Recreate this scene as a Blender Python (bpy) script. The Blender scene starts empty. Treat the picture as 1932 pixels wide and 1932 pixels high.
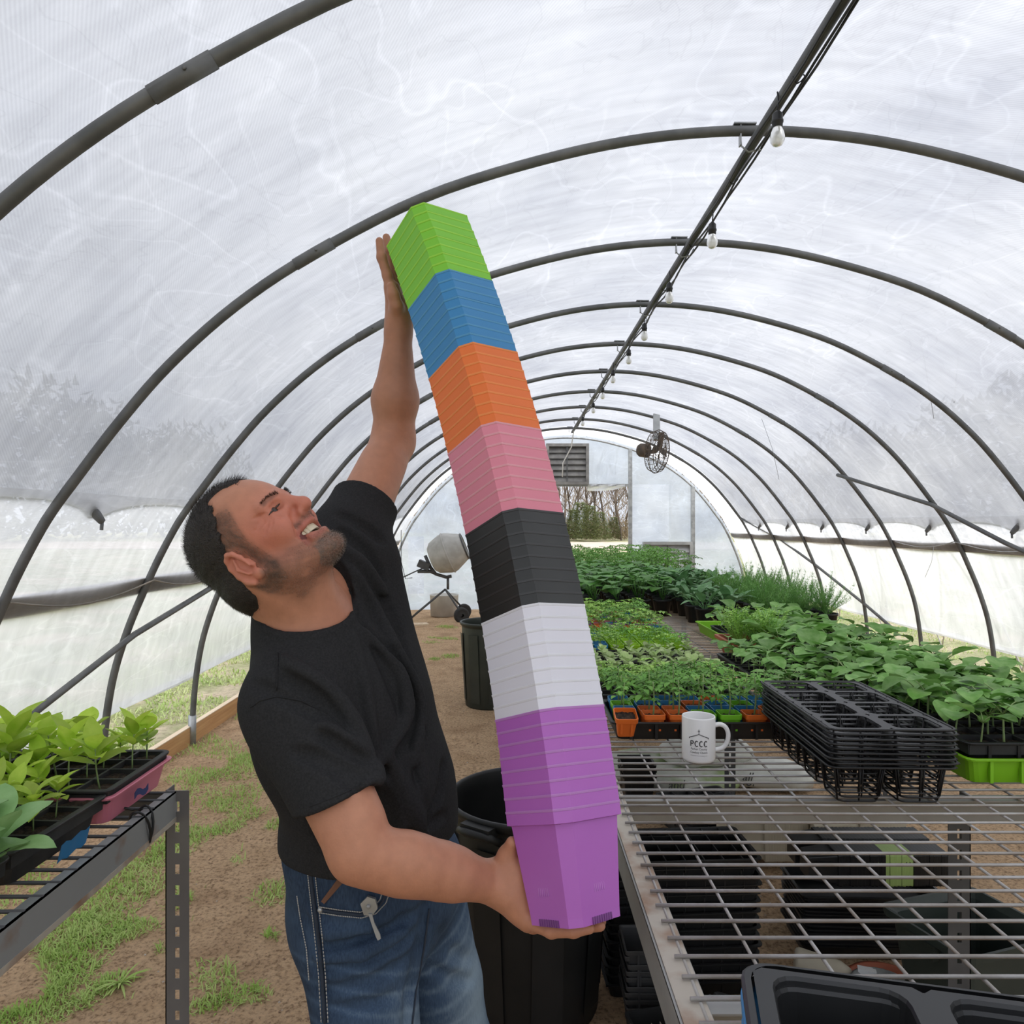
import bpy, bmesh, math, random
import numpy as np
from mathutils import Vector, Matrix, Euler

sc = bpy.context.scene
COL = sc.collection
PI = math.pi

# ------------------------------------------------------------------ camera
CAMH = 1.623
F = 1368.0
cam_d = bpy.data.cameras.new('camera')
cam = bpy.data.objects.new('camera', cam_d)
COL.objects.link(cam)
cam.location = (0, 0, CAMH)
cam.rotation_euler = (PI / 2, 0, 0)
cam_d.sensor_width = 36
cam_d.lens = 36 * F / 1932
cam_d.shift_x = -4 / 1932
cam_d.shift_y = 21 / 1932
cam_d.clip_start = 0.05
cam_d.clip_end = 500
sc.camera = cam

# ------------------------------------------------------------------ sky, sun, exposure
world = bpy.data.worlds.new('overcast_sky')
sc.world = world
world.use_nodes = True
wn = world.node_tree.nodes
wl = world.node_tree.links
wn.clear()
wo = wn.new('ShaderNodeOutputWorld')
bg = wn.new('ShaderNodeBackground')
tc = wn.new('ShaderNodeTexCoord')
sep = wn.new('ShaderNodeSeparateXYZ')
rmp = wn.new('ShaderNodeValToRGB')
nz = wn.new('ShaderNodeTexNoise')
nz.inputs['Scale'].default_value = 3.0
nz.inputs['Detail'].default_value = 4
mx = wn.new('ShaderNodeMix')
mx.data_type = 'RGBA'
mx.blend_type = 'MULTIPLY'
mx.inputs[0].default_value = 0.5
cr = rmp.color_ramp
cr.elements[0].position = 0.0
cr.elements[0].color = (0.32, 0.34, 0.38, 1)
cr.elements[1].position = 1.0
cr.elements[1].color = (1.0, 1.0, 1.02, 1)
e = cr.elements.new(0.35)
e.color = (0.50, 0.525, 0.58, 1)
r2 = wn.new('ShaderNodeValToRGB')
r2.color_ramp.elements[0].position = 0.3
r2.color_ramp.elements[0].color = (0.62, 0.66, 0.74, 1)
r2.color_ramp.elements[1].position = 0.65
wl.new(tc.outputs['Generated'], sep.inputs[0])
wl.new(sep.outputs['Z'], rmp.inputs[0])
wl.new(tc.outputs['Generated'], nz.inputs['Vector'])
wl.new(nz.outputs['Fac'], r2.inputs[0])
wl.new(rmp.outputs[0], mx.inputs[6])
wl.new(r2.outputs[0], mx.inputs[7])
wl.new(mx.outputs[2], bg.inputs[0])
bg.inputs[1].default_value = 1.85
wl.new(bg.outputs[0], wo.inputs[0])
sun_d = bpy.data.lights.new('sun', 'SUN')
sun_d.energy = 1.35
sun_d.angle = math.radians(35)
sun_d.color = (1.0, 0.98, 0.94)
sun = bpy.data.objects.new('sun', sun_d)
COL.objects.link(sun)
sun.rotation_euler = Vector((-.62, .50, -.80)).to_track_quat('-Z', 'Y').to_euler()
sun.location = (3, 3, 12)

vs = sc.view_settings
vs.view_transform = 'Standard'
vs.look = 'None'
vs.exposure = 0.60
vs.gamma = 1.0
vs.use_curve_mapping = False
cy = sc.cycles
cy.use_denoising = True
cy.max_bounces = 10
cy.diffuse_bounces = 5
cy.transparent_max_bounces = 16
cy.transmission_bounces = 8
cy.sample_clamp_indirect = 6

# ------------------------------------------------------------------ helpers
def W(px, py, y):
    """the point at depth y that the photograph shows at pixel (px, py)"""
    return Vector(((px - 970) * y / F, y, CAMH - (py - 987) * y / F))

def V(*a):
    return Vector(a)

def tag(o, label=None, cat=None, group=None, kind=None):
    if label: o['label'] = label
    if cat: o['category'] = cat
    if group: o['group'] = group
    if kind: o['kind'] = kind
    return o

def thing(name, label, cat, loc=(0, 0, 0), rz=0.0, group=None):
    o = bpy.data.objects.new(name, None)
    o.empty_display_size = 0.05
    COL.objects.link(o)
    o.location = loc
    o.rotation_euler = (0, 0, rz)
    return tag(o, label, cat, group)

ORD = ['first', 'second', 'third', 'fourth', 'fifth', 'sixth', 'seventh', 'eighth', 'ninth', 'tenth',
       'eleventh', 'twelfth', 'thirteenth', 'fourteenth', 'fifteenth', 'sixteenth']
def nth(i):
    if i < len(ORD): return ORD[i]
    n = i + 1
    suf = 'th' if 10 <= n % 100 <= 20 else {1: 'st', 2: 'nd', 3: 'rd'}.get(n % 10, 'th')
    return '%d%s' % (n, suf)

def copy_tree(o, parent=None):
    c = o.copy()
    COL.objects.link(c)
    if parent is not None:
        c.parent = parent
    for ch in o.children:
        copy_tree(ch, c)
    return c

def frame(d, up=None):
    d = Vector(d).normalized()
    if up is None:
        up = Vector((0, 0, 1)) if abs(d.z) < 0.9 else Vector((1, 0, 0))
    a = d.cross(up).normalized()
    b = a.cross(d).normalized()
    return a, b

class MB:
    def __init__(s):
        s.v = []
        s.f = []
        s.sm = []
    def add(s, vs_, fs_, smooth=False, M=None):
        n = len(s.v)
        if M is not None:
            vs_ = [M @ Vector(p) for p in vs_]
        s.v.extend([tuple(p) for p in vs_])
        s.f.extend([tuple(n + i for i in f) for f in fs_])
        s.sm.extend([smooth] * len(fs_))
        return s
    def box(s, lo, hi, M=None):
        x0, y0, z0 = lo
        x1, y1, z1 = hi
        vs_ = [(x0, y0, z0), (x1, y0, z0), (x1, y1, z0), (x0, y1, z0), (x0, y0, z1), (x1, y0, z1), (x1, y1, z1), (x0, y1, z1)]
        return s.add(vs_, [(0, 3, 2, 1), (4, 5, 6, 7), (0, 1, 5, 4), (1, 2, 6, 5), (2, 3, 7, 6), (3, 0, 4, 7)], False, M)
    def tube(s, pts, r, n=8, caps=True, closed=False, M=None):
        pts = [Vector(p) for p in pts]
        rs = r if isinstance(r, (list, tuple)) else [r] * len(pts)
        vs_, fs_ = [], []
        m = len(pts)
        a = None
        for i, p in enumerate(pts):
            if closed:
                d = pts[(i + 1) % m] - pts[(i - 1) % m]
            else:
                d = pts[min(i + 1, m - 1)] - pts[max(i - 1, 0)]
            if d.length < 1e-9: d = Vector((0, 0, 1))
            d.normalize()
            if a is None:
                a, b = frame(d)
            else:
                a = (a - d * a.dot(d))
                if a.length < 1e-6: a, b = frame(d)
                a.normalize()
                b = a.cross(d).normalized()
            for k in range(n):
                t = 2 * PI * k / n
                vs_.append(p + (a * math.cos(t) + b * math.sin(t)) * rs[i])
        rng = m if closed else m - 1
        for i in range(rng):
            j = (i + 1) % m
            for k in range(n):
                k2 = (k + 1) % n
                fs_.append((i * n + k, j * n + k, j * n + k2, i * n + k2))
        if caps and not closed:
            fs_.append(tuple(range(n)))
            fs_.append(tuple((m - 1) * n + k for k in reversed(range(n))))
        return s.add(vs_, fs_, True, M)
    def lathe(s, prof, n=24, M=None, smooth=True, capb=False, capt=False):
        vs_, fs_ = [], []
        for (r, z) in prof:
            for k in range(n):
                t = 2 * PI * k / n
                vs_.append((r * math.cos(t), r * math.sin(t), z))
        for i in range(len(prof) - 1):
            for k in range(n):
                k2 = (k + 1) % n
                fs_.append((i * n + k, i * n + k2, (i + 1) * n + k2, (i + 1) * n + k))
        if capb: fs_.append(tuple(reversed(range(n))))
        if capt: fs_.append(tuple((len(prof) - 1) * n + k for k in range(n)))
        return s.add(vs_, fs_, smooth, M)
    def grid(s, P, smooth=True, M=None):
        a, b = len(P), len(P[0])
        vs_ = [q for row in P for q in row]
        fs_ = [(i * b + j, i * b + j + 1, (i + 1) * b + j + 1, (i + 1) * b + j) for i in range(a - 1) for j in range(b - 1)]
        return s.add(vs_, fs_, smooth, M)
    def loft(s, rings, M=None, smooth=False, capb=False, capt=False):
        n = len(rings[0])
        vs_ = [q for r in rings for q in r]
        fs_ = []
        for i in range(len(rings) - 1):
            for k in range(n):
                k2 = (k + 1) % n
                fs_.append((i * n + k, i * n + k2, (i + 1) * n + k2, (i + 1) * n + k))
        if capb: fs_.append(tuple(reversed(range(n))))
        if capt: fs_.append(tuple((len(rings) - 1) * n + k for k in range(n)))
        return s.add(vs_, fs_, smooth, M)
    def mesh(s, name, mat, off=None):
        me = bpy.data.meshes.new(name)
        v = s.v
        if off is not None:
            v = [(p[0] - off[0], p[1] - off[1], p[2] - off[2]) for p in v]
        me.from_pydata(v, [], s.f)
        me.materials.append(mat)
        me.polygons.foreach_set('use_smooth', s.sm)
        me.update()
        return me
    def build(s, name, mat, parent=None, world=False):
        """world=True: the vertices are world points (parents must be unrotated)"""
        off = None
        if world and parent is not None:
            off = Vector((0, 0, 0))
            q = parent
            while q is not None:
                off = off + q.location
                q = q.parent
        o = bpy.data.objects.new(name, s.mesh(name, mat, off))
        COL.objects.link(o)
        if parent is not None: o.parent = parent
        return o

def T(x, y, z): return Matrix.Translation((x, y, z))
def RZ(a): return Matrix.Rotation(a, 4, 'Z')
def RX(a): return Matrix.Rotation(a, 4, 'X')
def RY(a): return Matrix.Rotation(a, 4, 'Y')

def rrect(hx, hy, r, n=4):
    """rounded rectangle outline"""
    out = []
    for (cx, cy_, a0) in ((hx - r, hy - r, 0), (-hx + r, hy - r, PI / 2), (-hx + r, -hy + r, PI), (hx - r, -hy + r, 3 * PI / 2)):
        for k in range(n + 1):
            a = a0 + PI / 2 * k / n
            out.append((cx + r * math.cos(a), cy_ + r * math.sin(a)))
    return out

# ------------------------------------------------------------------ materials
def mat(name, c1, rough=0.6, c2=None, scale=8.0, bump=0.0, bscale=None, metal=0.0, spec=0.5, detail=4, ramp=(0.35, 0.65), stretch=None, trans=0.0, sss=0.0, obj_rand=0.0):
    m = bpy.data.materials.new(name)
    m.use_nodes = True
    nt = m.node_tree
    N, L = nt.nodes, nt.links
    N.clear()
    out = N.new('ShaderNodeOutputMaterial')
    p = N.new('ShaderNodeBsdfPrincipled')
    p.inputs['Roughness'].default_value = rough
    p.inputs['Metallic'].default_value = metal
    p.inputs['Specular IOR Level'].default_value = spec
    if sss:
        p.inputs['Subsurface Weight'].default_value = sss
        p.inputs['Subsurface Radius'].default_value = (0.012, 0.005, 0.003)
        p.inputs['Subsurface Scale'].default_value = 1.0
    t = N.new('ShaderNodeTexCoord')
    vec = t.outputs['Object']
    if stretch:
        mp = N.new('ShaderNodeMapping')
        mp.inputs['Scale'].default_value = stretch
        L.new(vec, mp.inputs[0])
        vec = mp.outputs[0]
    col = None
    n1 = N.new('ShaderNodeTexNoise')
    n1.inputs['Scale'].default_value = scale
    n1.inputs['Detail'].default_value = detail
    L.new(vec, n1.inputs['Vector'])
    r = N.new('ShaderNodeValToRGB')
    r.color_ramp.elements[0].position = ramp[0]
    r.color_ramp.elements[1].position = ramp[1]
    c2 = c2 or tuple(min(1, x * 0.85) for x in c1)
    r.color_ramp.elements[0].color = (*c1, 1)
    r.color_ramp.elements[1].color = (*c2, 1)
    L.new(n1.outputs['Fac'], r.inputs[0])
    col = r.outputs[0]
    if obj_rand:
        oi = N.new('ShaderNodeObjectInfo')
        hs = N.new('ShaderNodeHueSaturation')
        mr = N.new('ShaderNodeMapRange')
        mr.inputs[3].default_value = 1 - obj_rand
        mr.inputs[4].default_value = 1 + obj_rand
        L.new(oi.outputs['Random'], mr.inputs[0])
        L.new(mr.outputs[0], hs.inputs['Value'])
        L.new(col, hs.inputs['Color'])
        col = hs.outputs[0]
    L.new(col, p.inputs['Base Color'])
    if bump:
        n2 = N.new('ShaderNodeTexNoise')
        n2.inputs['Scale'].default_value = bscale or scale * 3
        n2.inputs['Detail'].default_value = 5
        L.new(vec, n2.inputs['Vector'])
        b = N.new('ShaderNodeBump')
        b.inputs['Strength'].default_value = bump
        b.inputs['Distance'].default_value = 0.01
        L.new(n2.outputs['Fac'], b.inputs['Height'])
        L.new(b.outputs[0], p.inputs['Normal'])
    if trans:
        tr = N.new('ShaderNodeBsdfTranslucent')
        ms = N.new('ShaderNodeMixShader')
        ms.inputs[0].default_value = trans
        L.new(col, tr.inputs[0])
        L.new(p.outputs[0], ms.inputs[1])
        L.new(tr.outputs[0], ms.inputs[2])
        L.new(ms.outputs[0], out.inputs[0])
    else:
        L.new(p.outputs[0], out.inputs[0])
    m['_p'] = 1
    return m

def film_mat(name, c1, c2, clear=0.1, refl=0.25, scale=2.0, stretch=(1, 1, 1), bump=0.3, gloss=0.04, weave=0.0, wrinkle=6.0, ramp=(0.3, 0.7)):
    """thin translucent sheet: scatters light through, a little passes straight"""
    m = bpy.data.materials.new(name)
    m.use_nodes = True
    nt = m.node_tree
    N, L = nt.nodes, nt.links
    N.clear()
    out = N.new('ShaderNodeOutputMaterial')
    t = N.new('ShaderNodeTexCoord')
    mp = N.new('ShaderNodeMapping')
    mp.inputs['Scale'].default_value = stretch
    L.new(t.outputs['Object'], mp.inputs[0])
    n1 = N.new('ShaderNodeTexNoise')
    n1.inputs['Scale'].default_value = scale
    n1.inputs['Detail'].default_value = 6
    n1.inputs['Roughness'].default_value = 0.6
    L.new(mp.outputs[0], n1.inputs['Vector'])
    r = N.new('ShaderNodeValToRGB')
    r.color_ramp.elements[0].position = ramp[0]
    r.color_ramp.elements[1].position = ramp[1]
    r.color_ramp.elements[0].color = (*c1, 1)
    r.color_ramp.elements[1].color = (*c2, 1)
    L.new(n1.outputs['Fac'], r.inputs[0])
    col = r.outputs[0]
    n2 = N.new('ShaderNodeTexNoise')
    n2.inputs['Scale'].default_value = wrinkle
    n2.inputs['Detail'].default_value = 8
    n2.inputs['Roughness'].default_value = 0.65
    n2.inputs['Distortion'].default_value = 0.6
    L.new(mp.outputs[0], n2.inputs['Vector'])
    bp = N.new('ShaderNodeBump')
    bp.inputs['Strength'].default_value = bump
    bp.inputs['Distance'].default_value = 0.02
    L.new(n2.outputs['Fac'], bp.inputs['Height'])
    # wrinkle light and shade painted as thin crease lines, and broader streaks
    for (sc_, dist, rot, wid, amp, seed) in ((2.4, 0.5, 0.5, 0.014, 1.08, 0.0), (4.5, 0.7, -0.4, 0.012, 0.93, 7.0), (1.3, 0.35, 1.1, 0.008, 1.11, 3.0)):
        st = N.new('ShaderNodeTexNoise')
        st.inputs['Scale'].default_value = sc_
        st.inputs['Detail'].default_value = 2.5
        st.inputs['Distortion'].default_value = dist
        mps = N.new('ShaderNodeMapping')
        mps.inputs['Location'].default_value = (seed, seed * 2, 0)
        mps.inputs['Scale'].default_value = (0.8, 0.55, 1.7)
        mps.inputs['Rotation'].default_value = (rot, 0.2, rot * .6)
        L.new(t.outputs['Object'], mps.inputs[0])
        L.new(mps.outputs[0], st.inputs['Vector'])
        sb = N.new('ShaderNodeMath'); sb.operation = 'SUBTRACT'; sb.inputs[1].default_value = 0.5
        ab = N.new('ShaderNodeMath'); ab.operation = 'ABSOLUTE'
        L.new(st.outputs['Fac'], sb.inputs[0]); L.new(sb.outputs[0], ab.inputs[0])
        sr = N.new('ShaderNodeMapRange')
        sr.inputs[1].default_value = 0.0
        sr.inputs[2].default_value = wid
        sr.inputs[3].default_value = amp
        sr.inputs[4].default_value = 1.0
        L.new(ab.outputs[0], sr.inputs[0])
        ms_ = N.new('ShaderNodeMix')
        ms_.data_type = 'RGBA'
        ms_.blend_type = 'MULTIPLY'
        ms_.inputs[0].default_value = 1
        L.new(col, ms_.inputs[6])
        L.new(sr.outputs[0], ms_.inputs[7])
        col = ms_.outputs[2]
    sk = N.new('ShaderNodeTexNoise')
    sk.inputs['Scale'].default_value = 7.0
    sk.inputs['Detail'].default_value = 6
    mpk = N.new('ShaderNodeMapping')
    mpk.inputs['Scale'].default_value = (0.35, 2.2, 0.6)
    mpk.inputs['Rotation'].default_value = (0.0, 0.0, 0.35)
    L.new(t.outputs['Object'], mpk.inputs[0]); L.new(mpk.outputs[0], sk.inputs['Vector'])
    sr = N.new('ShaderNodeMapRange'); sr.inputs[1].default_value = 0.3; sr.inputs[2].default_value = 0.7; sr.inputs[3].default_value = 0.90; sr.inputs[4].default_value = 1.07
    L.new(sk.outputs['Fac'], sr.inputs[0])
    ms_ = N.new('ShaderNodeMix'); ms_.data_type = 'RGBA'; ms_.blend_type = 'MULTIPLY'; ms_.inputs[0].default_value = 1
    L.new(col, ms_.inputs[6]); L.new(sr.outputs[0], ms_.inputs[7])
    col = ms_.outputs[2]
    if weave:
        wv = N.new('ShaderNodeTexWave')
        wv.inputs['Scale'].default_value = 38
        wv.inputs['Distortion'].default_value = 0.15
        wv.bands_direction = 'DIAGONAL'
        L.new(t.outputs['Object'], wv.inputs['Vector'])
        w2 = N.new('ShaderNodeMapRange')
        w2.inputs[3].default_value = 1 - weave
        w2.inputs[4].default_value = 1.0
        L.new(wv.outputs['Fac'], w2.inputs[0])
        mm = N.new('ShaderNodeMix')
        mm.data_type = 'RGBA'
        mm.blend_type = 'MULTIPLY'
        mm.inputs[0].default_value = 1
        L.new(col, mm.inputs[6])
        L.new(w2.outputs[0], mm.inputs[7])
        col = mm.outputs[2]
    tr = N.new('ShaderNodeBsdfTranslucent')
    df = N.new('ShaderNodeBsdfDiffuse')
    tp = N.new('ShaderNodeBsdfTransparent')
    gl = N.new('ShaderNodeBsdfGlossy')
    gl.inputs['Roughness'].default_value = 0.3
    for b in (tr, df, gl):
        L.new(bp.outputs[0], b.inputs['Normal'])
    L.new(col, tr.inputs[0])
    L.new(col, df.inputs[0])
    m1 = N.new('ShaderNodeMixShader'); m1.inputs[0].default_value = refl
    L.new(tr.outputs[0], m1.inputs[1]); L.new(df.outputs[0], m1.inputs[2])
    m2 = N.new('ShaderNodeMixShader'); m2.inputs[0].default_value = gloss
    L.new(m1.outputs[0], m2.inputs[1]); L.new(gl.outputs[0], m2.inputs[2])
    m3 = N.new('ShaderNodeMixShader'); m3.inputs[0].default_value = clear
    L.new(m2.outputs[0], m3.inputs[1]); L.new(tp.outputs[0], m3.inputs[2])
    L.new(m3.outputs[0], out.inputs[0])
    return m

M = {}
M['roof'] = film_mat('woven_roof_cover', (0.52, 0.525, 0.54), (0.35, 0.36, 0.39), clear=0.09, refl=0.20, scale=1.1, stretch=(1, 0.8, 1), bump=0.35, weave=0.10, wrinkle=2.2)
M['side'] = film_mat('white_side_film', (0.84, 0.84, 0.84), (0.68, 0.69, 0.71), clear=0.20, refl=0.12, scale=1.5, stretch=(1, 0.5, 2.2), bump=0.3, wrinkle=2.5)
M['curtain'] = film_mat('curtain_film', (0.90, 0.90, 0.88), (0.70, 0.71, 0.72), clear=0.18, refl=0.12, scale=1.2, stretch=(1, 1, 0.6), bump=0.35, wrinkle=2.0)
M['end'] = film_mat('end_wall_film', (0.84, 0.89, 0.98), (0.58, 0.65, 0.80), clear=0.14, refl=0.12, scale=0.8, stretch=(1, 1, 1), bump=0.35, wrinkle=1.4, gloss=0.06)
M['endw'] = film_mat('end_wall_sheet', (0.98, 0.98, 1.0), (0.90, 0.92, 0.97), clear=0.05, refl=0.1, scale=0.8, bump=0.25, wrinkle=1.6)
M['pipe'] = mat('galvanised_pipe', (0.105, 0.108, 0.108), 0.5, (0.16, 0.162, 0.16), scale=9, metal=0.35, bump=0.08, bscale=40)
M['galv'] = mat('galvanised_steel', (0.42, 0.43, 0.43), 0.42, (0.28, 0.29, 0.29), scale=14, metal=0.6, bump=0.06, bscale=60)
M['alu'] = mat('grey_louver_metal', (0.42, 0.43, 0.43), 0.5, (0.30, 0.31, 0.31), scale=5, metal=0.3)
M['wood'] = mat('new_pine', (0.62, 0.36, 0.16), 0.75, (0.48, 0.25, 0.10), scale=3, stretch=(6, 0.6, 14), bump=0.15)
M['woodtop'] = mat('pale_pine', (0.72, 0.58, 0.42), 0.8, (0.60, 0.46, 0.32), scale=3, stretch=(6, 0.6, 14))
M['board'] = mat('weathered_board', (0.30, 0.26, 0.21), 0.85, (0.17, 0.16, 0.14), scale=2.2, stretch=(4, 0.5, 9), bump=0.2)
M['steelrod'] = mat('grating_rod', (0.42, 0.41, 0.40), 0.5, (0.28, 0.25, 0.22), scale=9, metal=0.35, bump=0.15, bscale=90)
M['bench'] = mat('grey_bench_steel', (0.30, 0.30, 0.29), 0.55, (0.23, 0.225, 0.21), scale=6, metal=0.2, bump=0.06)
M['rust'] = mat('rusty_steel', (0.42, 0.38, 0.32), 0.7, (0.24, 0.13, 0.07), scale=12, metal=0.1, bump=0.1, ramp=(0.45, 0.7))
M['darksteel'] = mat('dark_grey_steel', (0.045, 0.047, 0.05), 0.5, (0.07, 0.07, 0.072), scale=10)
M['black'] = mat('black_plastic', (0.009, 0.0095, 0.010), 0.42, (0.016, 0.016, 0.016), scale=10, spec=0.4)
M['blackdusty'] = mat('dusty_black_plastic', (0.02, 0.02, 0.021), 0.6, (0.05, 0.047, 0.043), scale=12, ramp=(0.45, 0.75))
M['rubber'] = mat('black_rubber', (0.02, 0.02, 0.02), 0.7)
M['soil'] = mat('potting_soil', (0.055, 0.032, 0.020), 0.95, (0.016, 0.010, 0.007), scale=90, bump=0.9, bscale=120, ramp=(0.4, 0.6))
M['white'] = mat('white_glaze', (0.80, 0.80, 0.79), 0.22, (0.77, 0.77, 0.76), scale=3)
M['ink'] = mat('black_print', (0.03, 0.03, 0.03), 0.5)
LOWRES = False
# ================================================================== GROUND
rnd = random.Random(7)
def pw(x, pts):
    for (x0, y0), (x1, y1) in zip(pts, pts[1:]):
        if x <= x1:
            t = max(0.0, (x - x0) / (x1 - x0))
            return y0 + (y1 - y0) * t
    return pts[-1][1]

def gz(x, y):
    """gentle level of the dirt floor"""
    h = 0.012 * math.sin(x * 1.7 + y * 0.9) + 0.010 * math.sin(x * 3.1 - y * 2.3 + 1)
    return h - 0.012 - 0.05 * max(0.0, min(1.0, (-x - 0.9) / 1.4))

def ground_mat(name, inside):
    m = bpy.data.materials.new(name)
    m.use_nodes = True
    N, L = m.node_tree.nodes, m.node_tree.links
    p = N['Principled BSDF']
    p.inputs['Roughness'].default_value = 0.95
    p.inputs['Specular IOR Level'].default_value = 0.15
    t = N.new('ShaderNodeTexCoord')
    def noise(scale, detail=6, rough=0.6):
        n = N.new('ShaderNodeTexNoise')
        n.inputs['Scale'].default_value = scale
        n.inputs['Detail'].default_value = detail
        n.inputs['Roughness'].default_value = rough
        L.new(t.outputs['Object'], n.inputs['Vector'])
        return n
    def ramp(src, stops):
        r = N.new('ShaderNodeValToRGB')
        el = r.color_ramp.elements
        el[0].position, el[0].color = stops[0][0], (*stops[0][1], 1)
        el[1].position, el[1].color = stops[-1][0], (*stops[-1][1], 1)
        for q, c in stops[1:-1]:
            x = el.new(q); x.color = (*c, 1)
        L.new(src, r.inputs[0])
        return r
    if inside:
        a = ramp(noise(2.3).outputs['Fac'], [(0.3, (0.43, 0.285, 0.165)), (0.5, (0.57, 0.395, 0.245)), (0.7, (0.37, 0.24, 0.14))])
        b = ramp(noise(60, 8, 0.7).outputs['Fac'], [(0.35, (0.42, 0.38, 0.34)), (0.5, (1.0, 1.0, 1.0)), (0.72, (1.25, 1.2, 1.15))])
    else:
        a = ramp(noise(0.9).outputs['Fac'], [(0.3, (0.25, 0.28, 0.12)), (0.50, (0.34, 0.34, 0.19)), (0.60, (0.52, 0.44, 0.32)), (0.75, (0.42, 0.32, 0.23))])
        b = ramp(noise(24, 8, 0.7).outputs['Fac'], [(0.3, (0.55, 0.55, 0.5)), (0.5, (1, 1, 1)), (0.75, (1.3, 1.3, 1.2))])
    mm = N.new('ShaderNodeMix'); mm.data_type = 'RGBA'; mm.blend_type = 'MULTIPLY'; mm.inputs[0].default_value = 1
    L.new(a.outputs[0], mm.inputs[6]); L.new(b.outputs[0], mm.inputs[7])
    L.new(mm.outputs[2], p.inputs['Base Color'])
    bn = noise(35, 10, 0.7)
    bp = N.new('ShaderNodeBump'); bp.inputs['Strength'].default_value = 0.9; bp.inputs['Distance'].default_value = 0.03
    L.new(bn.outputs['Fac'], bp.inputs['Height']); L.new(bp.outputs[0], p.inputs['Normal'])
    return m

M['dirt'] = ground_mat('brown_dirt', True)
M['lawn'] = ground_mat('thin_lawn', False)
M['path'] = mat('pale_gravel_path', (0.58, 0.48, 0.40), 0.95, (0.45, 0.36, 0.29), scale=1.5)

mb = MB()
xs = [-2.47 + 6.98 * i / 90 for i in range(91)]
ys = [-2.5 + 16.4 * j / 180 for j in range(181)]
mb.grid([[(x, y, gz(x, y) + rnd.uniform(-.003, .003)) for x in xs] for y in ys])
mb.f = [f[::-1] for f in mb.f]
tag(mb.build('floor', M['dirt']), 'brown bare dirt floor of the greenhouse', kind='structure')
mb = MB()
for (x0, x1, y0, y1) in ((-70, -2.47, -30, 130), (4.51, 70, -30, 130), (-2.47, 4.51, 13.9, 130), (-2.47, 4.51, -30, -2.5)):
    mb.add([(x0, y0, -.06), (x1, y0, -.06), (x1, y1, -.06), (x0, y1, -.06)], [(0, 1, 2, 3)])
tag(mb.build('outside_ground', M['lawn']), kind='structure')
mb = MB()
mb.add([(-60, 48, -.04), (60, 44, -.04), (60, 62, -.04), (-60, 66, -.04)], [(0, 1, 2, 3)])
tag(mb.build('gravel_path', M['path']), kind='structure')

# ================================================================== HOOPS
RX0 = 1.015
PROF = [(0, 3.29), (.45, 3.258), (.9, 3.165), (1.4, 3.005), (1.87, 2.765), (2.2, 2.545), (2.48, 2.295), (2.69, 2.055), (2.87, 1.82),
        (3.0, 1.64), (3.12, 1.42), (3.22, 1.2), (3.31, .98), (3.39, .72), (3.44, .42), (3.465, .1), (3.47, -.1)]
def catmull(pts, n=6):
    out = []
    P = [pts[0]] + list(pts) + [pts[-1]]
    for i in range(1, len(P) - 2):
        p0, p1, p2, p3 = [np.array(q, float) for q in P[i - 1:i + 3]]
        for k in range(n):
            t = k / n
            out.append(tuple(0.5 * (2 * p1 + (p2 - p0) * t + (2 * p0 - 5 * p1 + 4 * p2 - p3) * t * t + (3 * p1 - p0 - 3 * p2 + p3) * t ** 3)))
    out.append(tuple(map(float, pts[-1])))
    return out
half = PROF[::-1] + [(-u, z) for u, z in PROF[1:]]
ARC = catmull(half, 5)                       # from right foot over the ridge to the left foot, (u, z)
ARC = [(u, z) for u, z in ARC]
S = 1.22
HY = [1.86 + S * i for i in range(9)] + [12.72]
def half_u(z):
    pr = sorted([(zz, uu) for uu, zz in PROF])
    for (z0, u0), (z1, u1) in zip(pr, pr[1:]):
        if z <= z1:
            return u0 + (u1 - u0) * (z - z0) / (z1 - z0)
    return 0
for i, y in enumerate(HY):
    lab = 'curved grey pipe hoop, %s of the row counted from the camera' % nth(i)
    if i == 9: lab = 'curved grey pipe hoop farthest away, at the edge of the bright end bay'
    t = thing('pipe_hoop', lab, 'hoop', (RX0, y, 0), 0, 'pipe hoops carrying the roof')
    mb = MB().tube([(u, 0, z) for u, z in ARC], 0.0215, 10)
    mb.build('pipe', M['pipe'], t)
    for sgn in (-1, 1):
        c = MB()
        pts = [(u, 0, z) for u, z in ARC if 1.74 < sgn * u < 1.96]
        if len(pts) < 2:
            pts = [(sgn * 1.76, 0, 2.825), (sgn * 1.94, 0, 2.727)]
        c.tube(pts, 0.0245, 10)
        c.tube([(sgn * 1.85 , -.024, 2.775), (sgn * 1.85, -.029, 2.775)], 0.006, 6)
        c.build('coupler', M['pipe'], t)
    for sgn in (-1, 1):
        MB().tube([(sgn * 3.468, 0, -.1), (sgn * 3.465, 0, .16)], 0.029, 10).build('foot_sleeve', M['galv'], t)
    # hanger that ties the ridge pipe under the hoop
    h = MB()
    h.tube([(-.05, 0, 3.315), (-.055, 0, 3.27), (-.05, 0, 3.225), (-.02, 0, 3.20), (.03, 0, 3.21), (.05, 0, 3.25)], 0.004, 6)
    h.box((-.085, -.018, 3.312), (.01, .018, 3.318))
    h.box((-.058, -.012, 3.225), (-.052, .012, 3.315))
    h.build('hanger_strap', M['galv'], t)

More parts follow.
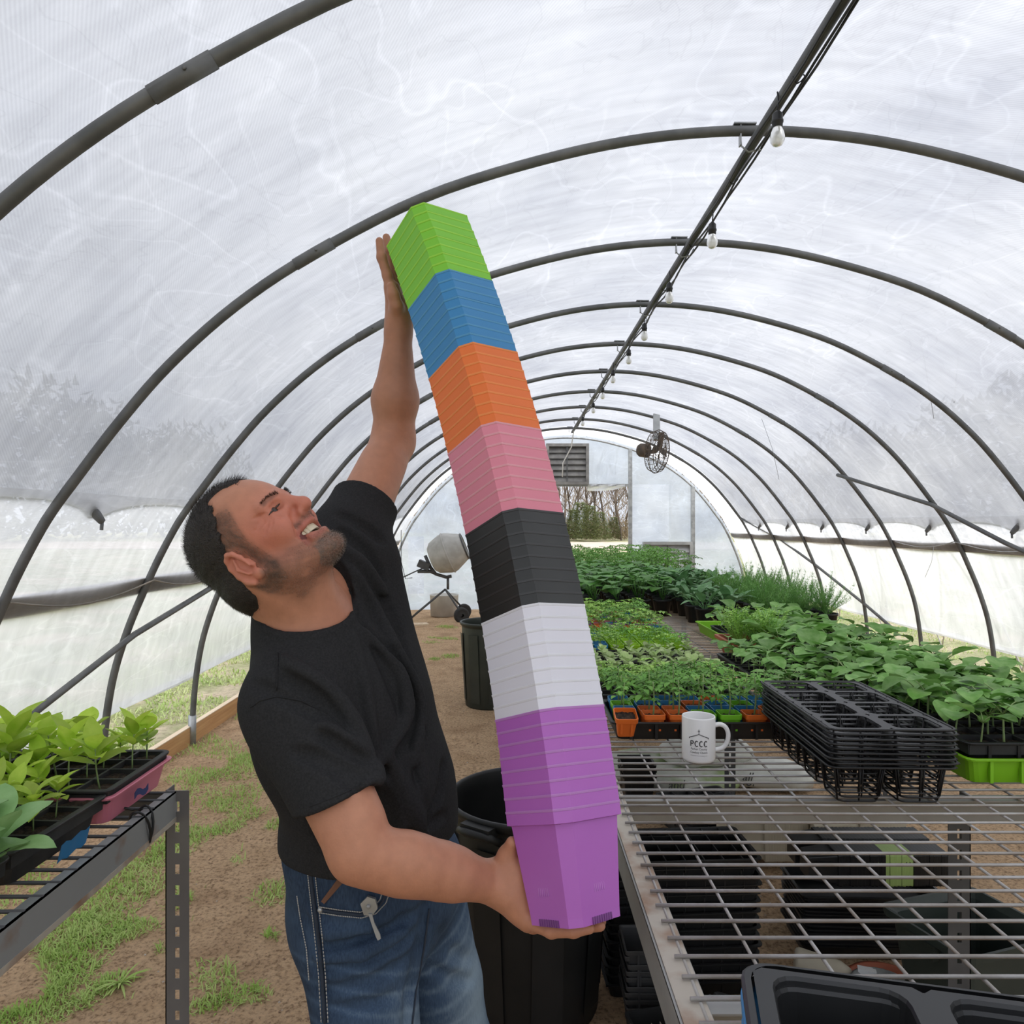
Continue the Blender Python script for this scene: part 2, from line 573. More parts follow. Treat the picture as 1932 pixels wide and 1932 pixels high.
# ridge pipe with its cables
t = thing('ridge_pipe', 'long grey pipe running under the hoops along the ridge', 'pipe', (1.02, 1.0, 3.245))
MB().tube([(0, -1.5, 0), (0, 5, 0), (0, 11.75, -.02)], 0.021, 10).build('pipe', M['pipe'], t)
for k in range(14):
    y = 1.06 + .78 * k
    mb = MB()
    mb.tube([(.023 * math.cos(a) + .006, y - 1 + .01 * math.sin(3 * a), .024 * math.sin(a) - .004) for a in [2 * PI * q / 12 for q in range(12)]], .0025, 5, closed=True)
    mb.build('cable_tie', M['black'], t, world=False)
def wavy(y0, y1, n, ax, az, ph, x0=0.0, z0=0.0):
    return [(x0 + ax * math.sin(i * 1.3 + ph), y0 + (y1 - y0) * i / n, z0 + az * abs(math.sin(i * .785 + ph)) * -1) for i in range(n + 1)]
for k, (ax, az, ph, x0, z0, lab) in enumerate([(.006, .03, .3, 1.05, 3.235, 'black power cable drooping along the ridge pipe, rightmost'),
                                     (.008, .018, 1.4, 1.035, 3.222, 'black cable bundled below the ridge pipe'),
                                     (.006, .01, 2.2, 1.0, 3.222, 'thin black cable tied to the left underside of the ridge pipe')]):
    o = MB().tube(wavy(-.5, 12.4, 60, ax, az, ph, x0, z0), .0055, 6).build('power_cable', M['black'])
    tag(o, lab, 'cable', 'cables along the ridge pipe')

# string-light bulbs
M['socket'] = mat('bulb_socket', (0.012, 0.012, 0.012), 0.5)
gm = bpy.data.materials.new('frosted_bulb_glass'); gm.use_nodes = True
gp = gm.node_tree.nodes['Principled BSDF']
gp.inputs['Base Color'].default_value = (0.86, 0.86, 0.82, 1)
gp.inputs['Roughness'].default_value = 0.15
gp.inputs['Transmission Weight'].default_value = 0.45
M['bulb'] = gm
def make_bulb():
    t = thing('hanging_bulb', 'x', 'light bulb')
    MB().tube([(0, 0, .125), (.004, 0, .09), (0, 0, .05)], .003, 6).build('cord', M['black'], t)
    MB().lathe([(.004, .055), (.012, .048), (.019, .04), (.0195, .018), (.022, .016), (.022, .008), (.0195, .006), (.019, -.008), (.015, -.012)], 16, capb=True, capt=False).build('socket', M['socket'], t)
    g = MB().lathe([(.014, -.006), (.0165, -.012), (.024, -.03), (.0275, -.048), (.026, -.062), (.018, -.076), (.008, -.081), (.0005, -.082)], 18)
    g.build('glass_bulb', M['bulb'], t)
    return t
b0 = make_bulb()
BY = [2.74, 3.68, 4.6, 5.54, 6.36, 7.22, 8.15, 9.2, 10.4]
for i, y in enumerate(BY):
    o = b0 if i == 0 else copy_tree(b0)
    o.location = (.995 + .012 * math.sin(i * 2.1), y, 3.128 - (.03 if i else 0))
    lab = 'clear bulb in a black socket hanging under the ridge pipe, ' + ('nearest to the camera' if i == 0 else 'farthest of the row' if i == len(BY) - 1 else '%s from the camera' % nth(i))
    tag(o, lab, 'light bulb', 'bulbs hanging under the ridge pipe')

# ================================================================== ROOF AND SIDES
def arc_at(z_lo, z_hi=None, side=0):
    return [(u, z) for u, z in ARC if z >= z_lo and (side == 0 or side * u > 0)]
def off_uz(u, z, d):
    # push outward from the centre of the arch
    cx, cz = 0, 1.0
    L_ = math.hypot(u - cx, z - cz) or 1
    return u + d * (u - cx) / L_, z + d * (z - cz) / L_
def billow(y):
    # sags a little between the hoops, touches at each of them
    ph = ((y - HY[0]) / S) % 1.0
    return 0.028 - 0.02 * math.sin(PI * ph)
wr = random.Random(3)
wph = [(wr.uniform(1.5, 7), wr.uniform(1, 6), wr.uniform(0, 6.28)) for _ in range(7)]
def wrk(s, y):
    return sum(math.sin(a * s + b * y + p) for a, b, p in wph) * .0016
ny = 150
yy = [-2.5 + (12.72 + 2.5) * j / ny for j in range(ny + 1)]
roofarc = [q for q in ARC if q[1] > 1.60]
def scallop(y):
    # lower edge of the woven cover: hangs in shallow scallops, pulled down at ties
    ph = ((y - 5.87) / S) % 1.0
    d = min(ph, 1 - ph)
    return 1.66 - 0.10 * math.exp(-d * 9) 
P = []
nu = 84
for j, y in enumerate(yy):
    row = []
    zl = scallop(y); zr = zl - .03
    zl += .06
    ul = -half_u(zl); ur = half_u(zr)
    full = sorted([(ur, zr)] + [q for q in ARC if (q[0] > 0 and q[1] > zr + .01) or (q[0] <= 0 and q[1] > zl + .01)] + [(ul, zl)], key=lambda q: -q[0])
    # resample by arc length
    L_ = [0]
    for a, b in zip(full, full[1:]): L_.append(L_[-1] + math.dist(a, b))
    for k in range(nu + 1):
        s = L_[-1] * k / nu
        i = max(0, min(len(L_) - 2, next((q for q in range(len(L_) - 1) if L_[q + 1] >= s), len(L_) - 2)))
        tt = (s - L_[i]) / max(1e-9, L_[i + 1] - L_[i])
        u = full[i][0] + (full[i + 1][0] - full[i][0]) * tt
        z = full[i][1] + (full[i + 1][1] - full[i][1]) * tt
        d = billow(y) + .006 + wrk(s, y)
        u, z = off_uz(u, z, d)
        row.append((RX0 + u, y, z))
    P.append(row)
mb = MB(); mb.grid(P)
tag(mb.build('ceiling', M['roof']), 'grey white woven plastic cover over the hoops', kind='structure')

M['bright'] = film_mat('clear_roof_film', (0.99, 0.99, 0.99), (0.96, 0.96, 0.97), clear=0.30, refl=0.05, bump=0.2)
mb = MB()
P = [[(RX0 + off_uz(u, z, .03)[0], y, off_uz(u, z, .03)[1]) for u, z in ARC if z > 1.2] for y in (12.7, 13.1, 13.5, 13.92)]
mb.grid(P)
tag(mb.build('trim_1', M['bright']), 'clear bright film over the last bay', kind='structure')

def side_film(name, sgn, ztop, zbot, m, y0, y1, d0, amp, nz_=14):
    mb = MB()
    n = int((y1 - y0) / .09)
    P = []
    for j in range(n + 1):
        y = y0 + (y1 - y0) * j / n
        row = []
        for k in range(nz_ + 1):
            z = zbot + (ztop - zbot) * k / nz_
            u = half_u(z)
            d = billow(y) * .8 + d0 + amp * (math.sin(z * 9 + y * 2.2) * .5 + math.sin(y * 5.1 + z * 3) * .5)
            uu, zz = off_uz(u, z, d)
            row.append((RX0 + sgn * uu, y, zz))
        P.append(row)
    mb.grid(P)
    return mb
tag(side_film('', 1, 1.68, 1.36, M['side'], -2.5, 13.9, -.004, .003).build('wall_right', M['side']), kind='structure')
tag(side_film('', -1, 1.755, 1.2, M['side'], -2.5, 13.9, -.004, .003).build('wall_left', M['side']), kind='structure')
HB = []
for sgn, zt, zb, nm in ((1, 1.44, 1.355, 'right'), (-1, 1.30, 1.205, 'left')):
    u0, u1 = half_u(zt), half_u(zb)
    mb = MB()
    y0, y1 = -2.5, 13.9
    pts = [(u0 + .022, zt), (u1 + .022, zb), (u1 + .058, zb), (u0 + .058, zt)]
    mb.add([(RX0 + sgn * u, y, z) for y in (y0, y1) for u, z in pts],
           [(0, 1, 2, 3), (7, 6, 5, 4), (0, 4, 5, 1), (1, 5, 6, 2), (2, 6, 7, 3), (3, 7, 4, 0)])
    tag(mb.build('hip_board', M['board']), 'long weathered wooden hip board along the %s side of the greenhouse' % nm, 'board')
    # rope sagging on the hip board
for sgn, nm, zc in ((-1, 'left', 1.285), (1, 'right', 1.45)):
    pts = []
    y = 3.08
    while y < 6.8:
        for q in range(8):
            t_ = q / 8
            z = zc - .07 * math.sin(PI * t_)
            pts.append((RX0 + sgn * (half_u(z) - .03), y + S * t_, z))
        y += S
    tag(MB().tube(pts, .005, 6).build('sagging_cord', M['board'] if sgn < 0 else M['galv']), 'thin cord sagging in swags along the %s hip board' % nm, 'cord')

for sgn, nm in ((1, 'right'), (-1, 'left')):
    c = thing('side_curtain', 'white plastic roll-up curtain on the %s side, ending above the grass' % nm, 'curtain', (0, 0, 0))
    zt = 1.36 if sgn > 0 else 1.25
    side_film('', sgn, zt, .46, M['curtain'], -2.5, 13.9, .02, .009, 20).build('film', M['curtain'], c)
    mb = MB()
    mb.tube([(RX0 + sgn * (half_u(.46) + .075 + .006 * math.sin(y * 3)), y, .455 + .006 * math.sin(y * 4.4)) for y in [-2.5 + .2 * k for k in range(83)]], .026, 10)
    mb.build('roll_bar', M['curtain'], c)

# ties that bunch the lower edge of the woven cover
M['tie'] = mat('bunched_cover_tie', (.20, .21, .22), .9, (.12, .125, .13), scale=20)
for sgn, nm, z0 in ((1, 'right', 1.56), (-1, 'left', 1.65)):
    for k in range(-2, 6):
        y = 5.87 + S * k
        if sgn < 0 and k > 1: continue
        if sgn > 0 and k < 0: continue
        u = half_u(z0)
        o = MB()
        o.tube([(RX0 + sgn * (u - .01), y - .10, z0 + .13), (RX0 + sgn * (u + .005), y - .05, z0 + .06), (RX0 + sgn * (u - .01), y - .01, z0 + .01), (RX0 + sgn * (u - .02), y + .015, z0 - .02)], [.012, .020, .022, .017], 10)
        o.tube([(RX0 + sgn * (u - .02), y + .015, z0 - .02), (RX0 + sgn * (u - .02), y + .01, z0 - .06)], .008, 6)
        tag(o.build('cover_tie', M['tie']), 'dark bunched tie at the lower edge of the %s roof cover, %s from the camera' % (nm, nth(k + 2 if sgn < 0 else k)), 'tie', 'ties along the roof cover edge')

# zigzag cords outside the film that press it against the hoops
M['rope'] = mat('white_rope', (0.75, 0.75, 0.72), 0.8)
mb = MB()
for j in range(11):
    y = HY[0] + S * j + .35
    for (ya, yb) in ((y, y + .62), (y + .62, y + S)):
        za, zb = (1.6, .3) if ya == y else (.3, 1.6)
        mb.tube([(RX0 + half_u(za + (zb - za) * q / 6) + .085, ya + (yb - ya) * q / 6, za + (zb - za) * q / 6) for q in range(7)], .007, 5)
tag(mb.build('zigzag_rope', M['rope']), 'white rope laced zigzag outside the right curtain', 'rope')

# pine base board on the left
t = thing('base_board', 'fresh pine board along the ground under the left curtain', 'board', (-2.475, 5.5, -.09))
MB().box((-.02, -4.6, 0), (.02, 8.4, .165)).build('board', M['wood'], t)
MB().box((-.022, -4.6, .165), (.022, 8.4, .172)).build('top_edge', M['woodtop'], t)

# braces
def brace(pts, lab):
    tag(MB().tube([Vector(p) for p in pts], .019, 10).build('diagonal_brace', M['pipe']), lab, 'brace')
brace([W(1580, 896, 7.9), W(1757, 952, 6.70), (4.0, 5.9, 1.46), (4.16, 5.2, 1.19), (4.3, 4.4, .85)], 'grey diagonal brace pipe crossing the nearer hoops high on the right')
brace([W(1398, 978, 12.7), W(1465, 1012, 11.57), W(1540, 1067, 10.35), W(1634, 1142, 9.13), W(1692, 1192, 8.45)], 'grey diagonal brace pipe running down to the ground on the right')
brace([(-2.40, 3.1, .54), (-2.25, 4.3, .963), (-2.16, 5.52, 1.22), (-2.04, 6.74, 1.5), (-1.92, 7.96, 1.8), (-1.76, 9.18, 2.1)], 'grey diagonal brace pipe sloping across the left hoops')

# ================================================================== END WALL
YE = 13.9
def EP(px, py, dy=0.0):
    p = W(px, py, YE)
    return Vector((p.x, YE + dy, p.z))
DX0, DX1, DZ = EP(985, 0).x, EP(1186, 0).x, EP(0, 916).z        # the open doorway
mb = MB()
def arch_z(x):
    u = abs(x - RX0)
    pr = sorted(PROF)
    for (u0, z0), (u1, z1) in zip(pr, pr[1:]):
        if u <= u1: return z0 + (z1 - z0) * (u - u0) / max(1e-6, u1 - u0)
    return 0
def strip(x0, x1, zb, dy, n=12, top=None, amp=.01):
    P = []
    for i in range(n + 1):
        x = x0 + (x1 - x0) * i / n
        zt = (arch_z(x) + .02) if top is None else min(top, arch_z(x) + .02)
        m_ = 10
        P.append([(x, YE + dy + amp * math.sin(x * 7 + zz * 3), zz) for zz in [zb + (zt - zb) * k / m_ for k in range(m_ + 1)]])
    return P
mb.grid(strip(-2.45, DX0, -.06, .03, 26))
mb.grid(strip(DX0, DX1, DZ, .03, 16))
mb.grid(strip(DX1, 4.48, -.06, .03, 26))
tag(mb.build('wall_back', M['end']), 'bluish film of the far end wall', kind='structure')
# whiter sheets stapled on it
q0, q1 = EP(1192, 914), EP(1262, 1028)
o = MB(); o.grid([[(q0.x + (q1.x - q0.x) * i / 8, YE - .01 + .006 * math.sin(i + k), q0.z + (q1.z - q0.z) * k / 10) for k in range(11)] for i in range(9)])
tag(o.build('white_sheet', M['endw']), 'milky white plastic sheet right of the doorway on the far wall', 'sheet')
q0, q1 = EP(770, 1012), EP(800, 1120)
o = MB(); o.grid([[(q0.x + (q1.x - q0.x) * i / 6, YE - .01 + .006 * math.sin(i + k), q0.z + (q1.z - q0.z) * k / 10) for k in range(11)] for i in range(7)])
tag(o.build('white_sheet', M['endw']), 'milky white plastic sheet left of the cement mixer on the far wall', 'sheet')
# framing posts
for nm, x0p, x1p, ztop, lab in (('doorpost', 1185, 1192, 845, 'grey steel post right of the open doorway in the far wall'),
                                ('wall_post', 1303, 1310, 903, 'grey steel post right of the lower louver in the far wall'),
                                ('doorpost', 978, 985, 830, 'grey steel post left of the doorway, behind the held pot stack')):
    a, b = EP(x0p, ztop), EP(x1p, ztop)
    o = MB().box((a.x, YE - .06, -.05), (b.x, YE, min(a.z, arch_z(b.x) - .01)))
    tag(o.build(nm, M['galv']), lab, 'post')
o = MB().tube([(RX0 + u * .985, YE - .03, z * .99) for u, z in ARC], .02, 8)
tag(o.build('end_hoop', M['galv']), 'thin grey pipe arch framing the far end wall', 'hoop')
a, b = EP(1110, 0), EP(1186, 0)
o = MB().box((DX0, YE - .05, DZ - .02), (DX1, YE, DZ + .03))
tag(o.build('door_header', M['galv']), 'thin grey rail above the open doorway', 'rail')
# crumpled film hanging from the header
P = []
for i in range(17):
    x = EP(1108, 0).x + (EP(1178, 0).x - EP(1108, 0).x) * i / 16
    P.append([(x, YE - .07 - .03 * math.sin(k * 1.7 + i * .8), DZ + .02 - (.13 - .08 * (i / 16) ** 3) * k / 4) for k in range(5)])
tag(MB().grid(P).build('loose_film', M['endw']), 'crumpled strip of plastic film hanging above the doorway', 'film')

M['oldslat'] = mat('weathered_slat', (0.17, 0.165, 0.155), 0.6, (0.11, 0.105, 0.10), scale=8)
def louver(name, x0, x1, z0, z1, y, n, lab, mf):
    t = thing(name, lab, 'louver', ((x0 + x1) / 2, y, z0))
    w = (x1 - x0) / 2; h = z1 - z0; fw = .055
    f = MB()
    f.box((-w, -.14, 0), (-w + fw, 0, h)); f.box((w - fw, -.14, 0), (w, 0, h))
    f.box((-w + fw, -.14, 0), (w - fw, 0, fw)); f.box((-w + fw, -.14, h - fw), (w - fw, 0, h))
    f.build('frame', mf, t)
    hh = (h - 2 * fw) / n
    for k in range(n):
        z = fw + hh * k
        b = MB()
        b.add([(-w + fw, -.10, z + .004), (w - fw, -.10, z + .004), (w - fw, -.045, z + hh * .98), (-w + fw, -.045, z + hh * .98),
               (-w + fw, -.095, z - .006), (w - fw, -.095, z - .006), (w - fw, -.035, z + hh * .98), (-w + fw, -.035, z + hh * .98)],
              [(0, 1, 2, 3), (7, 6, 5, 4), (0, 4, 5, 1), (1, 5, 6, 2), (3, 2, 6, 7), (0, 3, 7, 4)])
        b.build('slat', M['alu'] if mf is M['alu'] else M['oldslat'], t)
    MB().box((-.02, -.12, fw), (.0, -.105, h - fw)).build('linkage_rod', M['darksteel'], t)
M['oldframe'] = mat('weathered_grey_frame', (0.22, 0.215, 0.20), 0.7, (0.14, 0.135, 0.13), scale=8)
a, b = EP(1030, 838), EP(1110, 915)
louver('exhaust_louver', a.x, b.x, b.z, a.z, YE - .0, 6, 'old grey slatted louver high on the far wall beside the held stack', M['oldframe'])
a, b = EP(1212, 1022), EP(1304, 1100)
louver('intake_louver', a.x, b.x, b.z - .35, a.z, YE - .0, 7, 'light grey slatted louver low on the far wall behind the plants', M['alu'])

# pull rope at the ridge pipe's far end
p0 = V(1.02, 12.4, 3.2)
tag(MB().tube([p0, p0 + V(-.02, .3, -.25), W(1062, 895, 12.9) + V(0, 0, .2), W(1061, 900, 12.9)], .010, 6).build('pull_rope', M['rope']), 'pale rope hanging in front of the upper louver', 'rope')
# thin wires hanging from the right hoops
for k, (pa, pb, ym, lab) in enumerate([((1437, 790), (1470, 905), 6.9, 'thin wire dangling from a right hoop, left of the brace'), ((1715, 560), (1762, 790), 5.6, 'thin wire dangling from a right hoop, highest of them'), ((1805, 600), (1800, 760), 5.4, 'thin straight wire dangling right of the others'), ((1762, 1030), (1745, 1090), 6.6, 'thin looped wire below the right hip board')]):
    a = W(*pa, ym); b = W(*pb, ym)
    tag(MB().tube([a, a.lerp(b, .5) + V(.02, 0, 0), b], .0018, 4).build('dangling_wire', M['galv']), lab, 'wire')

# ================================================================== FAN
t = thing('circulation_fan', 'dusty wire-caged circulation fan hanging from a hoop on the right', 'fan', W(1240, 852, 10.0))
MB().box((-.045, .02, .2), (.045, .06, .62), RX(math.radians(-22)) @ RY(math.radians(4))).build('hanging_bracket', M['alu'], t)
RM = RZ(math.radians(57)) @ RX(math.radians(8))
M['fan'] = mat('dusty_fan_wire', (0.06, 0.05, 0.045), 0.8, (0.14, 0.10, 0.07), scale=14)
mo = MB().lathe([(.02, -.17), (.07, -.165), (.095, -.13), (.1, -.02), (.085, .0), (.02, .01)], 16, RM @ T(0, .12, 0) @ RX(PI / 2), capb=True, capt=True)
mo.build('motor', M['fan'], t)
g = MB()
for k in range(26):
    a = 2 * PI * k / 26
    c, s_ = math.cos(a), math.sin(a)
    g.tube([(c * .06, -.11, s_ * .06), (c * .18, -.105, s_ * .18), (c * .275, -.06, s_ * .275), (c * .30, 0, s_ * .30), (c * .27, .07, s_ * .27), (c * .1, .09, s_ * .1)], .0035, 4, M=RM)
for r, y in ((.30, 0), (.275, -.06), (.18, -.105), (.27, .07), (.06, -.11), (.24, -.08)):
    g.tube([(r * math.cos(2 * PI * k / 32), y, r * math.sin(2 * PI * k / 32)) for k in range(32)], .005, 5, closed=True, M=RM)
g.build('cage', M['fan'], t)
for k in range(4):
    b = MB()
    A = RM @ RY(2 * PI * k / 4)
    P = [[(r, -.03 + .05 * q * (1 - r), (q) * (.05 + .22 * r)) for q in (-.5, -.2, .15, .5)] for r in (.04, .1, .16, .22, .265)]
    b.grid(P, M=A)
    b.add([(x, y + .004, z) for row in P for (x, y, z) in row], [(i * 4 + j, (i + 1) * 4 + j, (i + 1) * 4 + j + 1, i * 4 + j + 1) for i in range(4) for j in range(3)], True, A)
    b.build('blade', M['fan'], t)
# ================================================================== THE HELD STACK OF POTS
M['purple'] = mat('purple_pot_plastic', (0.46, 0.135, 0.52), 0.42, (0.44, 0.125, 0.50), scale=5, trans=0.08)
M['lilac'] = mat('white_pot_plastic', (0.78, 0.77, 0.84), 0.42, (0.74, 0.73, 0.80), scale=5, trans=0.1)
M['potblack'] = mat('black_pot_plastic', (0.016, 0.017, 0.016), 0.4, (0.024, 0.025, 0.024), scale=9)
M['pink'] = mat('pink_pot_plastic', (0.72, 0.235, 0.31), 0.42, (0.70, 0.22, 0.295), scale=5, trans=0.08)
M['orange'] = mat('orange_pot_plastic', (0.80, 0.17, 0.022), 0.42, (0.76, 0.155, 0.02), scale=5, trans=0.08)
M['blue'] = mat('blue_pot_plastic', (0.03, 0.225, 0.49), 0.42, (0.028, 0.21, 0.46), scale=5, trans=0.08)
M['green'] = mat('green_pot_plastic', (0.20, 0.58, 0.022), 0.42, (0.19, 0.55, 0.02), scale=5, trans=0.1)

def oct_ring(hw, ch, z):
    """square with cut corners"""
    a = hw
    b = hw - ch
    return [(a, -b, z), (a, b, z), (b, a, z), (-b, a, z), (-a, b, z), (-a, -b, z), (-b, -a, z), (b, -a, z)]

SA = Vector((.0799, 1.1613, 1.1484)); SB = Vector((-.1849, 1.5577, 2.2422)); SBOW = Vector((.0359, -.0032, 0)); SAL = -.8578
def SFR(s):
    z = ((SB - SA) + 4 * (1 - 2 * s) * SBOW).normalized()
    x = Vector((math.cos(SAL), math.sin(SAL), 0)); x = (x - z * x.dot(z)).normalized()
    return x, z.cross(x), z
def ST(s, u=0.0, v=0.0):
    x, y, z = SFR(s)
    return SA + (SB - SA) * s + 4 * s * (1 - s) * SBOW + x * u + y * v
SL_ = sum((ST((i + 1) / 56) - ST(i / 56)).length for i in range(56))
STEP = SL_ / 56
BODY = 0.143
def held_pot_mesh(name, m, m2):
    hw, ch = 0.0745, 0.020
    rim = STEP - .0002
    H = BODY + rim
    o = MB()
    R = [oct_ring(.0525, .0150, 0.006), oct_ring(.0555, .0155, 0.0), oct_ring(.056, .0155, 0.012),
         oct_ring(.0688, .0190, BODY - .0014), oct_ring(.0722, .0196, BODY - .0004), oct_ring(.0742, .0199, BODY),
         oct_ring(hw - .0003, ch, H - .0042), oct_ring(hw + .0002, ch, H - .0038), oct_ring(hw + .0005, ch, H - .0014), oct_ring(hw + .0004, ch, H), oct_ring(hw - .0020, ch, H),
         oct_ring(.0690, .0190, BODY), oct_ring(.0535, .015, .008)]
    o.loft(R, capt=True)
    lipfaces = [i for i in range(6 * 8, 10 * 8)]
    o.add(R[0], [tuple(reversed(range(8)))])
    me = o.mesh(name, m)
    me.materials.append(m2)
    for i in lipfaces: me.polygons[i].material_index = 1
    return me
colors = [('purple', 'purple', 8), ('white', 'lilac', 8), ('black', 'potblack', 8), ('pink', 'pink', 8), ('orange', 'orange', 8), ('blue', 'blue', 8), ('green', 'green', 8)]
NP = 56
LIT_LIP = {'purple': (.62, .28, .68), 'lilac': (.92, .92, .96), 'potblack': (.028, .028, .028), 'pink': (.88, .42, .48), 'orange': (.95, .32, .08), 'blue': (.10, .36, .62), 'green': (.38, .78, .06)}  # lips tinted lighter to paint the light that thin rim edges catch
for kk, c in LIT_LIP.items(): M[kk + '_lip'] = mat(kk + '_pot_lip', c, .35, tuple(x * .97 for x in c), trans=0 if kk == 'potblack' else .3)
k = 0
pmesh = {}
for cn, mk, n in colors:
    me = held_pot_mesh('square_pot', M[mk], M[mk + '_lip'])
    for i in range(n):
        o = bpy.data.objects.new('square_pot', me)
        COL.objects.link(o)
        jit = random.Random(k * 7 + 1)
        xx, yy_, zz = SFR(k / 56)
        Rm = (Matrix((xx, yy_, zz)).transposed() @ Matrix.Rotation(math.radians(jit.uniform(-.35, .35)), 3, 'Z')).to_4x4()
        o.matrix_world = Matrix.Translation(ST(k / 56) - zz * BODY + xx * jit.uniform(-.0004, .0004)) @ Rm
        if k == 0:
            lab = 'lowest purple square pot of the held stack, resting on the right hand'
        elif i == 0:
            lab = '%s square pot at the bottom of its colour in the held stack' % cn
        elif i == n - 1:
            lab = '%s square pot at the top of its colour in the held stack' % cn
        else:
            lab = '%s square pot, %s from the bottom of its colour in the held stack' % (cn, nth(i))
        tag(o, lab, 'pot', '%s pots in the tall held stack' % cn)
        if k == 0:
            # drainage slots and moulded marks of the lowest pot are parts of it
            for fx in range(4):
                s = MB()
                A = RZ(PI / 2 * fx)
                s.add([(.0563, -.020, .0), (.0563, .020, .0), (.0568, .020, .0095), (.0568, -.020, .0095)], [(0, 1, 2, 3)], False, A)
                for q in range(9):
                    yq = -.020 + .005 * q
                    s.box((.0555, yq - .0009, 0.0), (.0575, yq + .0009, .0098), A)
                d = s.build('drain_slot', M['purpledark'] if 'purpledark' in M else M.setdefault('purpledark', mat('deep_purple_slot', (0.20, 0.06, 0.24), 0.5)), o)
            for fx in range(4):
                s = MB()
                A = RZ(PI / 2 * fx)
                for q in range(6):
                    yq = -.012 + .0042 * q
                    s.box((.0595, yq - .0005, .042), (.0601, yq + .0005, .042 + .014 + .003 * (q % 2)), A)
                s.build('moulded_mark', M.setdefault('purplelight', mat('pale_purple_mark', (0.54, 0.22, 0.60), 0.4)), o)
        k += 1
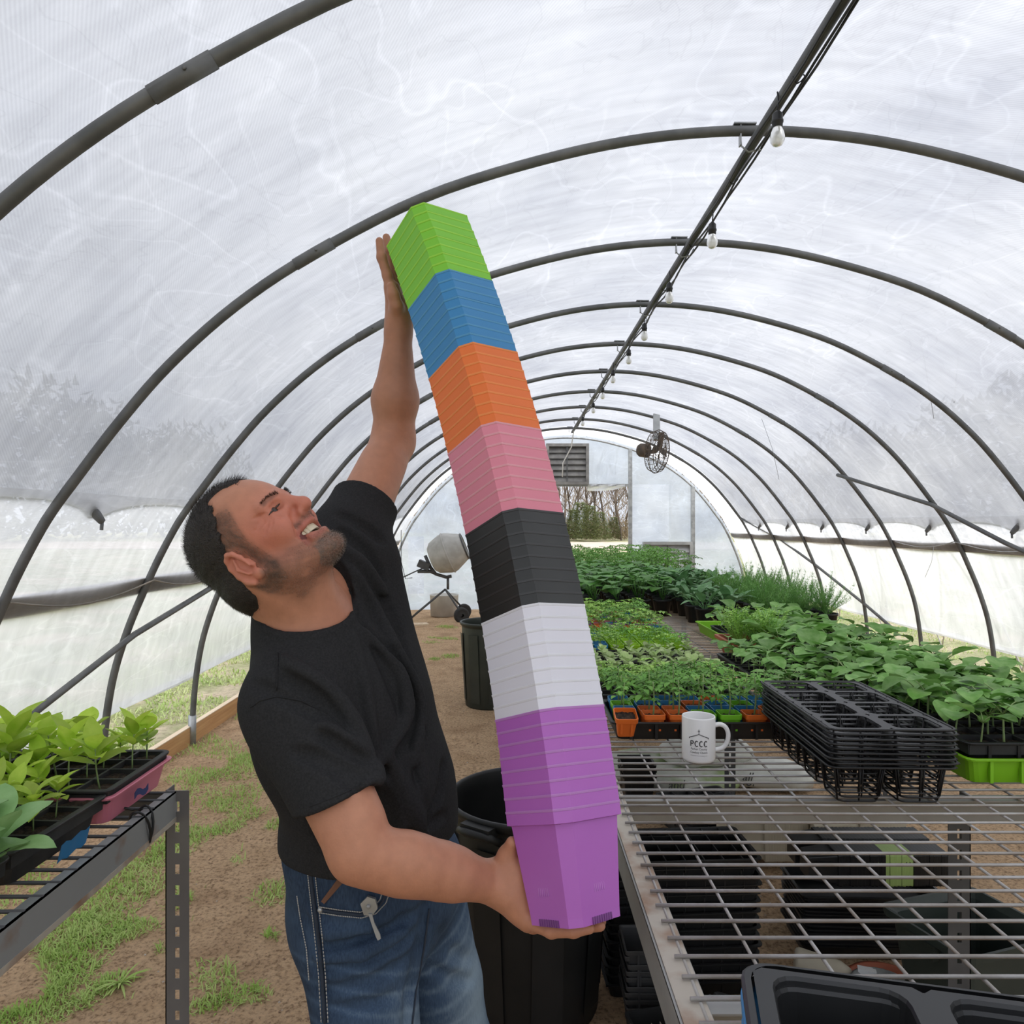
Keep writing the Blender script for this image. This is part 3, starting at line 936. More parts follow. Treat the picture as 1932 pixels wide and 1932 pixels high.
# ================================================================== THE MAN: implicit surfaces turned into meshes
class SDF:
    def __init__(s): s.p = []
    def _a(s, fn, c, rad, k, op): s.p.append((fn, np.array(c, float), rad, k, op)); return s
    def cap(s, a, b, ra, rb, k=.02, op='u'):
        a = np.array(a, float); b = np.array(b, float)
        ab = b - a; L2 = max(1e-9, ab @ ab)
        def fn(p):
            h = np.clip(((p - a) @ ab) / L2, 0, 1)
            return np.linalg.norm(p - a - h[:, None] * ab, axis=1) - (ra + (rb - ra) * h)
        return s._a(fn, (a + b) / 2, math.sqrt(L2) / 2 + max(ra, rb), k, op)
    def ell(s, c, r, R=None, k=.02, op='u'):
        c = np.array(c, float); r = np.array(r, float)
        Rm = np.eye(3) if R is None else np.array(R, float)     # rows = axes
        def fn(p):
            q = (p - c) @ Rm.T
            k0 = np.linalg.norm(q / r, axis=1); k1 = np.linalg.norm(q / (r * r), axis=1)
            return k0 * (k0 - 1) / np.maximum(k1, 1e-9)
        return s._a(fn, c, r.max(), k, op)
    def box(s, c, h, R=None, rd=.0, k=.0, op='u'):
        c = np.array(c, float); h = np.array(h, float)
        Rm = np.eye(3) if R is None else np.array(R, float)
        def fn(p):
            q = np.abs((p - c) @ Rm.T) - h + rd
            return np.linalg.norm(np.maximum(q, 0), axis=1) + np.minimum(q.max(axis=1), 0) - rd
        return s._a(fn, c, float(np.linalg.norm(h)), k, op)
    def plane_cut(s, c, n, k=.004, c2=None, rad=9):
        """remove the side n points to, within rad of c"""
        c = np.array(c, float); n = np.array(n, float); n = n / np.linalg.norm(n)
        def fn(p):
            d = -((p - c) @ n)
            if rad < 8:
                d = np.maximum(d, np.linalg.norm(p - c, axis=1) - rad)
            return d
        return s._a(fn, c, rad if rad < 8 else 99, k, 's')
    def bands(s, pts, r, k=.012, op='u'):
        for a, b, ra, rb in zip(pts, pts[1:], r, r[1:]): s.cap(a, b, ra, rb, k, op)
        return s
    def field(s, P, sel=None):
        d = np.full(len(P), 1.0)
        for i, (fn, c, rad, k, op) in enumerate(s.p):
            if sel is not None and not sel[i]: continue
            e = fn(P)
            kk = max(k, 1e-6)
            if op == 'u':
                h = np.maximum(kk - np.abs(d - e), 0) / kk
                d = np.minimum(d, e) - h * h * kk * .25
            else:
                e = -e
                h = np.maximum(kk - np.abs(d - e), 0) / kk
                d = np.maximum(d, e) + h * h * kk * .25
        return d
    def mesh(s, h, noise=None):
        B = 16
        bs = B * h
        lo = np.min([c - r for _, c, r, _, op in s.p if op == 'u'], axis=0) - .02
        hi = np.max([c + r for _, c, r, _, op in s.p if op == 'u'], axis=0) + .02
        nb = np.ceil((hi - lo) / bs).astype(int)
        C = np.array([c for _, c, _, _, _ in s.p]); Rr = np.array([r for _, _, r, _, _ in s.p]); K = np.array([k for _, _, _, k, _ in s.p])
        bi = np.stack(np.meshgrid(*[np.arange(n) for n in nb], indexing='ij'), -1).reshape(-1, 3)
        bc = lo + (bi + .5) * bs
        dd = s.field(bc)
        keep = np.abs(dd) < bs * .87 * 1.35 + .02
        bi, bc = bi[keep], bc[keep]
        ax = np.arange(B + 1)
        loc = np.stack(np.meshgrid(ax, ax, ax, indexing='ij'), -1).reshape(-1, 3)
        cor = np.array([[x, y, z] for x in (0, 1) for y in (0, 1) for z in (0, 1)])
        edg = [(a, b) for a in range(8) for b in range(a + 1, 8) if np.abs(cor[a] - cor[b]).sum() == 1]
        keys, pos, quads = [], [], []
        G = (nb.max() + 2) * B + 4
        for ib, cb in zip(bi, bc):
            reach = bs * .87 + K * 1.0 + .01
            sel = np.linalg.norm(C - cb, axis=1) < Rr + reach + .07
            if not sel.any(): continue
            P = lo + (ib * B + loc) * h
            D = s.field(P, sel)
            if noise is not None: D = D + noise(P)
            D = D.reshape(B + 1, B + 1, B + 1)
            if D.min() > 0 or D.max() < 0: continue
            ins = D < 0
            cnt = sum(ins[c[0]:B + c[0], c[1]:B + c[1], c[2]:B + c[2]].astype(np.int8) for c in cor)
            cc = np.argwhere((cnt > 0) & (cnt < 8))
            if len(cc) == 0: continue
            acc = np.zeros((len(cc), 3)); num = np.zeros(len(cc))
            for a, b in edg:
                ca, cb2 = cc + cor[a], cc + cor[b]
                da = D[ca[:, 0], ca[:, 1], ca[:, 2]]; db = D[cb2[:, 0], cb2[:, 1], cb2[:, 2]]
                m = (da < 0) != (db < 0)
                t = np.where(m, da / np.where(m, da - db, 1), 0)
                acc += np.where(m[:, None], ca + (cb2 - ca) * t[:, None], 0); num += m
            g = ib * B + cc
            keys.append((g[:, 0] * G + g[:, 1]) * G + g[:, 2])
            pos.append(lo + (ib * B + acc / num[:, None]) * h)
            for axn in range(3):
                e = np.zeros(3, int); e[axn] = 1
                # edges starting at nodes 0..B-1
                A0 = ins[:B, :B, :B]
                A1 = ins[e[0]:B + e[0], e[1]:B + e[1], e[2]:B + e[2]]
                ed = np.argwhere(A0 != A1)
                if len(ed) == 0: continue
                fl = ins[ed[:, 0], ed[:, 1], ed[:, 2]]
                u, w = np.eye(3, dtype=int)[(axn + 1) % 3], np.eye(3, dtype=int)[(axn + 2) % 3]
                g = ib * B + ed
                q = []
                for off in (0 * u, -u, -u - w, -w):
                    gg = g + off
                    q.append((gg[:, 0] * G + gg[:, 1]) * G + gg[:, 2])
                q = np.stack(q, 1)
                q[fl] = q[fl][:, ::-1]
                quads.append(q)
        keys = np.concatenate(keys); pos = np.concatenate(pos); quads = np.concatenate(quads)
        uk, ix = np.unique(keys, return_index=True)
        pos = pos[ix]
        extra = np.setdiff1d(np.unique(quads), uk)
        if len(extra):
            ex = np.stack([extra // G // G, extra // G % G, extra % G], 1)
            pos = np.concatenate([pos, lo + (ex + .5) * h]); uk2 = np.concatenate([uk, extra])
            o_ = np.argsort(uk2); uk, pos = uk2[o_], pos[o_]
        f = np.searchsorted(uk, quads)
        # q orientation: reversed so that normals point outwards
        return pos, f[:, ::-1]

def np_mesh(name, pos, faces, m, parent=None, off=(0, 0, 0)):
    me = bpy.data.meshes.new(name)
    pos = pos - np.array(off)
    me.vertices.add(len(pos)); me.vertices.foreach_set('co', pos.astype(np.float32).ravel())
    n = len(faces)
    me.loops.add(n * 4); me.loops.foreach_set('vertex_index', faces.astype(np.int32).ravel())
    me.polygons.add(n)
    me.polygons.foreach_set('loop_start', np.arange(0, n * 4, 4, dtype=np.int32))
    me.polygons.foreach_set('loop_total', np.full(n, 4, dtype=np.int32))
    me.polygons.foreach_set('use_smooth', np.ones(n, bool))
    me.update(calc_edges=True)
    me.validate()
    me.materials.append(m)
    o = bpy.data.objects.new(name, me)
    COL.objects.link(o)
    if parent is not None: o.parent = parent
    return o

def unit(v): v = np.array(v, float); return v / np.linalg.norm(v)
def P3(px, py, y): return np.array(W(px, py, y))
def vnoise(P, freq, seed=0):
    r = np.random.RandomState(seed)
    out = np.zeros(len(P))
    for i in range(6):
        k = r.normal(size=3); k = k / np.linalg.norm(k) * freq * r.uniform(.6, 1.5)
        out += np.sin(P @ k + r.uniform(0, 6.28))
    return out / 6

# ---- joints
SR = P3(554, 1328, 1.18); ER = P3(682, 1606, 1.06); WR = P3(946, 1670, 1.17)
SL = P3(656, 1018, 1.46); EL = P3(742, 834, 1.62); WL = P3(752, 622, 1.585)
NB = P3(572, 1165, 1.27); HC = P3(494, 1025, 1.22)
yaw = math.radians(-27)
CF = np.array([math.cos(yaw), math.sin(yaw), 0.0])          # chest forward
PEL = P3(712, 1650, 1.40)
UP = unit(NB - PEL)
CF = unit(CF - UP * (CF @ UP))
CL = np.cross(UP, CF)                                       # his left
BR = np.array([CL, CF, UP])
# ---- head frame
HU = unit([-.80, .02, .60]); HF = np.array([.57, -.27, .78]); HF = unit(HF - HU * (HF @ HU)); HL = np.cross(HU, HF)
HR = np.array([HL, HF, HU])
def H(l, f, u): return HC + HL * l + HF * f + HU * u
def HI(P): return (P - HC) @ HR.T                            # world -> (left, forward, up)

body = SDF()
# skull and face
body.ell(H(0, -.014, .030), (.075, .097, .087), HR, .01)
body.ell(H(0, .024, .018), (.067, .068, .084), HR, .02)       # forehead to cheek mass
body.ell(H(0, .028, -.040), (.056, .056, .058), HR, .03)       # lower face
body.cap(H(.035, .02, -.066), H(.012, .062, -.094), .026, .020, .02)     # jaw
body.cap(H(-.035, .02, -.066), H(-.012, .062, -.094), .026, .020, .02)
body.cap(H(-.055, -.025, -.030), H(-.044, .015, -.070), .020, .018, .02)
body.cap(H(.055, -.025, -.030), H(.044, .015, -.070), .020, .018, .02)
body.ell(H(0, .078, -.100), (.024, .018, .017), HR, .014)       # chin
for sg in (-1, 1):
    body.ell(H(sg * .040, .061, -.026), (.024, .022, .022), HR, .018)    # cheeks lifted by the grin
    body.cap(H(sg * .012, .0865, .018), H(sg * .047, .073, .017), .0080, .0070, .012)  # brow ridge
    body.ell(H(sg * .031, .089, .002), (.0165, .012, .0080), HR, .006, 's')   # eye socket
    body.cap(H(sg * .016, .0820, .0092), H(sg * .046, .0710, .0030), .0048, .0038, .004)   # upper lid
    body.cap(H(sg * .017, .0810, -.0076), H(sg * .046, .0705, -.0048), .0046, .0038, .004)     # lower lid pushed up
    body.cap(H(sg * .020, .081, -.015), H(sg * .043, .072, -.012), .0052, .004, .008)     # bag under the eye
    body.ell(H(sg * .0140, .0880, -.030), (.0088, .0115, .0085), HR, .007)    # nostril wing
    body.cap(H(sg * .0068, .1045, -.0400), H(sg * .0085, .0930, -.0300), .0046, .0036, .003, 's')  # nostril
body.cap(H(0, .084, .012), H(0, .103, -.020), .0095, .0105, .014)        # nose bridge
body.ell(H(0, .1045, -.0255), (.0120, .0105, .0100), HR, .008)
body.cap(H(0, .089, -.038), H(0, .086, -.046), .006, .005, .012)         # philtrum
body.ell(H(0, .062, -.058), (.036, .026, .026), HR, .012)                # muzzle
# open grin
MU, MF = .0085, -.0075
def G(l, f, u): return H(l, f + MF, u + MU)
body.ell(G(0, .080, -.0690), (.0350, .034, .0125), HR, .004, 's')
body.bands([G(-.038, .064, -.057), G(-.020, .0885, -.0560), G(0, .0955, -.0555), G(.020, .0885, -.0560), G(.038, .064, -.057)], [.0032, .0036, .0038, .0036, .0032], .007)
body.bands([G(-.038, .064, -.059), G(-.021, .0845, -.0800), G(0, .0925, -.0865), G(.021, .0845, -.0800), G(.038, .064, -.059)], [.0035, .0052, .0062, .0052, .0035], .008)
# ears
EU, EF = -.0205, .000
for sg in (-1, 1):
    ring = []
    for q in range(9):
        a = math.radians(-70 + q * 33)
        ring.append(H(sg * (.0800 - .0045 * math.cos(a) + .002), -.012 + EF - .0170 * math.cos(a + .1), EU + .031 * math.sin(a)))
    body.ell(H(sg * .0775, -.012 + EF, EU - .001), (.0045, .0150, .027), HR, .007)
    body.bands(ring[:9], [.0040, .0042, .0046, .0046, .0044, .0042, .004, .0038, .0034], .0035)
    body.ell(H(sg * .0800, .000 + EF, EU - .027), (.0055, .0085, .0095), HR, .008)       # lobe
    body.cap(H(sg * .0795, .004 + EF, EU - .001), H(sg * .0785, .005 + EF, EU - .010), .0048, .0046, .005)   # tragus
    body.bands([H(sg * .0830, -.008 + EF, EU + .018), H(sg * .0850, -.016 + EF, EU + .002), H(sg * .0835, -.010 + EF, EU - .015)], [.0026, .0030, .0026], .003)  # inner fold
    body.ell(H(sg * .0865, -.003 + EF, EU - .004), (.0080, .0060, .0100), HR, .004, 's')
# neck
NT = H(0, -.045, -.055)
body.cap(NT, NB + UP * .0 - CF * .01, .060, .064, .03)
body.cap(H(0, .005, -.075), NB + CF * .03 + UP * .0, .045, .050, .04)
body.cap(H(-.052, -.028, -.045), NB + CF * .045 - CL * .015 - UP * .02, .014, .012, .022)   # neck muscle
I0 = len(body.p)
# torso inside the shirt
CH = PEL + UP * .335
body.ell(CH, (.150, .105, .180), BR, .03)
body.ell(PEL + UP * .12, (.140, .110, .160), BR, .04)
body.cap(NB - UP * .045, SR, .062, .056, .05)
body.cap(NB - UP * .045, SL, .060, .055, .05)
# right (near) arm
IR = len(body.p)
fr = unit(WR - ER)
body.cap(SR, ER + (SR - ER) * .12, .059, .047, .03)
body.cap(SR + (ER - SR) * .35 + np.array([.012, -.01, -.004]), SR + (ER - SR) * .8 + np.array([.012, -.006, .0]), .043, .038, .03)
body.cap(ER + np.array([0, 0, -.006]), ER + (WR - ER) * .35 + np.array([0, 0, -.003]), .037, .040, .025)
body.cap(ER + (WR - ER) * .30, ER + (WR - ER) * .62, .042, .0365, .02)
body.cap(ER + (WR - ER) * .55, WR, .0395, .0285, .02)
body.cap(ER + (WR - ER) * .12 + np.array([0, -.006, -.002]), ER + (WR - ER) * .40 + np.array([0, -.008, .002]), .033, .034, .02)
body.cap(ER + np.array([-.008, .0, -.008]), ER + (WR - ER) * .25 + np.array([0, 0, -.006]), .034, .036, .02)
# left (far, raised) arm
IL = len(body.p)
body.cap(SL, EL, .056, .044, .03)
body.cap(SL * .65 + EL * .35 + np.array([0, 0, -.01]), SL * .25 + EL * .75, .046, .040, .03)
body.cap(EL, EL * .62 + WL * .38, .042, .049, .03)
body.cap(EL * .62 + WL * .38, WL, .049, .0265, .02)
I1 = len(body.p)
# ---- hands
def finger(pts, r, k=.006): body.bands([np.array(q) for q in pts], r, k)
# right hand: palm against the lower left side of the pot, fingers under it
def SP(px, py, y): return P3(px, py, y)
sx0, sy0, sz0 = [np.array(q) for q in SFR(0)]
PB0 = np.array(ST(0)) - sz0 * BODY
def under(px, y, r=.0092):
    p = P3(px, 1750, y)
    p[2] += ((PB0 - p) @ sz0) / sz0[2] - r
    return p
body.cap(WR, SP(975, 1692, 1.165), .030, .028, .02)
body.cap(WR + np.array([0, 0, .012]), SP(972, 1648, 1.165), .028, .026, .02)
body.cap(SP(972, 1650, 1.165), SP(992, 1712, 1.155), .026, .023, .02)
body.cap(SP(965, 1690, 1.15), SP(1000, 1735, 1.14), .025, .0185, .02)
body.cap(SP(975, 1690, 1.18), SP(1006, 1740, 1.175), .025, .0175, .02)
body.cap(SP(980, 1690, 1.20), SP(1010, 1738, 1.205), .022, .0165, .02)
for (b0_, y0), (b1_, y1), (b2_, y2), (b3_, y3), r in (((1008, 1.13), (1040, 1.100), (1082, 1.080), (1112, 1.078), .0098), ((1008, 1.155), (1045, 1.130), (1095, 1.105), (1132, 1.090), .0102),
                                    ((1010, 1.18), (1048, 1.158), (1098, 1.135), (1134, 1.118), .0098), ((1012, 1.205), (1050, 1.19), (1090, 1.168), (1118, 1.152), .0088)):
    finger([SP(b0_ - 8, 1738, y0), under(b1_, y1, r), under(b2_, y2, r * .95), under(b3_, y3, r * .85)], [r * 1.3, r * 1.1, r, r * .8])
body.bands([SP(966, 1672, 1.185), SP(957, 1640, 1.175), SP(957, 1614, 1.165), SP(966, 1590, 1.155)], [.027, .0175, .0135, .0098], .012)
# left hand: flat against the left edge of the stack, fingers reaching up
body.cap(WL, P3(754, 590, 1.585), .027, .026, .02)
body.cap(P3(752, 600, 1.58), P3(740, 545, 1.570), .026, .0175, .015)
body.cap(P3(757, 600, 1.60), P3(752, 545, 1.60), .024, .0170, .015)
body.cap(P3(764, 600, 1.62), P3(770, 550, 1.63), .022, .0165, .015)
for pts_, r in ((((738, 550, 1.568), (731, 520, 1.566), (720, 486, 1.562), (716, 455, 1.560)), .0102),
              (((750, 548, 1.590), (745, 512, 1.590), (735, 474, 1.590), (729, 448, 1.590)), .0102),
              (((762, 550, 1.612), (758, 515, 1.615), (748, 480, 1.617), (742, 456, 1.618)), .0096),
              (((774, 555, 1.632), (771, 528, 1.640), (763, 502, 1.645), (757, 484, 1.648)), .0088)):
    finger([P3(*q) for q in pts_], [r * 1.2, r * 1.06, r, r * .82])
finger([P3(750, 602, 1.57), P3(748, 578, 1.548), P3(742, 556, 1.540), P3(738, 540, 1.538)], [.018, .0135, .0115, .0095], .01)
# legs inside the jeans are part of the same body
HPR = PEL + CL * -.085 - UP * .05; HPL = PEL + CL * .085 - UP * .05
KR = np.array([-.235, 1.29, .50]); KL = np.array([-.125, 1.53, .50])
AR = np.array([-.250, 1.33, .10]); AL = np.array([-.085, 1.60, .10])
for hp, kn, an in ((HPR, KR, AR), (HPL, KL, AL)):
    body.cap(hp, kn, .075, .052, .04); body.cap(kn, an, .052, .038, .03)

# laugh lines and folds, cut where they lie on the skin
def onto(px, py, y0=1.0, sdf=None, inset=0.0):
    """first point of the surface behind that pixel"""
    o = np.array([0, 0, CAMH]); d = np.array(W(px, py, 1.0)) - o
    t = y0
    for _ in range(160):
        s_ = sdf.field((o + d * t)[None])[0]
        t += s_ * .7 / np.linalg.norm(d)
        if abs(s_) < 5e-4: break
        if t > 3: return None
    if abs(s_) > 1e-3: return None
    return o + d * (t + inset)
bskin = SDF(); bskin.p = list(body.p)
for pl, r, k in (([(507, 972), (496, 985), (482, 1001)], .0036, .003), ([(505, 970), (494, 980), (485, 990)], .0034, .003), ([(504, 968), (490, 975), (476, 979)], .0032, .003), ([(509, 976), (503, 992), (499, 1008)], .0034, .003),
              ([(514, 976), (512, 988), (509, 1000)], .0028, .003), ([(518, 972), (528, 976), (536, 974)], .0024, .003),
              ([(553, 960), (556, 975), (561, 992), (568, 1008), (584, 1026)], .0042, .009), ([(572, 1012), (580, 1020), (590, 1030)], .0016, .006)):
    q_ = [onto(x, y, .9, bskin) for x, y in pl]
    q_ = [x for x in q_ if x is not None]
    body.bands(q_, [r * .5] + [r] * (len(q_) - 2) + [r * .4], k, 's')
pos, fac = body.mesh(.0032 if LOWRES else .0021, None)
man = thing('person', 'man in charcoal t-shirt and jeans laughing up at the tall pot stack he holds', 'person', (-.2, 1.4, 0))
# skin: albedo varies with the place on the body (ruddy face, stubble, raised arm in painted shade)
def skin_material():
    m = bpy.data.materials.new('skin'); m.use_nodes = True
    N, L = m.node_tree.nodes, m.node_tree.links
    p = N['Principled BSDF']
    p.inputs['Roughness'].default_value = .5
    p.inputs['Specular IOR Level'].default_value = .35
    p.inputs['Subsurface Weight'].default_value = .12
    p.inputs['Subsurface Radius'].default_value = (.010, .004, .002)
    at = N.new('ShaderNodeAttribute'); at.attribute_name = 'skincol'
    n = N.new('ShaderNodeTexNoise'); n.inputs['Scale'].default_value = 60; n.inputs['Detail'].default_value = 6
    t = N.new('ShaderNodeTexCoord'); L.new(t.outputs['Object'], n.inputs['Vector'])
    mr = N.new('ShaderNodeMapRange'); mr.inputs[3].default_value = .82; mr.inputs[4].default_value = 1.14
    L.new(n.outputs['Fac'], mr.inputs[0])
    mm = N.new('ShaderNodeMix'); mm.data_type = 'RGBA'; mm.blend_type = 'MULTIPLY'; mm.inputs[0].default_value = 1
    L.new(at.outputs['Color'], mm.inputs[6]); L.new(mr.outputs[0], mm.inputs[7])
    L.new(mm.outputs[2], p.inputs['Base Color'])
    n3 = N.new('ShaderNodeTexNoise'); n3.inputs['Scale'].default_value = 240; n3.inputs['Detail'].default_value = 3
    L.new(t.outputs['Object'], n3.inputs['Vector'])
    b = N.new('ShaderNodeBump'); b.inputs['Strength'].default_value = .18; b.inputs['Distance'].default_value = .002
    L.new(n3.outputs['Fac'], b.inputs['Height']); L.new(b.outputs[0], p.inputs['Normal'])
    return m
M['skin'] = skin_material()
skin = np_mesh('body', pos, fac, M['skin'], man, man.location)
def gs(x, a, b): return np.clip((x - a) / (b - a), 0, 1)
Q = HI(pos)
l, f_, u_ = Q[:, 0], Q[:, 1], Q[:, 2]
base = np.tile(np.array([.47, .215, .128]), (len(pos), 1))
inhead = gs(np.linalg.norm(Q, axis=1), .19, .13)
ruddy = np.array([.52, .155, .105])
facew = inhead * gs(f_, -.01, .04)
rw = facew * np.exp(-((u_ + .02) / .06) ** 2)
base = base * (1 - rw[:, None] * .65) + ruddy * (rw[:, None] * .65)
tan = np.array([.42, .175, .110])
neckw = gs(np.linalg.norm(pos - NB, axis=1), .16, .07) * (1 - inhead)
base = base * (1 - neckw[:, None] * .6) + tan * (neckw[:, None] * .6)
earw = inhead * gs(np.hypot(f_ + .010, (u_ - EU) / 1.6), .026, .018) * gs(np.abs(l), .068, .076)
base = base * (1 - earw[:, None] * .7) + np.array([.56, .19, .13]) * (earw[:, None] * .7)
arm_shade = gs(pos[:, 2], 1.80, 1.90)  # raised arm painted darker, as backlit shade
base = base * (1 - arm_shade[:, None] * .45) + np.array([.36, .175, .105]) * (arm_shade[:, None] * .45)
# stubble on jaw, chin, lip; greyish
nn = vnoise(pos, 260, 3) * .5 + vnoise(pos, 520, 4) * .5
jaw = inhead * gs(u_ + .35 * (f_ - .06), -.044, -.066) * gs(f_, -.035, -.005)
jaw = jaw * gs(u_, -.135, -.115)
lip = inhead * np.exp(-(((u_ + .0415) / .0060) ** 2)) * (np.abs(l) < .032) * (f_ > .062)
chin = inhead * gs(u_, -.080, -.088) * (np.abs(l) < .033) * gs(f_, .045, .060)
sidb = inhead * gs(np.abs(l), .046, .060) * gs(f_, -.034, -.020) * gs(f_ - .35 * np.clip(u_, 0, .05), .034, .014) * gs(u_, .075, .055) * gs(u_, -.095, -.06) * gs(np.hypot((f_ + .010) / 1.0, (u_ - EU) / 1.6), .015, .020)
earex = 1 - gs(np.hypot(f_ + .010, (u_ - EU) / 1.6), .027, .021) * gs(np.abs(l), .066, .072)
bw = earex * np.clip(jaw * .42 + lip * .55 + chin * .60 + sidb * .72, 0, .82) * np.clip(.9 + nn * .5, .3, 1.2)
beard = np.array([.060, .040, .030])
chincol = np.array([.20, .165, .14])
bc = beard * (1 - chin[:, None] * .6) + chincol * chin[:, None] * .6
base = base * (1 - bw[:, None]) + bc * bw[:, None]
# brows and lips
for sg in (-1, 1):
    bl = .7 * gs(np.abs(u_ - .0180 - .10 * np.maximum(0, np.abs(l) - .035) * -1.2), .0052, .0022) * gs(np.abs(sg * l - .032), .0205, .0155) * (f_ > .06)
    bl = bl * np.clip(.8 + nn * .8, .2, 1)
    base = base * (1 - bl[:, None] * .82) + np.array([.05, .03, .02]) * bl[:, None] * .82
lw = inhead * (np.abs(l) < .038) * (f_ > .055) * (gs(np.abs(u_ + .0615), .021, .0145)) * gs(np.abs(np.linalg.norm(np.stack([(l) / .037, (u_ + .0620) / .0155], 1), axis=1) - 1.0), .40, .16)
base = base * (1 - lw[:, None] * .6) + np.array([.42, .13, .10]) * lw[:, None] * .6
# mouth interior dark
mi = inhead * (np.linalg.norm(np.stack([l / .034, (u_ + .0610) / .0128], 1), axis=1) < 1.02) * (f_ < .074) * (f_ > .04)
base = base * (1 - mi[:, None] * .9) + np.array([.10, .02, .018]) * mi[:, None] * .9
at = skin.data.color_attributes.new('skincol', 'FLOAT_COLOR', 'POINT')
at.data.foreach_set('color', np.concatenate([np.clip(base, 0, 1), np.ones((len(pos), 1))], 1).astype(np.float32).ravel())

man_off = Vector(man.location)
def mpart(mbx, name, m): return mbx.build(name, m, man, world=True)
# eyes
M['eye'] = mat('eye_white', (.62, .56, .52), .15)
M['iris'] = mat('dark_iris', (.03, .018, .012), .15)
M['teeth'] = mat('teeth', (.66, .58, .42), .3, (.60, .50, .35), scale=80)
HM = Matrix(((HL[0], HF[0], HU[0], HC[0]), (HL[1], HF[1], HU[1], HC[1]), (HL[2], HF[2], HU[2], HC[2]), (0, 0, 0, 1)))
def uv_sphere(r, n=16, m_=10):
    return [(r * math.sin(PI * j / m_), -r * math.cos(PI * j / m_)) for j in range(m_ + 1)]
for sg in (-1, 1):
    g = MB().lathe([(max(1e-4, a), b) for a, b in uv_sphere(.0115)], 18, HM @ T(sg * .031, .0700, .0006))
    eye = mpart(g, 'eyeball', M['eye'])
    i_ = MB().lathe([(.0002, .0119), (.004, .0114), (.0062, .0102), (.0066, .0094)], 16, HM @ T(sg * .031, .0700, .0006) @ RX(-PI / 2 + .10) @ RY(-.15))
    i_.build('iris', M['iris'], eye, world=True)
    if sg < 0:
        la = [onto(x, y, .9, body, -.0010) for x, y in ((507, 972), (512, 966), (518, 960), (524, 954), (528, 950))]
        la = [Vector(q) for q in la if q is not None]
        if len(la) > 2: mpart(MB().tube(la, [.0005] + [.0015] * (len(la) - 2) + [.0006], 6), 'eyelashes', M['iris'])

# teeth: an upper row following the gum arch
def TA(a, u, r=1.0): return (.0300 * r * math.sin(a), .0545 + MF + .0325 * r * math.cos(a), u + MU)
tg = mpart(MB().tube([Vector(H(*TA(math.radians(-80 + 12.3 * k), -.0580))) for k in range(14)], .0036, 8), 'upper_gum', mat('gum', (.42, .14, .12), .35))
for k in range(12):
    a = math.radians(-71.5 + 13 * k)
    A = HM @ T(*TA(a, -.0655, 1.05)) @ RZ(-a)
    w = .0040 if 4 <= k <= 7 else .0034
    t_ = MB().loft([[(x * w * s_, y * .0020, z) for x, y in ((1, -1), (1.0, .4), (.55, 1), (-.55, 1), (-1.0, .4), (-1, -1))] for z, s_ in ((-.0056, .86), (-.0048, .95), (.0, 1.0), (.0055, .9))], A, smooth=False, capb=True, capt=True)
    t_.build('tooth', M['teeth'], tg, world=True)
mpart(MB().tube([Vector(G(.026 * math.sin(a), .052 + .028 * math.cos(a), -.0815)) for a in [math.radians(-70 + 14 * k) for k in range(11)]], .0034, 8), 'lower_teeth', M['teeth'])

# ---- hair: cap over the skull plus short strands
hair = SDF()
hair.ell(H(0, -.014, .0335), (.0795, .1005, .0905), HR, .01)
hair.ell(H(0, .024, .020), (.062, .066, .0850), HR, .02)
hair.cap(H(0, -.062, -.035), H(0, -.055, -.070), .052, .046, .03)
hair.ell(H(0, -.045, -.030), (.074, .060, .055), HR, .03)
# cut away the face: hairline with receding temples
def hair_keep(Qh):
    l, f, u = Qh[:, 0], Qh[:, 1], Qh[:, 2]
    al = np.abs(l)
    side = np.interp(u, [-.09, -.045, -.02, .0, .0205, .051, .070, .080, .090], [-.050, -.036, -.028, -.016, -.006, .014, .026, .030, .022])
    w = np.clip((al - .020) / .024, 0, 1); w = w * w * (3 - 2 * w)
    front = np.where(u > .05, .068 * (1 - w) + side * w, side)
    front = front + .0030 * np.sin(u * 420 + al * 300) + .0025 * np.sin(u * 900 - al * 700)
    d1 = f - front
    d2 = (-.078 - .30 * (f + .06)) - u                      # nape
    ear = .0215 - np.sqrt(((f + .008) / 1.0) ** 2 + ((u - EU + .004) / 1.45) ** 2)   # around the ear
    ear = np.where(al > .05, ear, -1)
    ear = np.where((u < EU) & (f > -.022) & (al > .04), np.maximum(ear, np.minimum(.02, f + .020)), ear)
    return np.maximum(np.maximum(d1, d2), ear)
def hnoise(P):
    return vnoise(P, 420, 11) * .0010 + vnoise(P, 160, 12) * .0012
hk = SDF(); hk.p = list(hair.p)
hk._a(lambda p: -hair_keep(HI(p)), HC, 99, .006, 's')
hp_, hf_ = hk.mesh(.0030, hnoise)
M['hair'] = mat('dark_brown_hair', (.010, .0065, .0045), .5, (.024, .016, .011), scale=160, bump=.5, bscale=400)
hobj = np_mesh('hair', hp_, hf_, M['hair'], man, man.location)
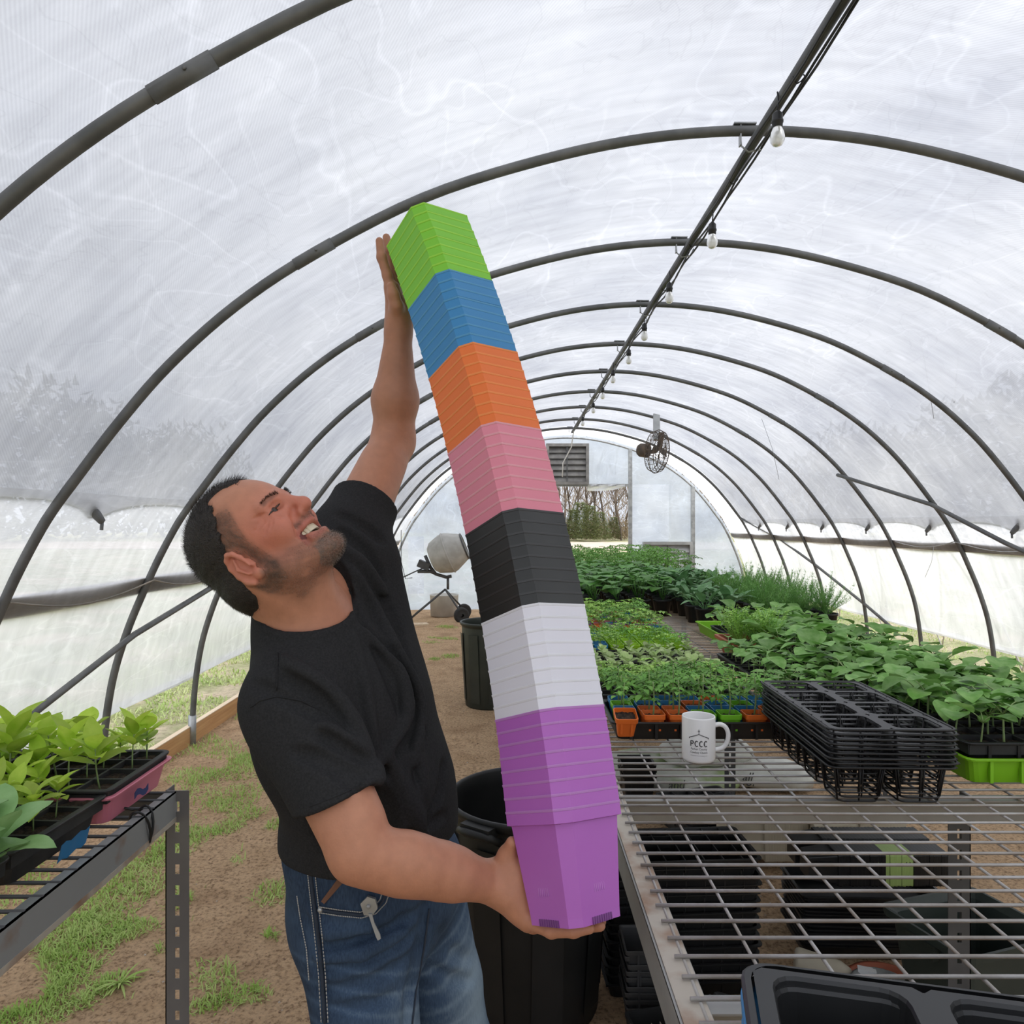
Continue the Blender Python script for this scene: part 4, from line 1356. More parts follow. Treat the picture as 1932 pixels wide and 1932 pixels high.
# strands
rs = np.random.RandomState(5)
HQ = HI(hp_)
hd = hair.field(hp_)
surf = (hair_keep(HQ) < .004) & (np.abs(hd) < .004)
idx = np.where(surf)[0]
idx = rs.choice(idx, min(len(idx), 15000), replace=False)
ctr = H(0, -.03, .02)
sv, sf = [], []
for n_, i in enumerate(idx):
    p = hp_[i]; q = HQ[i]
    nrm = unit(p - ctr)
    comb = unit(HF * (.9 if q[2] > .05 else -.3) - HU * (.2 if q[2] > .06 else 1.0) + rs.normal(size=3) * .25)
    d = unit(nrm * .75 + (comb - nrm * (comb @ nrm)) * .8)
    L_ = .013 if (q[2] > .09 and q[1] > -.02) else .0075 if q[2] > .05 else .0055
    L_ *= rs.uniform(.7, 1.3)
    side = unit(np.cross(d, nrm + rs.normal(size=3) * .5)) * .00024
    a = p - nrm * .001; b = p + d * L_
    sv += [a - side, a + side, b]; sf.append((3 * n_, 3 * n_ + 1, 3 * n_ + 2))
me = bpy.data.meshes.new('hair_strands'); me.from_pydata([tuple(x - np.array(man.location)) for x in sv], [], sf); me.materials.append(M['hair'])
so = bpy.data.objects.new('hair_strands', me); COL.objects.link(so); so.parent = hobj
so['kind'] = 'stuff'
for sg in (-1, 1):
    sv, sf = [], []
    for n_ in range(300):
        t_ = rs.uniform(0, 1)
        x = .012 + .036 * t_
        p = H(sg * x, .12, .0175 + .005 * math.sin(t_ * 2.6) + rs.uniform(-.0030, .0030) * (1 - .5 * t_))
        # drop onto the brow
        for _ in range(25):
            e_ = bskin.field(p[None])[0]
            p = p - HF * e_ * .8
            if abs(e_) < 4e-4: break
        d = unit(HF * .45 + HL * sg * (.5 + .6 * t_) + HU * (.5 - .7 * t_) + rs.normal(size=3) * .15)
        side = unit(np.cross(d, rs.normal(size=3))) * .00026
        a = p - HF * .0008; b = p + d * .0065
        sv += [a - side, a + side, b]; sf.append((3 * n_, 3 * n_ + 1, 3 * n_ + 2))
    me = bpy.data.meshes.new('eyebrow'); me.from_pydata([tuple(x - np.array(man.location)) for x in sv], [], sf); me.materials.append(M['hair'])
    so = bpy.data.objects.new('eyebrow', me); COL.objects.link(so); so.parent = man
M['fuzz'] = mat('brown_grey_fuzz', (.10, .066, .046), .6, (.24, .18, .14), scale=200)
sw = np.where((sidb > .35) & (np.abs(l) < .078))[0]
sv, sf = [], []
sw = rs.choice(sw, min(len(sw), 4500), replace=False)
nr_ = np.zeros(len(skin.data.vertices) * 3, dtype=np.float32); skin.data.vertices.foreach_get('normal', nr_); nr_ = nr_.reshape(-1, 3)
for n_, i in enumerate(sw):
    d_ = unit(nr_[i] * .35 - HU * .8 + HF * .15 + rs.normal(size=3) * .2)
    side = unit(np.cross(d_, nr_[i] + rs.normal(size=3) * .4)) * .00024
    a = pos[i] - nr_[i] * .0005; b = pos[i] + d_ * (.0075 if u_[i] > -.02 else .0045)
    sv += [a - side, a + side, b]; sf.append((3 * n_, 3 * n_ + 1, 3 * n_ + 2))
me = bpy.data.meshes.new('sideburns'); me.from_pydata([tuple(x - np.array(man.location)) for x in sv], [], sf); me.materials.append(M['fuzz'])
so = bpy.data.objects.new('sideburns', me); COL.objects.link(so); so.parent = man; so['kind'] = 'stuff'
# greying stubble on chin and jaw, real short hairs
M['stubble'] = mat('greying_stubble', (.30, .25, .21), .6, (.06, .040, .028), scale=300, ramp=(.42, .52))
jw = np.where((bw > .30) & (np.abs(l) < .075))[0]
sv, sf = [], []
if len(jw):
    jw = rs.choice(jw, min(len(jw), 9000), replace=False)
    me0 = skin.data
    nr = np.zeros(len(me0.vertices) * 3, dtype=np.float32); me0.vertices.foreach_get('normal', nr); nr = nr.reshape(-1, 3)
    for n_, i in enumerate(jw):
        nrm = nr[i]; p = pos[i]
        d = unit(nrm * .8 - HU * .5 + rs.normal(size=3) * .3)
        side = unit(np.cross(d, nrm + rs.normal(size=3) * .5)) * .00028
        a = p - nrm * .0005; b = p + d * (.0060 if chin[i] > .3 else .0022)
        sv += [a - side, a + side, b]; sf.append((3 * n_, 3 * n_ + 1, 3 * n_ + 2))
    me = bpy.data.meshes.new('stubble'); me.from_pydata([tuple(x - np.array(man.location)) for x in sv], [], sf); me.materials.append(M['stubble'])
    so = bpy.data.objects.new('stubble', me); COL.objects.link(so); so.parent = man
    so['kind'] = 'stuff'

# ---- T-shirt
sh = SDF()
for fn_, c_, r_, k_, op_ in body.p[I0:I0 + 4] + [body.p[IR], body.p[IR + 1], body.p[IL], body.p[IL + 1]]:
    sh._a((lambda p, fn_=fn_: fn_(p) - .0100), c_, r_ + .011, max(k_, .03), op_)
sh.ell(CH + CF * .028 - UP * .01, (.165, .138, .200), BR, .03)
sh.cap(SL - UP * .06 + CF * .05, PEL + UP * .2 + CF * .06 + CL * .05, .05, .09, .07)
sh.ell(PEL + UP * .165 + CF * .048, (.150, .132, .150), BR, .07)
sh.cap(PEL + UP * .10 + CF * .022, PEL + UP * .00 + CF * .012, .128, .134, .06)
for a_, b_, r1, r2 in ((PEL + UP * .12, PEL - UP * .05, .120, .130), (PEL - CL * .04 + UP * .10 + CF * .01, PEL - CL * .05 - UP * .04 + CF * .01, .122, .128), (PEL + CL * .04 + UP * .10 + CF * .01, PEL + CL * .05 - UP * .04 + CF * .01, .120, .124), (PEL - CF * .030 - CL * .05 + UP * .04, PEL - CF * .030 - CL * .05 - UP * .10, .100, .102)):
    sh.cap(a_, b_, r1, r2, .05)
sh.cap(NB - UP * .052, SR, .068, .070, .05)
sh.cap(NB - UP * .050, SL, .062, .058, .05)
sh.cap(NB + UP * .030 - CF * .020, NB - UP * .05 - CF * .01, .064, .072, .03)
sh.cap(NB - UP * .02 - CF * .01, NB - UP * .09, .068, .09, .04)           # collar base
dR = unit(ER - SR)
sh.cap(SR - dR * .0, SR + (ER - SR) * .85, .070, .056, .03)
sh.cap(SR + np.array([.02, -.02, -.04]), CH - CL * .09 + CF * .06, .055, .06, .05)
dL = unit(EL - SL)
sh.cap(SL, SL + (EL - SL) * .52, .060, .057, .03)
sh.cap(SL - UP * .05, CH + CL * .08 + CF * .05, .05, .06, .06)
def neckcut(p):
    a_ = NB + UP * .072 + CF * .030; b_ = NB + UP * .2
    ab = b_ - a_; h = np.clip(((p - a_) @ ab) / (ab @ ab), 0, 1)
    return np.linalg.norm(p - a_ - h[:, None] * ab, axis=1) - (.098 + .03 * h)
shpre = SDF(); shpre.p = list(sh.p)
sh._a(lambda p: np.maximum(np.abs(neckcut(p) - .006) - .0065, shpre.field(p) - .0022), NB + UP * .01, .15, .0015, 'u')
# hems: cut sleeve ends and waist
hemR = P3(640, 1503, 1.10); hnR = unit([.42, -.12, -.9])
cutR = lambda p: np.maximum(-((p - hemR) @ hnR), np.linalg.norm(p - hemR - hnR * .095 + np.array([.015, 0, 0]), axis=1) - .135)
sh._a(cutR, hemR + hnR * .095, .15, .003, 's')
hemL = SL + (EL - SL) * .36
cutL = lambda p: np.maximum(-((p - hemL) @ dL), np.linalg.norm(p - hemL - dL * .10, axis=1) - .145)
sh._a(cutL, hemL + dL * .10, .15, .003, 's')
hemW = np.array([PEL[0], PEL[1], 1.048])
wn_ = unit([.02, .06, -1.0])
cutW = lambda p: np.maximum(-((p - hemW) @ wn_), -(1.3 - p[:, 2]))
sh._a(cutW, hemW, 99, .004, 's')
# neck opening
nk0 = NB + UP * .10 + CF * .028; nk1 = NB - UP * .022 + CF * .045
sh._a(neckcut, NB + UP * .06, .30, .002, 's')
# folds: soft ridges and valleys pulled across the chest to the raised shoulder
def fold(pts, r, k=.02, op='u'): sh.bands([np.array(q) for q in pts], r, k, op)
creases = [
    ([(640, 1090), (690, 1180), (740, 1280), (775, 1380), (790, 1480)], .006, 's'),
    ([(665, 1075), (715, 1160), (755, 1260), (785, 1380), (800, 1500)], .006, 'u'),
    ([(690, 1060), (735, 1150), (775, 1260), (800, 1390)], .005, 's'),
    ([(665, 1200), (690, 1300), (705, 1400), (715, 1480)], .006, 'u'),
    ([(480, 1290), (560, 1325), (620, 1360)], .005, 's'),
    ([(530, 1240), (600, 1290), (660, 1350), (700, 1430)], .006, 'u'),
    ([(560, 1420), (620, 1440), (680, 1490)], .005, 's'),
    ([(640, 1000), (690, 1040), (720, 1090)], .006, 's'), ([(620, 1030), (680, 1060), (725, 1120)], .006, 'u'),
    ([(640, 970), (690, 995), (722, 1020)], .005, 's'),
    ([(760, 1580), (840, 1540)], .006, 's'),
    ([(681, 1188), (748, 1255), (768, 1322), (758, 1378), (707, 1450)], .007, 'u'), ([(700, 1190), (764, 1258), (786, 1325), (775, 1385), (722, 1460)], .007, 's'), ([(715, 1168), (770, 1255), (797, 1337), (778, 1440)], .005, 'u'),
    ([(543, 1255), (609, 1296), (660, 1358), (686, 1409)], .006, 'u'), ([(530, 1275), (596, 1312), (646, 1372)], .005, 's'), ([(609, 1368), (686, 1419)], .004, 'u'), ([(605, 1385), (690, 1436)], .0045, 's'), ([(600, 1425), (690, 1462)], .004, 's'),
    ([(730, 1420), (770, 1500), (800, 1570)], .006, 'u'), ([(840, 1440), (830, 1500), (800, 1560)], .006, 's')]
base_sh = SDF(); base_sh.p = list(sh.p)
for pl, r, op in creases:
    dense = catmull(pl, 5)
    pts = [onto(x, y, .95, base_sh) for x, y in dense]
    pts = [q for q in pts if q is not None]
    r = r * 1.05
    if len(pts) > 3:
        n = len(pts)
        rr = [r * max(.25, math.sin(PI * (i + .5) / n) ** .5) for i in range(n)]
        fold(pts, rr, .016, op)
lin = body.p[I0:I0 + 4] + [body.p[IR], body.p[IR + 1], body.p[IL], body.p[IL + 1]]
def lining(p):
    e = np.min([q[0](p) for q in lin], axis=0) - .0065
    for c_ in (cutR, cutL, cutW, neckcut): e = np.maximum(e, -c_(p))
    return e
sh._a(lining, PEL + UP * .3, .42, .004, 'u')
def shn(P):
    q = P.copy(); q[:, 2] *= .5
    return vnoise(q, 24, 21) * .0042 + vnoise(q, 60, 22) * .0022
sp_, sf_ = sh.mesh(.0045 if LOWRES else .0036, shn)
M['shirt'] = mat('charcoal_cotton', (.019, .019, .0198), .92, (.028, .028, .029), scale=300, bump=.25, bscale=700, spec=.15)
shirt = np_mesh('t_shirt', sp_, sf_, M['shirt'], man, man.location)
def shseam(pl, name, n=5, r=.0013):
    pts = []
    for (x0, y0_), (x1, y1_) in zip(pl, pl[1:]):
        for k in range(n):
            q = onto(x0 + (x1 - x0) * k / n, y0_ + (y1_ - y0_) * k / n, .9, sh, .0002)
            if q is not None and (not pts or (Vector(q) - pts[-1]).length < .05): pts.append(Vector(q))
    if len(pts) > 2: MB().tube(pts, r, 5).build(name, M['shirt'], shirt, world=True)
shseam([(473, 1335), (490, 1322), (522, 1314), (568, 1322), (619, 1347), (655, 1378), (683, 1409)], 'sleeve_seam')
shseam([(524, 1232), (523, 1270), (522, 1310)], 'shoulder_seam')
shseam([(584, 1522), (610, 1512), (640, 1500), (670, 1486), (697, 1468)], 'hem_stitch')
def snap(pts, sdf, it=6):
    out = []
    for q in pts:
        q = np.array(q, float)
        for _ in range(it):
            e = 1e-3
            d0 = sdf.field(q[None])[0]
            g = np.array([sdf.field((q + np.eye(3)[i] * e)[None])[0] - d0 for i in range(3)]) / e
            n_ = np.linalg.norm(g)
            if n_ < 1e-6: break
            q = q - g / n_ * d0
        out.append(q)
    return out

# ---- jeans
je = SDF()
je.ell(PEL - UP * .02, (.160, .118, .10), BR, .03)
je.cap(PEL + UP * .16, PEL - UP * .05, .118, .125, .05)
je.cap(PEL - CL * .04 + UP * .10, PEL - CL * .05 - UP * .04, .122, .126, .05)
je.cap(PEL + CL * .04 + UP * .10, PEL + CL * .05 - UP * .04, .118, .120, .05)
je.cap(PEL - CF * .045 - CL * .06 - UP * .04, PEL - CF * .045 - CL * .06 - UP * .10, .095, .09, .05)
je.cap(PEL - CF * .045 + CL * .06 - UP * .04, PEL - CF * .045 + CL * .06 - UP * .10, .090, .09, .05)
for hp, kn, an in ((HPR, KR, AR), (HPL, KL, AL)):
    je.cap(hp, hp * .4 + kn * .6, .108, .090, .03)
    je.cap(hp * .4 + kn * .6, kn, .090, .078, .02); je.cap(kn, an, .078, .070, .03)
je._a(lambda p: ((p - (AR + np.array([0, 0, -.035]))) @ np.array([0, 0, 1.0])), AR, 99, .004, 's')
top = np.array([0, 0, 1.035])
je._a(lambda p: -(p[:, 2] - 1.082), PEL, 99, .004, 's')
base_je = SDF(); base_je.p = list(je.p)
for pl, r, op in (([(610, 1790), (680, 1775), (760, 1740), (800, 1715)], .006, 's'), ([(600, 1830), (680, 1820), (760, 1780), (805, 1745)], .006, 's'),
                  ([(605, 1870), (670, 1862), (740, 1830), (790, 1790)], .005, 's'), ([(600, 1810), (680, 1800), (760, 1760)], .006, 'u'),
                  ([(620, 1905), (680, 1900), (740, 1880)], .005, 's'), ([(830, 1760), (860, 1800), (885, 1810)], .005, 's'), ([(820, 1830), (860, 1850), (890, 1850)], .005, 's'),
                  ([(806, 1712), (795, 1790), (775, 1870), (768, 1930)], .010, 's'), ([(590, 1720), (620, 1760), (700, 1750)], .005, 'u')):
    pts = [q for q in (onto(x, y, .9, base_je) for x, y in pl) if q is not None]
    if len(pts) > 1: je.bands(pts, [r * .6] + [r] * (len(pts) - 2) + [r * .6], .02, op)
jp, jf = je.mesh(.0045 if LOWRES else .0036, lambda P: vnoise(P, 30, 31) * .003 + vnoise(P, 90, 32) * .0008)
def denim():
    m = bpy.data.materials.new('faded_denim'); m.use_nodes = True
    N, L = m.node_tree.nodes, m.node_tree.links
    p = N['Principled BSDF']; p.inputs['Roughness'].default_value = .9; p.inputs['Specular IOR Level'].default_value = .15
    at = N.new('ShaderNodeAttribute'); at.attribute_name = 'fade'
    t = N.new('ShaderNodeTexCoord')
    mp = N.new('ShaderNodeMapping'); mp.inputs['Scale'].default_value = (1, 1, .18)
    n = N.new('ShaderNodeTexNoise'); n.inputs['Scale'].default_value = 420; n.inputs['Detail'].default_value = 3
    L.new(t.outputs['Object'], mp.inputs[0]); L.new(mp.outputs[0], n.inputs['Vector'])
    n2 = N.new('ShaderNodeTexNoise'); n2.inputs['Scale'].default_value = 14; n2.inputs['Detail'].default_value = 6
    L.new(t.outputs['Object'], n2.inputs['Vector'])
    a = N.new('ShaderNodeMath'); a.operation = 'MULTIPLY_ADD'; a.inputs[1].default_value = .35
    L.new(n.outputs['Fac'], a.inputs[0]); L.new(at.outputs['Fac'], a.inputs[2])
    b2 = N.new('ShaderNodeMath'); b2.operation = 'MULTIPLY_ADD'; b2.inputs[1].default_value = .35
    L.new(n2.outputs['Fac'], b2.inputs[0]); L.new(a.outputs[0], b2.inputs[2])
    r = N.new('ShaderNodeValToRGB')
    el = r.color_ramp.elements
    el[0].position = .25; el[0].color = (.018, .030, .055, 1)
    el[1].position = 1.0; el[1].color = (.20, .27, .34, 1)
    e = el.new(.55); e.color = (.055, .090, .150, 1)
    L.new(b2.outputs[0], r.inputs[0]); L.new(r.outputs[0], p.inputs['Base Color'])
    b = N.new('ShaderNodeBump'); b.inputs['Strength'].default_value = .25; b.inputs['Distance'].default_value = .001
    L.new(n.outputs['Fac'], b.inputs['Height']); L.new(b.outputs[0], p.inputs['Normal'])
    return m
M['denim'] = denim()
jeans = np_mesh('jeans', jp, jf, M['denim'], man, man.location)
fade = np.full(len(jp), .03)
# worn pale thighs with whisker streaks (wear of the cloth itself)
for hp, kn in ((HPR, KR), (HPL, KL)):
    c = hp * .35 + kn * .65 + CF * .09
    w = np.exp(-np.sum(((jp - c) / np.array([.075, .075, .16])) ** 2, axis=1))
    fade += w * .62
    for q in range(6):
        z0 = hp[2] - .05 - q * .04
        fade += np.exp(-(((jp[:, 2] - z0) - .45 * ((jp - hp) @ CL) * (1 if hp is HPL else -1)) / .006) ** 2) * np.exp(-((np.linalg.norm((jp - hp)[:, :2], axis=1) - .10) / .05) ** 2) * .16
at = jeans.data.attributes.new('fade', 'FLOAT', 'POINT')
at.data.foreach_set('value', fade.astype(np.float32))

# stitched details laid on the denim
M['thread'] = mat('pale_thread', (.50, .48, .44), .8)
M['leather'] = mat('brown_leather_patch', (.16, .075, .045), .6)
M['denimdark'] = mat('dark_denim_seam', (.025, .035, .055), .9)
def seam(pl, name, m, r=.0012, y0=.9, dashed=False, off=-.0012, parent=None, n=6):
    pts = []
    for (x0, y0_), (x1, y1_) in zip(pl, pl[1:]):
        for k in range(n):
            q = onto(x0 + (x1 - x0) * k / n, y0_ + (y1_ - y0_) * k / n, y0, je, off)
            if q is not None: pts.append(Vector(q))
    q = onto(pl[-1][0], pl[-1][1], y0, je, off)
    if q is not None: pts.append(Vector(q))
    if len(pts) < 2: return
    mbx = MB()
    if dashed:
        for a, b in zip(pts, pts[1:]):
            if (b - a).length > .03: continue
            for j in range(2):
                mbx.tube([a.lerp(b, j / 2 + .08), a.lerp(b, j / 2 + .42)], r, 5)
    else:
        run = [pts[0]]
        for a in pts[1:]:
            if (a - run[-1]).length > .04:
                if len(run) > 1: mbx.tube(run, r, 6)
                run = []
            run.append(a)
        if len(run) > 1: mbx.tube(run, r, 6)
    if mbx.v: return mbx.build(name, m, parent or jeans, world=True)
seam([(586, 1645), (592, 1700), (600, 1760), (608, 1840), (613, 1930)], 'side_seam', M['denimdark'], .003)
seam([(594, 1645), (600, 1700), (607, 1760), (614, 1840), (619, 1930)], 'side_seam_stitch', M['thread'], .0009, dashed=True, off=-.002)
seam([(580, 1645), (586, 1700), (593, 1760), (601, 1840), (606, 1930)], 'side_seam_stitch', M['thread'], .0009, dashed=True, off=-.002)
seam([(602, 1716), (640, 1722), (680, 1726), (705, 1718), (722, 1700), (728, 1680)], 'pocket_edge', M['denimdark'], .0026)
seam([(602, 1711), (640, 1717), (680, 1721), (702, 1713), (717, 1697), (722, 1680)], 'pocket_stitch', M['thread'], .0010, dashed=True, off=-.0022)
seam([(602, 1722), (640, 1728), (682, 1732), (709, 1724), (728, 1704), (735, 1684)], 'pocket_stitch', M['thread'], .0010, dashed=True, off=-.0022)
seam([(603, 1646), (650, 1656), (700, 1660)], 'yoke_stitch', M['thread'], .0010, dashed=True, off=-.0022)
seam([(560, 1690), (566, 1730), (578, 1790), (583, 1850)], 'back_pocket_stitch', M['thread'], .0010, dashed=True)
seam([(810, 1715), (800, 1790), (785, 1870), (778, 1932)], 'inner_seam', M['denimdark'], .002)
p1 = [onto(x, y, .9, je, -.002) for x, y in ((606, 1700), (640, 1654), (655, 1656), (612, 1705))]
mb = MB()
mb.add(p1, [(0, 1, 2, 3)]); mb.add([q - np.array([0, .0015, 0]) for q in p1], [(3, 2, 1, 0)])
mb.build('leather_strip', M['leather'], jeans, world=True)
q = onto(604, 1717, .9, je, -.003)
mb = MB().lathe([(.0001, .003), (.003, .0028), (.0045, .001), (.0045, 0)], 12, T(*q) @ RX(PI / 2))
mb.build('rivet', M['galv'], jeans, world=True)
# waistband hem line showing under the shirt
# multitool clip hanging out of the pocket
t = thing('pocket_knife', 'silver folding tool clipped in the front jeans pocket', 'tool', Vector(onto(697, 1706, .9, je, -.004)) - Vector((0, 0, .0)))
g = MB()
KM = T(0, -.004, .0) @ RX(PI / 2)
hexo = [(-.008, -.015), (.006, -.016), (.015, -.004), (.011, .012), (-.002, .016), (-.014, .004)]
g.loft([[(x, y, z) for x, y in hexo] for z in (-.003, .003)], KM, capb=True, capt=True)
g.build('handle', M['galv'], t)
MB().lathe([(.0001, .006), (.0035, .0055), (.004, .003)], 10, KM).build('pivot_screw', M['alu'], t)
MB().loft([[(.000, -.012, .003), (.006, -.012, .003), (.006, -.012, .005), (.000, -.012, .005)], [(.005, -.028, .003), (.010, -.027, .003), (.010, -.027, .005), (.005, -.028, .005)], [(.013, -.050, .003), (.020, -.047, .003), (.020, -.047, .006), (.013, -.050, .006)], [(.016, -.056, .004), (.021, -.053, .004), (.021, -.053, .006), (.016, -.056, .006)]], KM, capb=True, capt=True).build('clip', M['alu'], t)
# shoes
M['shoe'] = mat('brown_work_boot', (.09, .055, .035), .7)
for an, dv in ((AR, CF), (AL, unit([.9, -.1, 0]))):
    b = SDF()
    dv = unit([dv[0], dv[1], 0])
    g0 = np.array([an[0], an[1], .0])
    b.cap(g0 + np.array([0, 0, .12]), g0 + np.array([0, 0, .05]), .048, .045, .02)
    b.cap(g0 + np.array([0, 0, .045]) - dv * .03, g0 + dv * .16 + np.array([0, 0, .038]), .042, .036, .02)
    b.plane_cut(np.array([0, 0, .0]), (0, 0, -1))
    a_, f2 = b.mesh(.006)
    a_[:, 2] += gz(g0[0], g0[1]) + .003
    np_mesh('boot', a_, f2, M['shoe'], man, man.location)
# ================================================================== PLANTS: leaves and prototypes
def leaf_mat(name, c1, c2, rough=.5, trans=.3, scale=30, orand=.30):
    return mat(name, c1, rough, c2, scale=scale, trans=trans, obj_rand=orand, spec=.35, bump=.15, bscale=90)
M['squash'] = leaf_mat('squash_leaf', (.13, .31, .05), (.25, .44, .13), .5, .25)
M['squash2'] = leaf_mat('squash_cotyledon', (.27, .46, .12), (.36, .54, .18), .5, .3)
M['stem'] = mat('pale_green_stem', (.30, .40, .16), .5, (.22, .32, .11), scale=20, trans=.1)
M['tomato'] = leaf_mat('tomato_leaf', (.12, .31, .045), (.19, .40, .075), .55, .25)
M['lime'] = leaf_mat('light_green_leaf', (.40, .60, .05), (.54, .70, .10), .5, .38)
M['basil'] = leaf_mat('variegated_leaf', (.34, .50, .16), (.58, .66, .34), .5, .3)
M['cabbage'] = leaf_mat('blue_green_leaf', (.09, .21, .075), (.15, .30, .125), .45, .18)
M['lettuce'] = leaf_mat('young_cabbage_leaf', (.19, .36, .12), (.28, .47, .19), .45, .25)
M['cuke'] = leaf_mat('cucumber_leaf', (.09, .26, .045), (.16, .36, .08), .5, .2)
M['dill'] = mat('dill_green', (.13, .33, .06), .6, (.21, .42, .10), scale=14, trans=.2, obj_rand=.1)
M['herb'] = leaf_mat('herb_leaf', (.27, .50, .08), (.38, .60, .13), .5, .3)

def leaf(mb, base, d, L, Wd, up=(0, 0, 1), curl=.25, fold=.25, shape='oval', nl=7, nw=4, wavy=0.0, rr=None):
    base = Vector(base); d = Vector(d).normalized(); up = Vector(up)
    side = d.cross(up)
    if side.length < 1e-4: side = Vector((1, 0, 0))
    side.normalize(); nrm = side.cross(d).normalized()
    P = []
    for i in range(nl + 1):
        t = i / nl
        if shape == 'oval': w = math.sin(PI * min(1, t * .98 + .02)) ** .75
        elif shape == 'lance': w = math.sin(PI * t ** .8) ** .9 if t < 1 else 0
        elif shape == 'heart': w = (math.sin(PI * t ** .55) ** .8 if t < 1 else 0) * (1 + .10 * math.sin(t * 22))
        else: w = math.sin(PI * t ** .7) * (1 - .35 * abs(math.sin(t * 13))) if t < 1 else 0
        w = max(w, .0) * Wd / 2
        c = base + d * (L * t * (1 - curl * t * .25)) - nrm * (curl * L * t * t * .55)
        row = []
        for j in range(nw + 1):
            s_ = (j / nw) * 2 - 1
            h = abs(s_) * w * fold + (wavy * L * math.sin(t * 15 + s_ * 4) * abs(s_))
            row.append(c + side * (s_ * w) + nrm * h)
        P.append(row)
    mb.grid(P)

def curve_pts(a, b, bend, n=4):
    a = Vector(a); b = Vector(b); bend = Vector(bend)
    return [a.lerp(b, i / n) + bend * math.sin(PI * i / n) for i in range(n + 1)]

def plant_squash(seed, nleaf=3, sc_=1.0):
    """seedling: a stem (root object) whose leaves are its parts"""
    r = random.Random(seed)
    h = r.uniform(.055, .085) * sc_
    top = Vector((r.uniform(-.01, .01), r.uniform(-.01, .01), h))
    st = MB().tube(curve_pts((0, 0, -.005), top, (r.uniform(-.004, .004), 0, 0)), [.0032, .003, .0028, .0026, .0024], 6)
    leaves = []
    a0 = r.uniform(0, 2 * PI)
    for k in range(2):
        a = a0 + PI * k + r.uniform(-.2, .2)
        d = (math.cos(a), math.sin(a), r.uniform(.1, .5))
        L_ = r.uniform(.045, .058) * sc_
        m = MB(); leaf(m, top, d, L_, L_ * .62, curl=r.uniform(.2, .7), fold=.12, shape='oval')
        leaves.append((m, 'squash2' if r.random() < .5 else 'squash'))
    for k in range(nleaf):
        a = a0 + 1.2 + 2.1 * k + r.uniform(-.5, .5)
        el = r.uniform(.5, 1.4)
        pl = r.uniform(.03, .055) * sc_
        tip = top + Vector((math.cos(a), math.sin(a), el)).normalized() * pl
        st.tube(curve_pts(top, tip, (0, 0, .004)), [.0020, .0018, .0017, .0016, .0015], 5)
        L_ = r.uniform(.068, .100) * sc_
        m = MB(); leaf(m, tip - Vector((0, 0, .002)), (math.cos(a), math.sin(a), r.uniform(-.15, .55)), L_, L_ * r.uniform(.72, .85), curl=r.uniform(.2, .8), fold=r.uniform(.1, .45), shape='oval', nl=9, nw=6, wavy=.012)
        leaves.append((m, 'squash'))
    return st, leaves

def proto(name, st, leaves, stemmat, partname='leaf'):
    me = st.mesh(name, M[stemmat])
    return me, [(m.mesh(partname, M[k]), partname) for m, k in leaves]

def place(name, pr, loc, rz=0, s=1.0, label=None, cat=None, group=None, parent=None, tilt=0.0):
    o = bpy.data.objects.new(name, pr[0]); COL.objects.link(o)
    if parent is not None: o.parent = parent
    o.location = loc; o.rotation_euler = (tilt * math.sin(rz * 3), tilt * math.cos(rz * 5), rz); o.scale = (s, s, s)
    for me, nm in pr[1]:
        c = bpy.data.objects.new(nm, me); COL.objects.link(c); c.parent = o
    return tag(o, label, cat, group)

def plant_tomato(seed, h=.11, stemk='stem', k='tomato', n=6, Lf=.075, single=False):
    """compound drooping leaves on a thin stem"""
    r = random.Random(seed)
    st = MB().tube(curve_pts((0, 0, -.005), (0, 0, h), (r.uniform(-.006, .006), r.uniform(-.006, .006), 0)), [.0026, .0024, .0022, .002, .0016], 5)
    lv = []
    for q in range(n):
        a = q * 2.4 + r.uniform(-.4, .4)
        z = h * (.45 + .55 * q / n)
        L_ = Lf * r.uniform(.7, 1.1) * (1 if q > 1 else .6)
        d = Vector((math.cos(a), math.sin(a), r.uniform(.15, .8))).normalized()
        m = MB()
        pts = [Vector((0, 0, z)) + d * (L_ * t) - Vector((0, 0, 1)) * (.5 * L_ * t * t) for t in (0, .3, .6, 1)]
        m.tube(pts, [.0013, .0011, .0009, .0006], 4)
        side = d.cross(Vector((0, 0, 1))).normalized()
        for i, t in enumerate((.4, .7)):
            p = pts[0].lerp(pts[-1], t) + Vector((0, 0, .5 * L_ * t * (1 - t)))
            for sg in (-1, 1):
                leaf(m, p, d * .5 + side * sg + Vector((0, 0, -.1)), L_ * .48, L_ * .26, curl=.6, fold=.3, shape='lance', nl=4, nw=2)
        leaf(m, pts[-1] - d * .004, d + Vector((0, 0, -.4)), L_ * .55, L_ * .32, curl=.6, fold=.3, shape='lance', nl=5, nw=2)
        lv.append((m, k))
    return st, lv

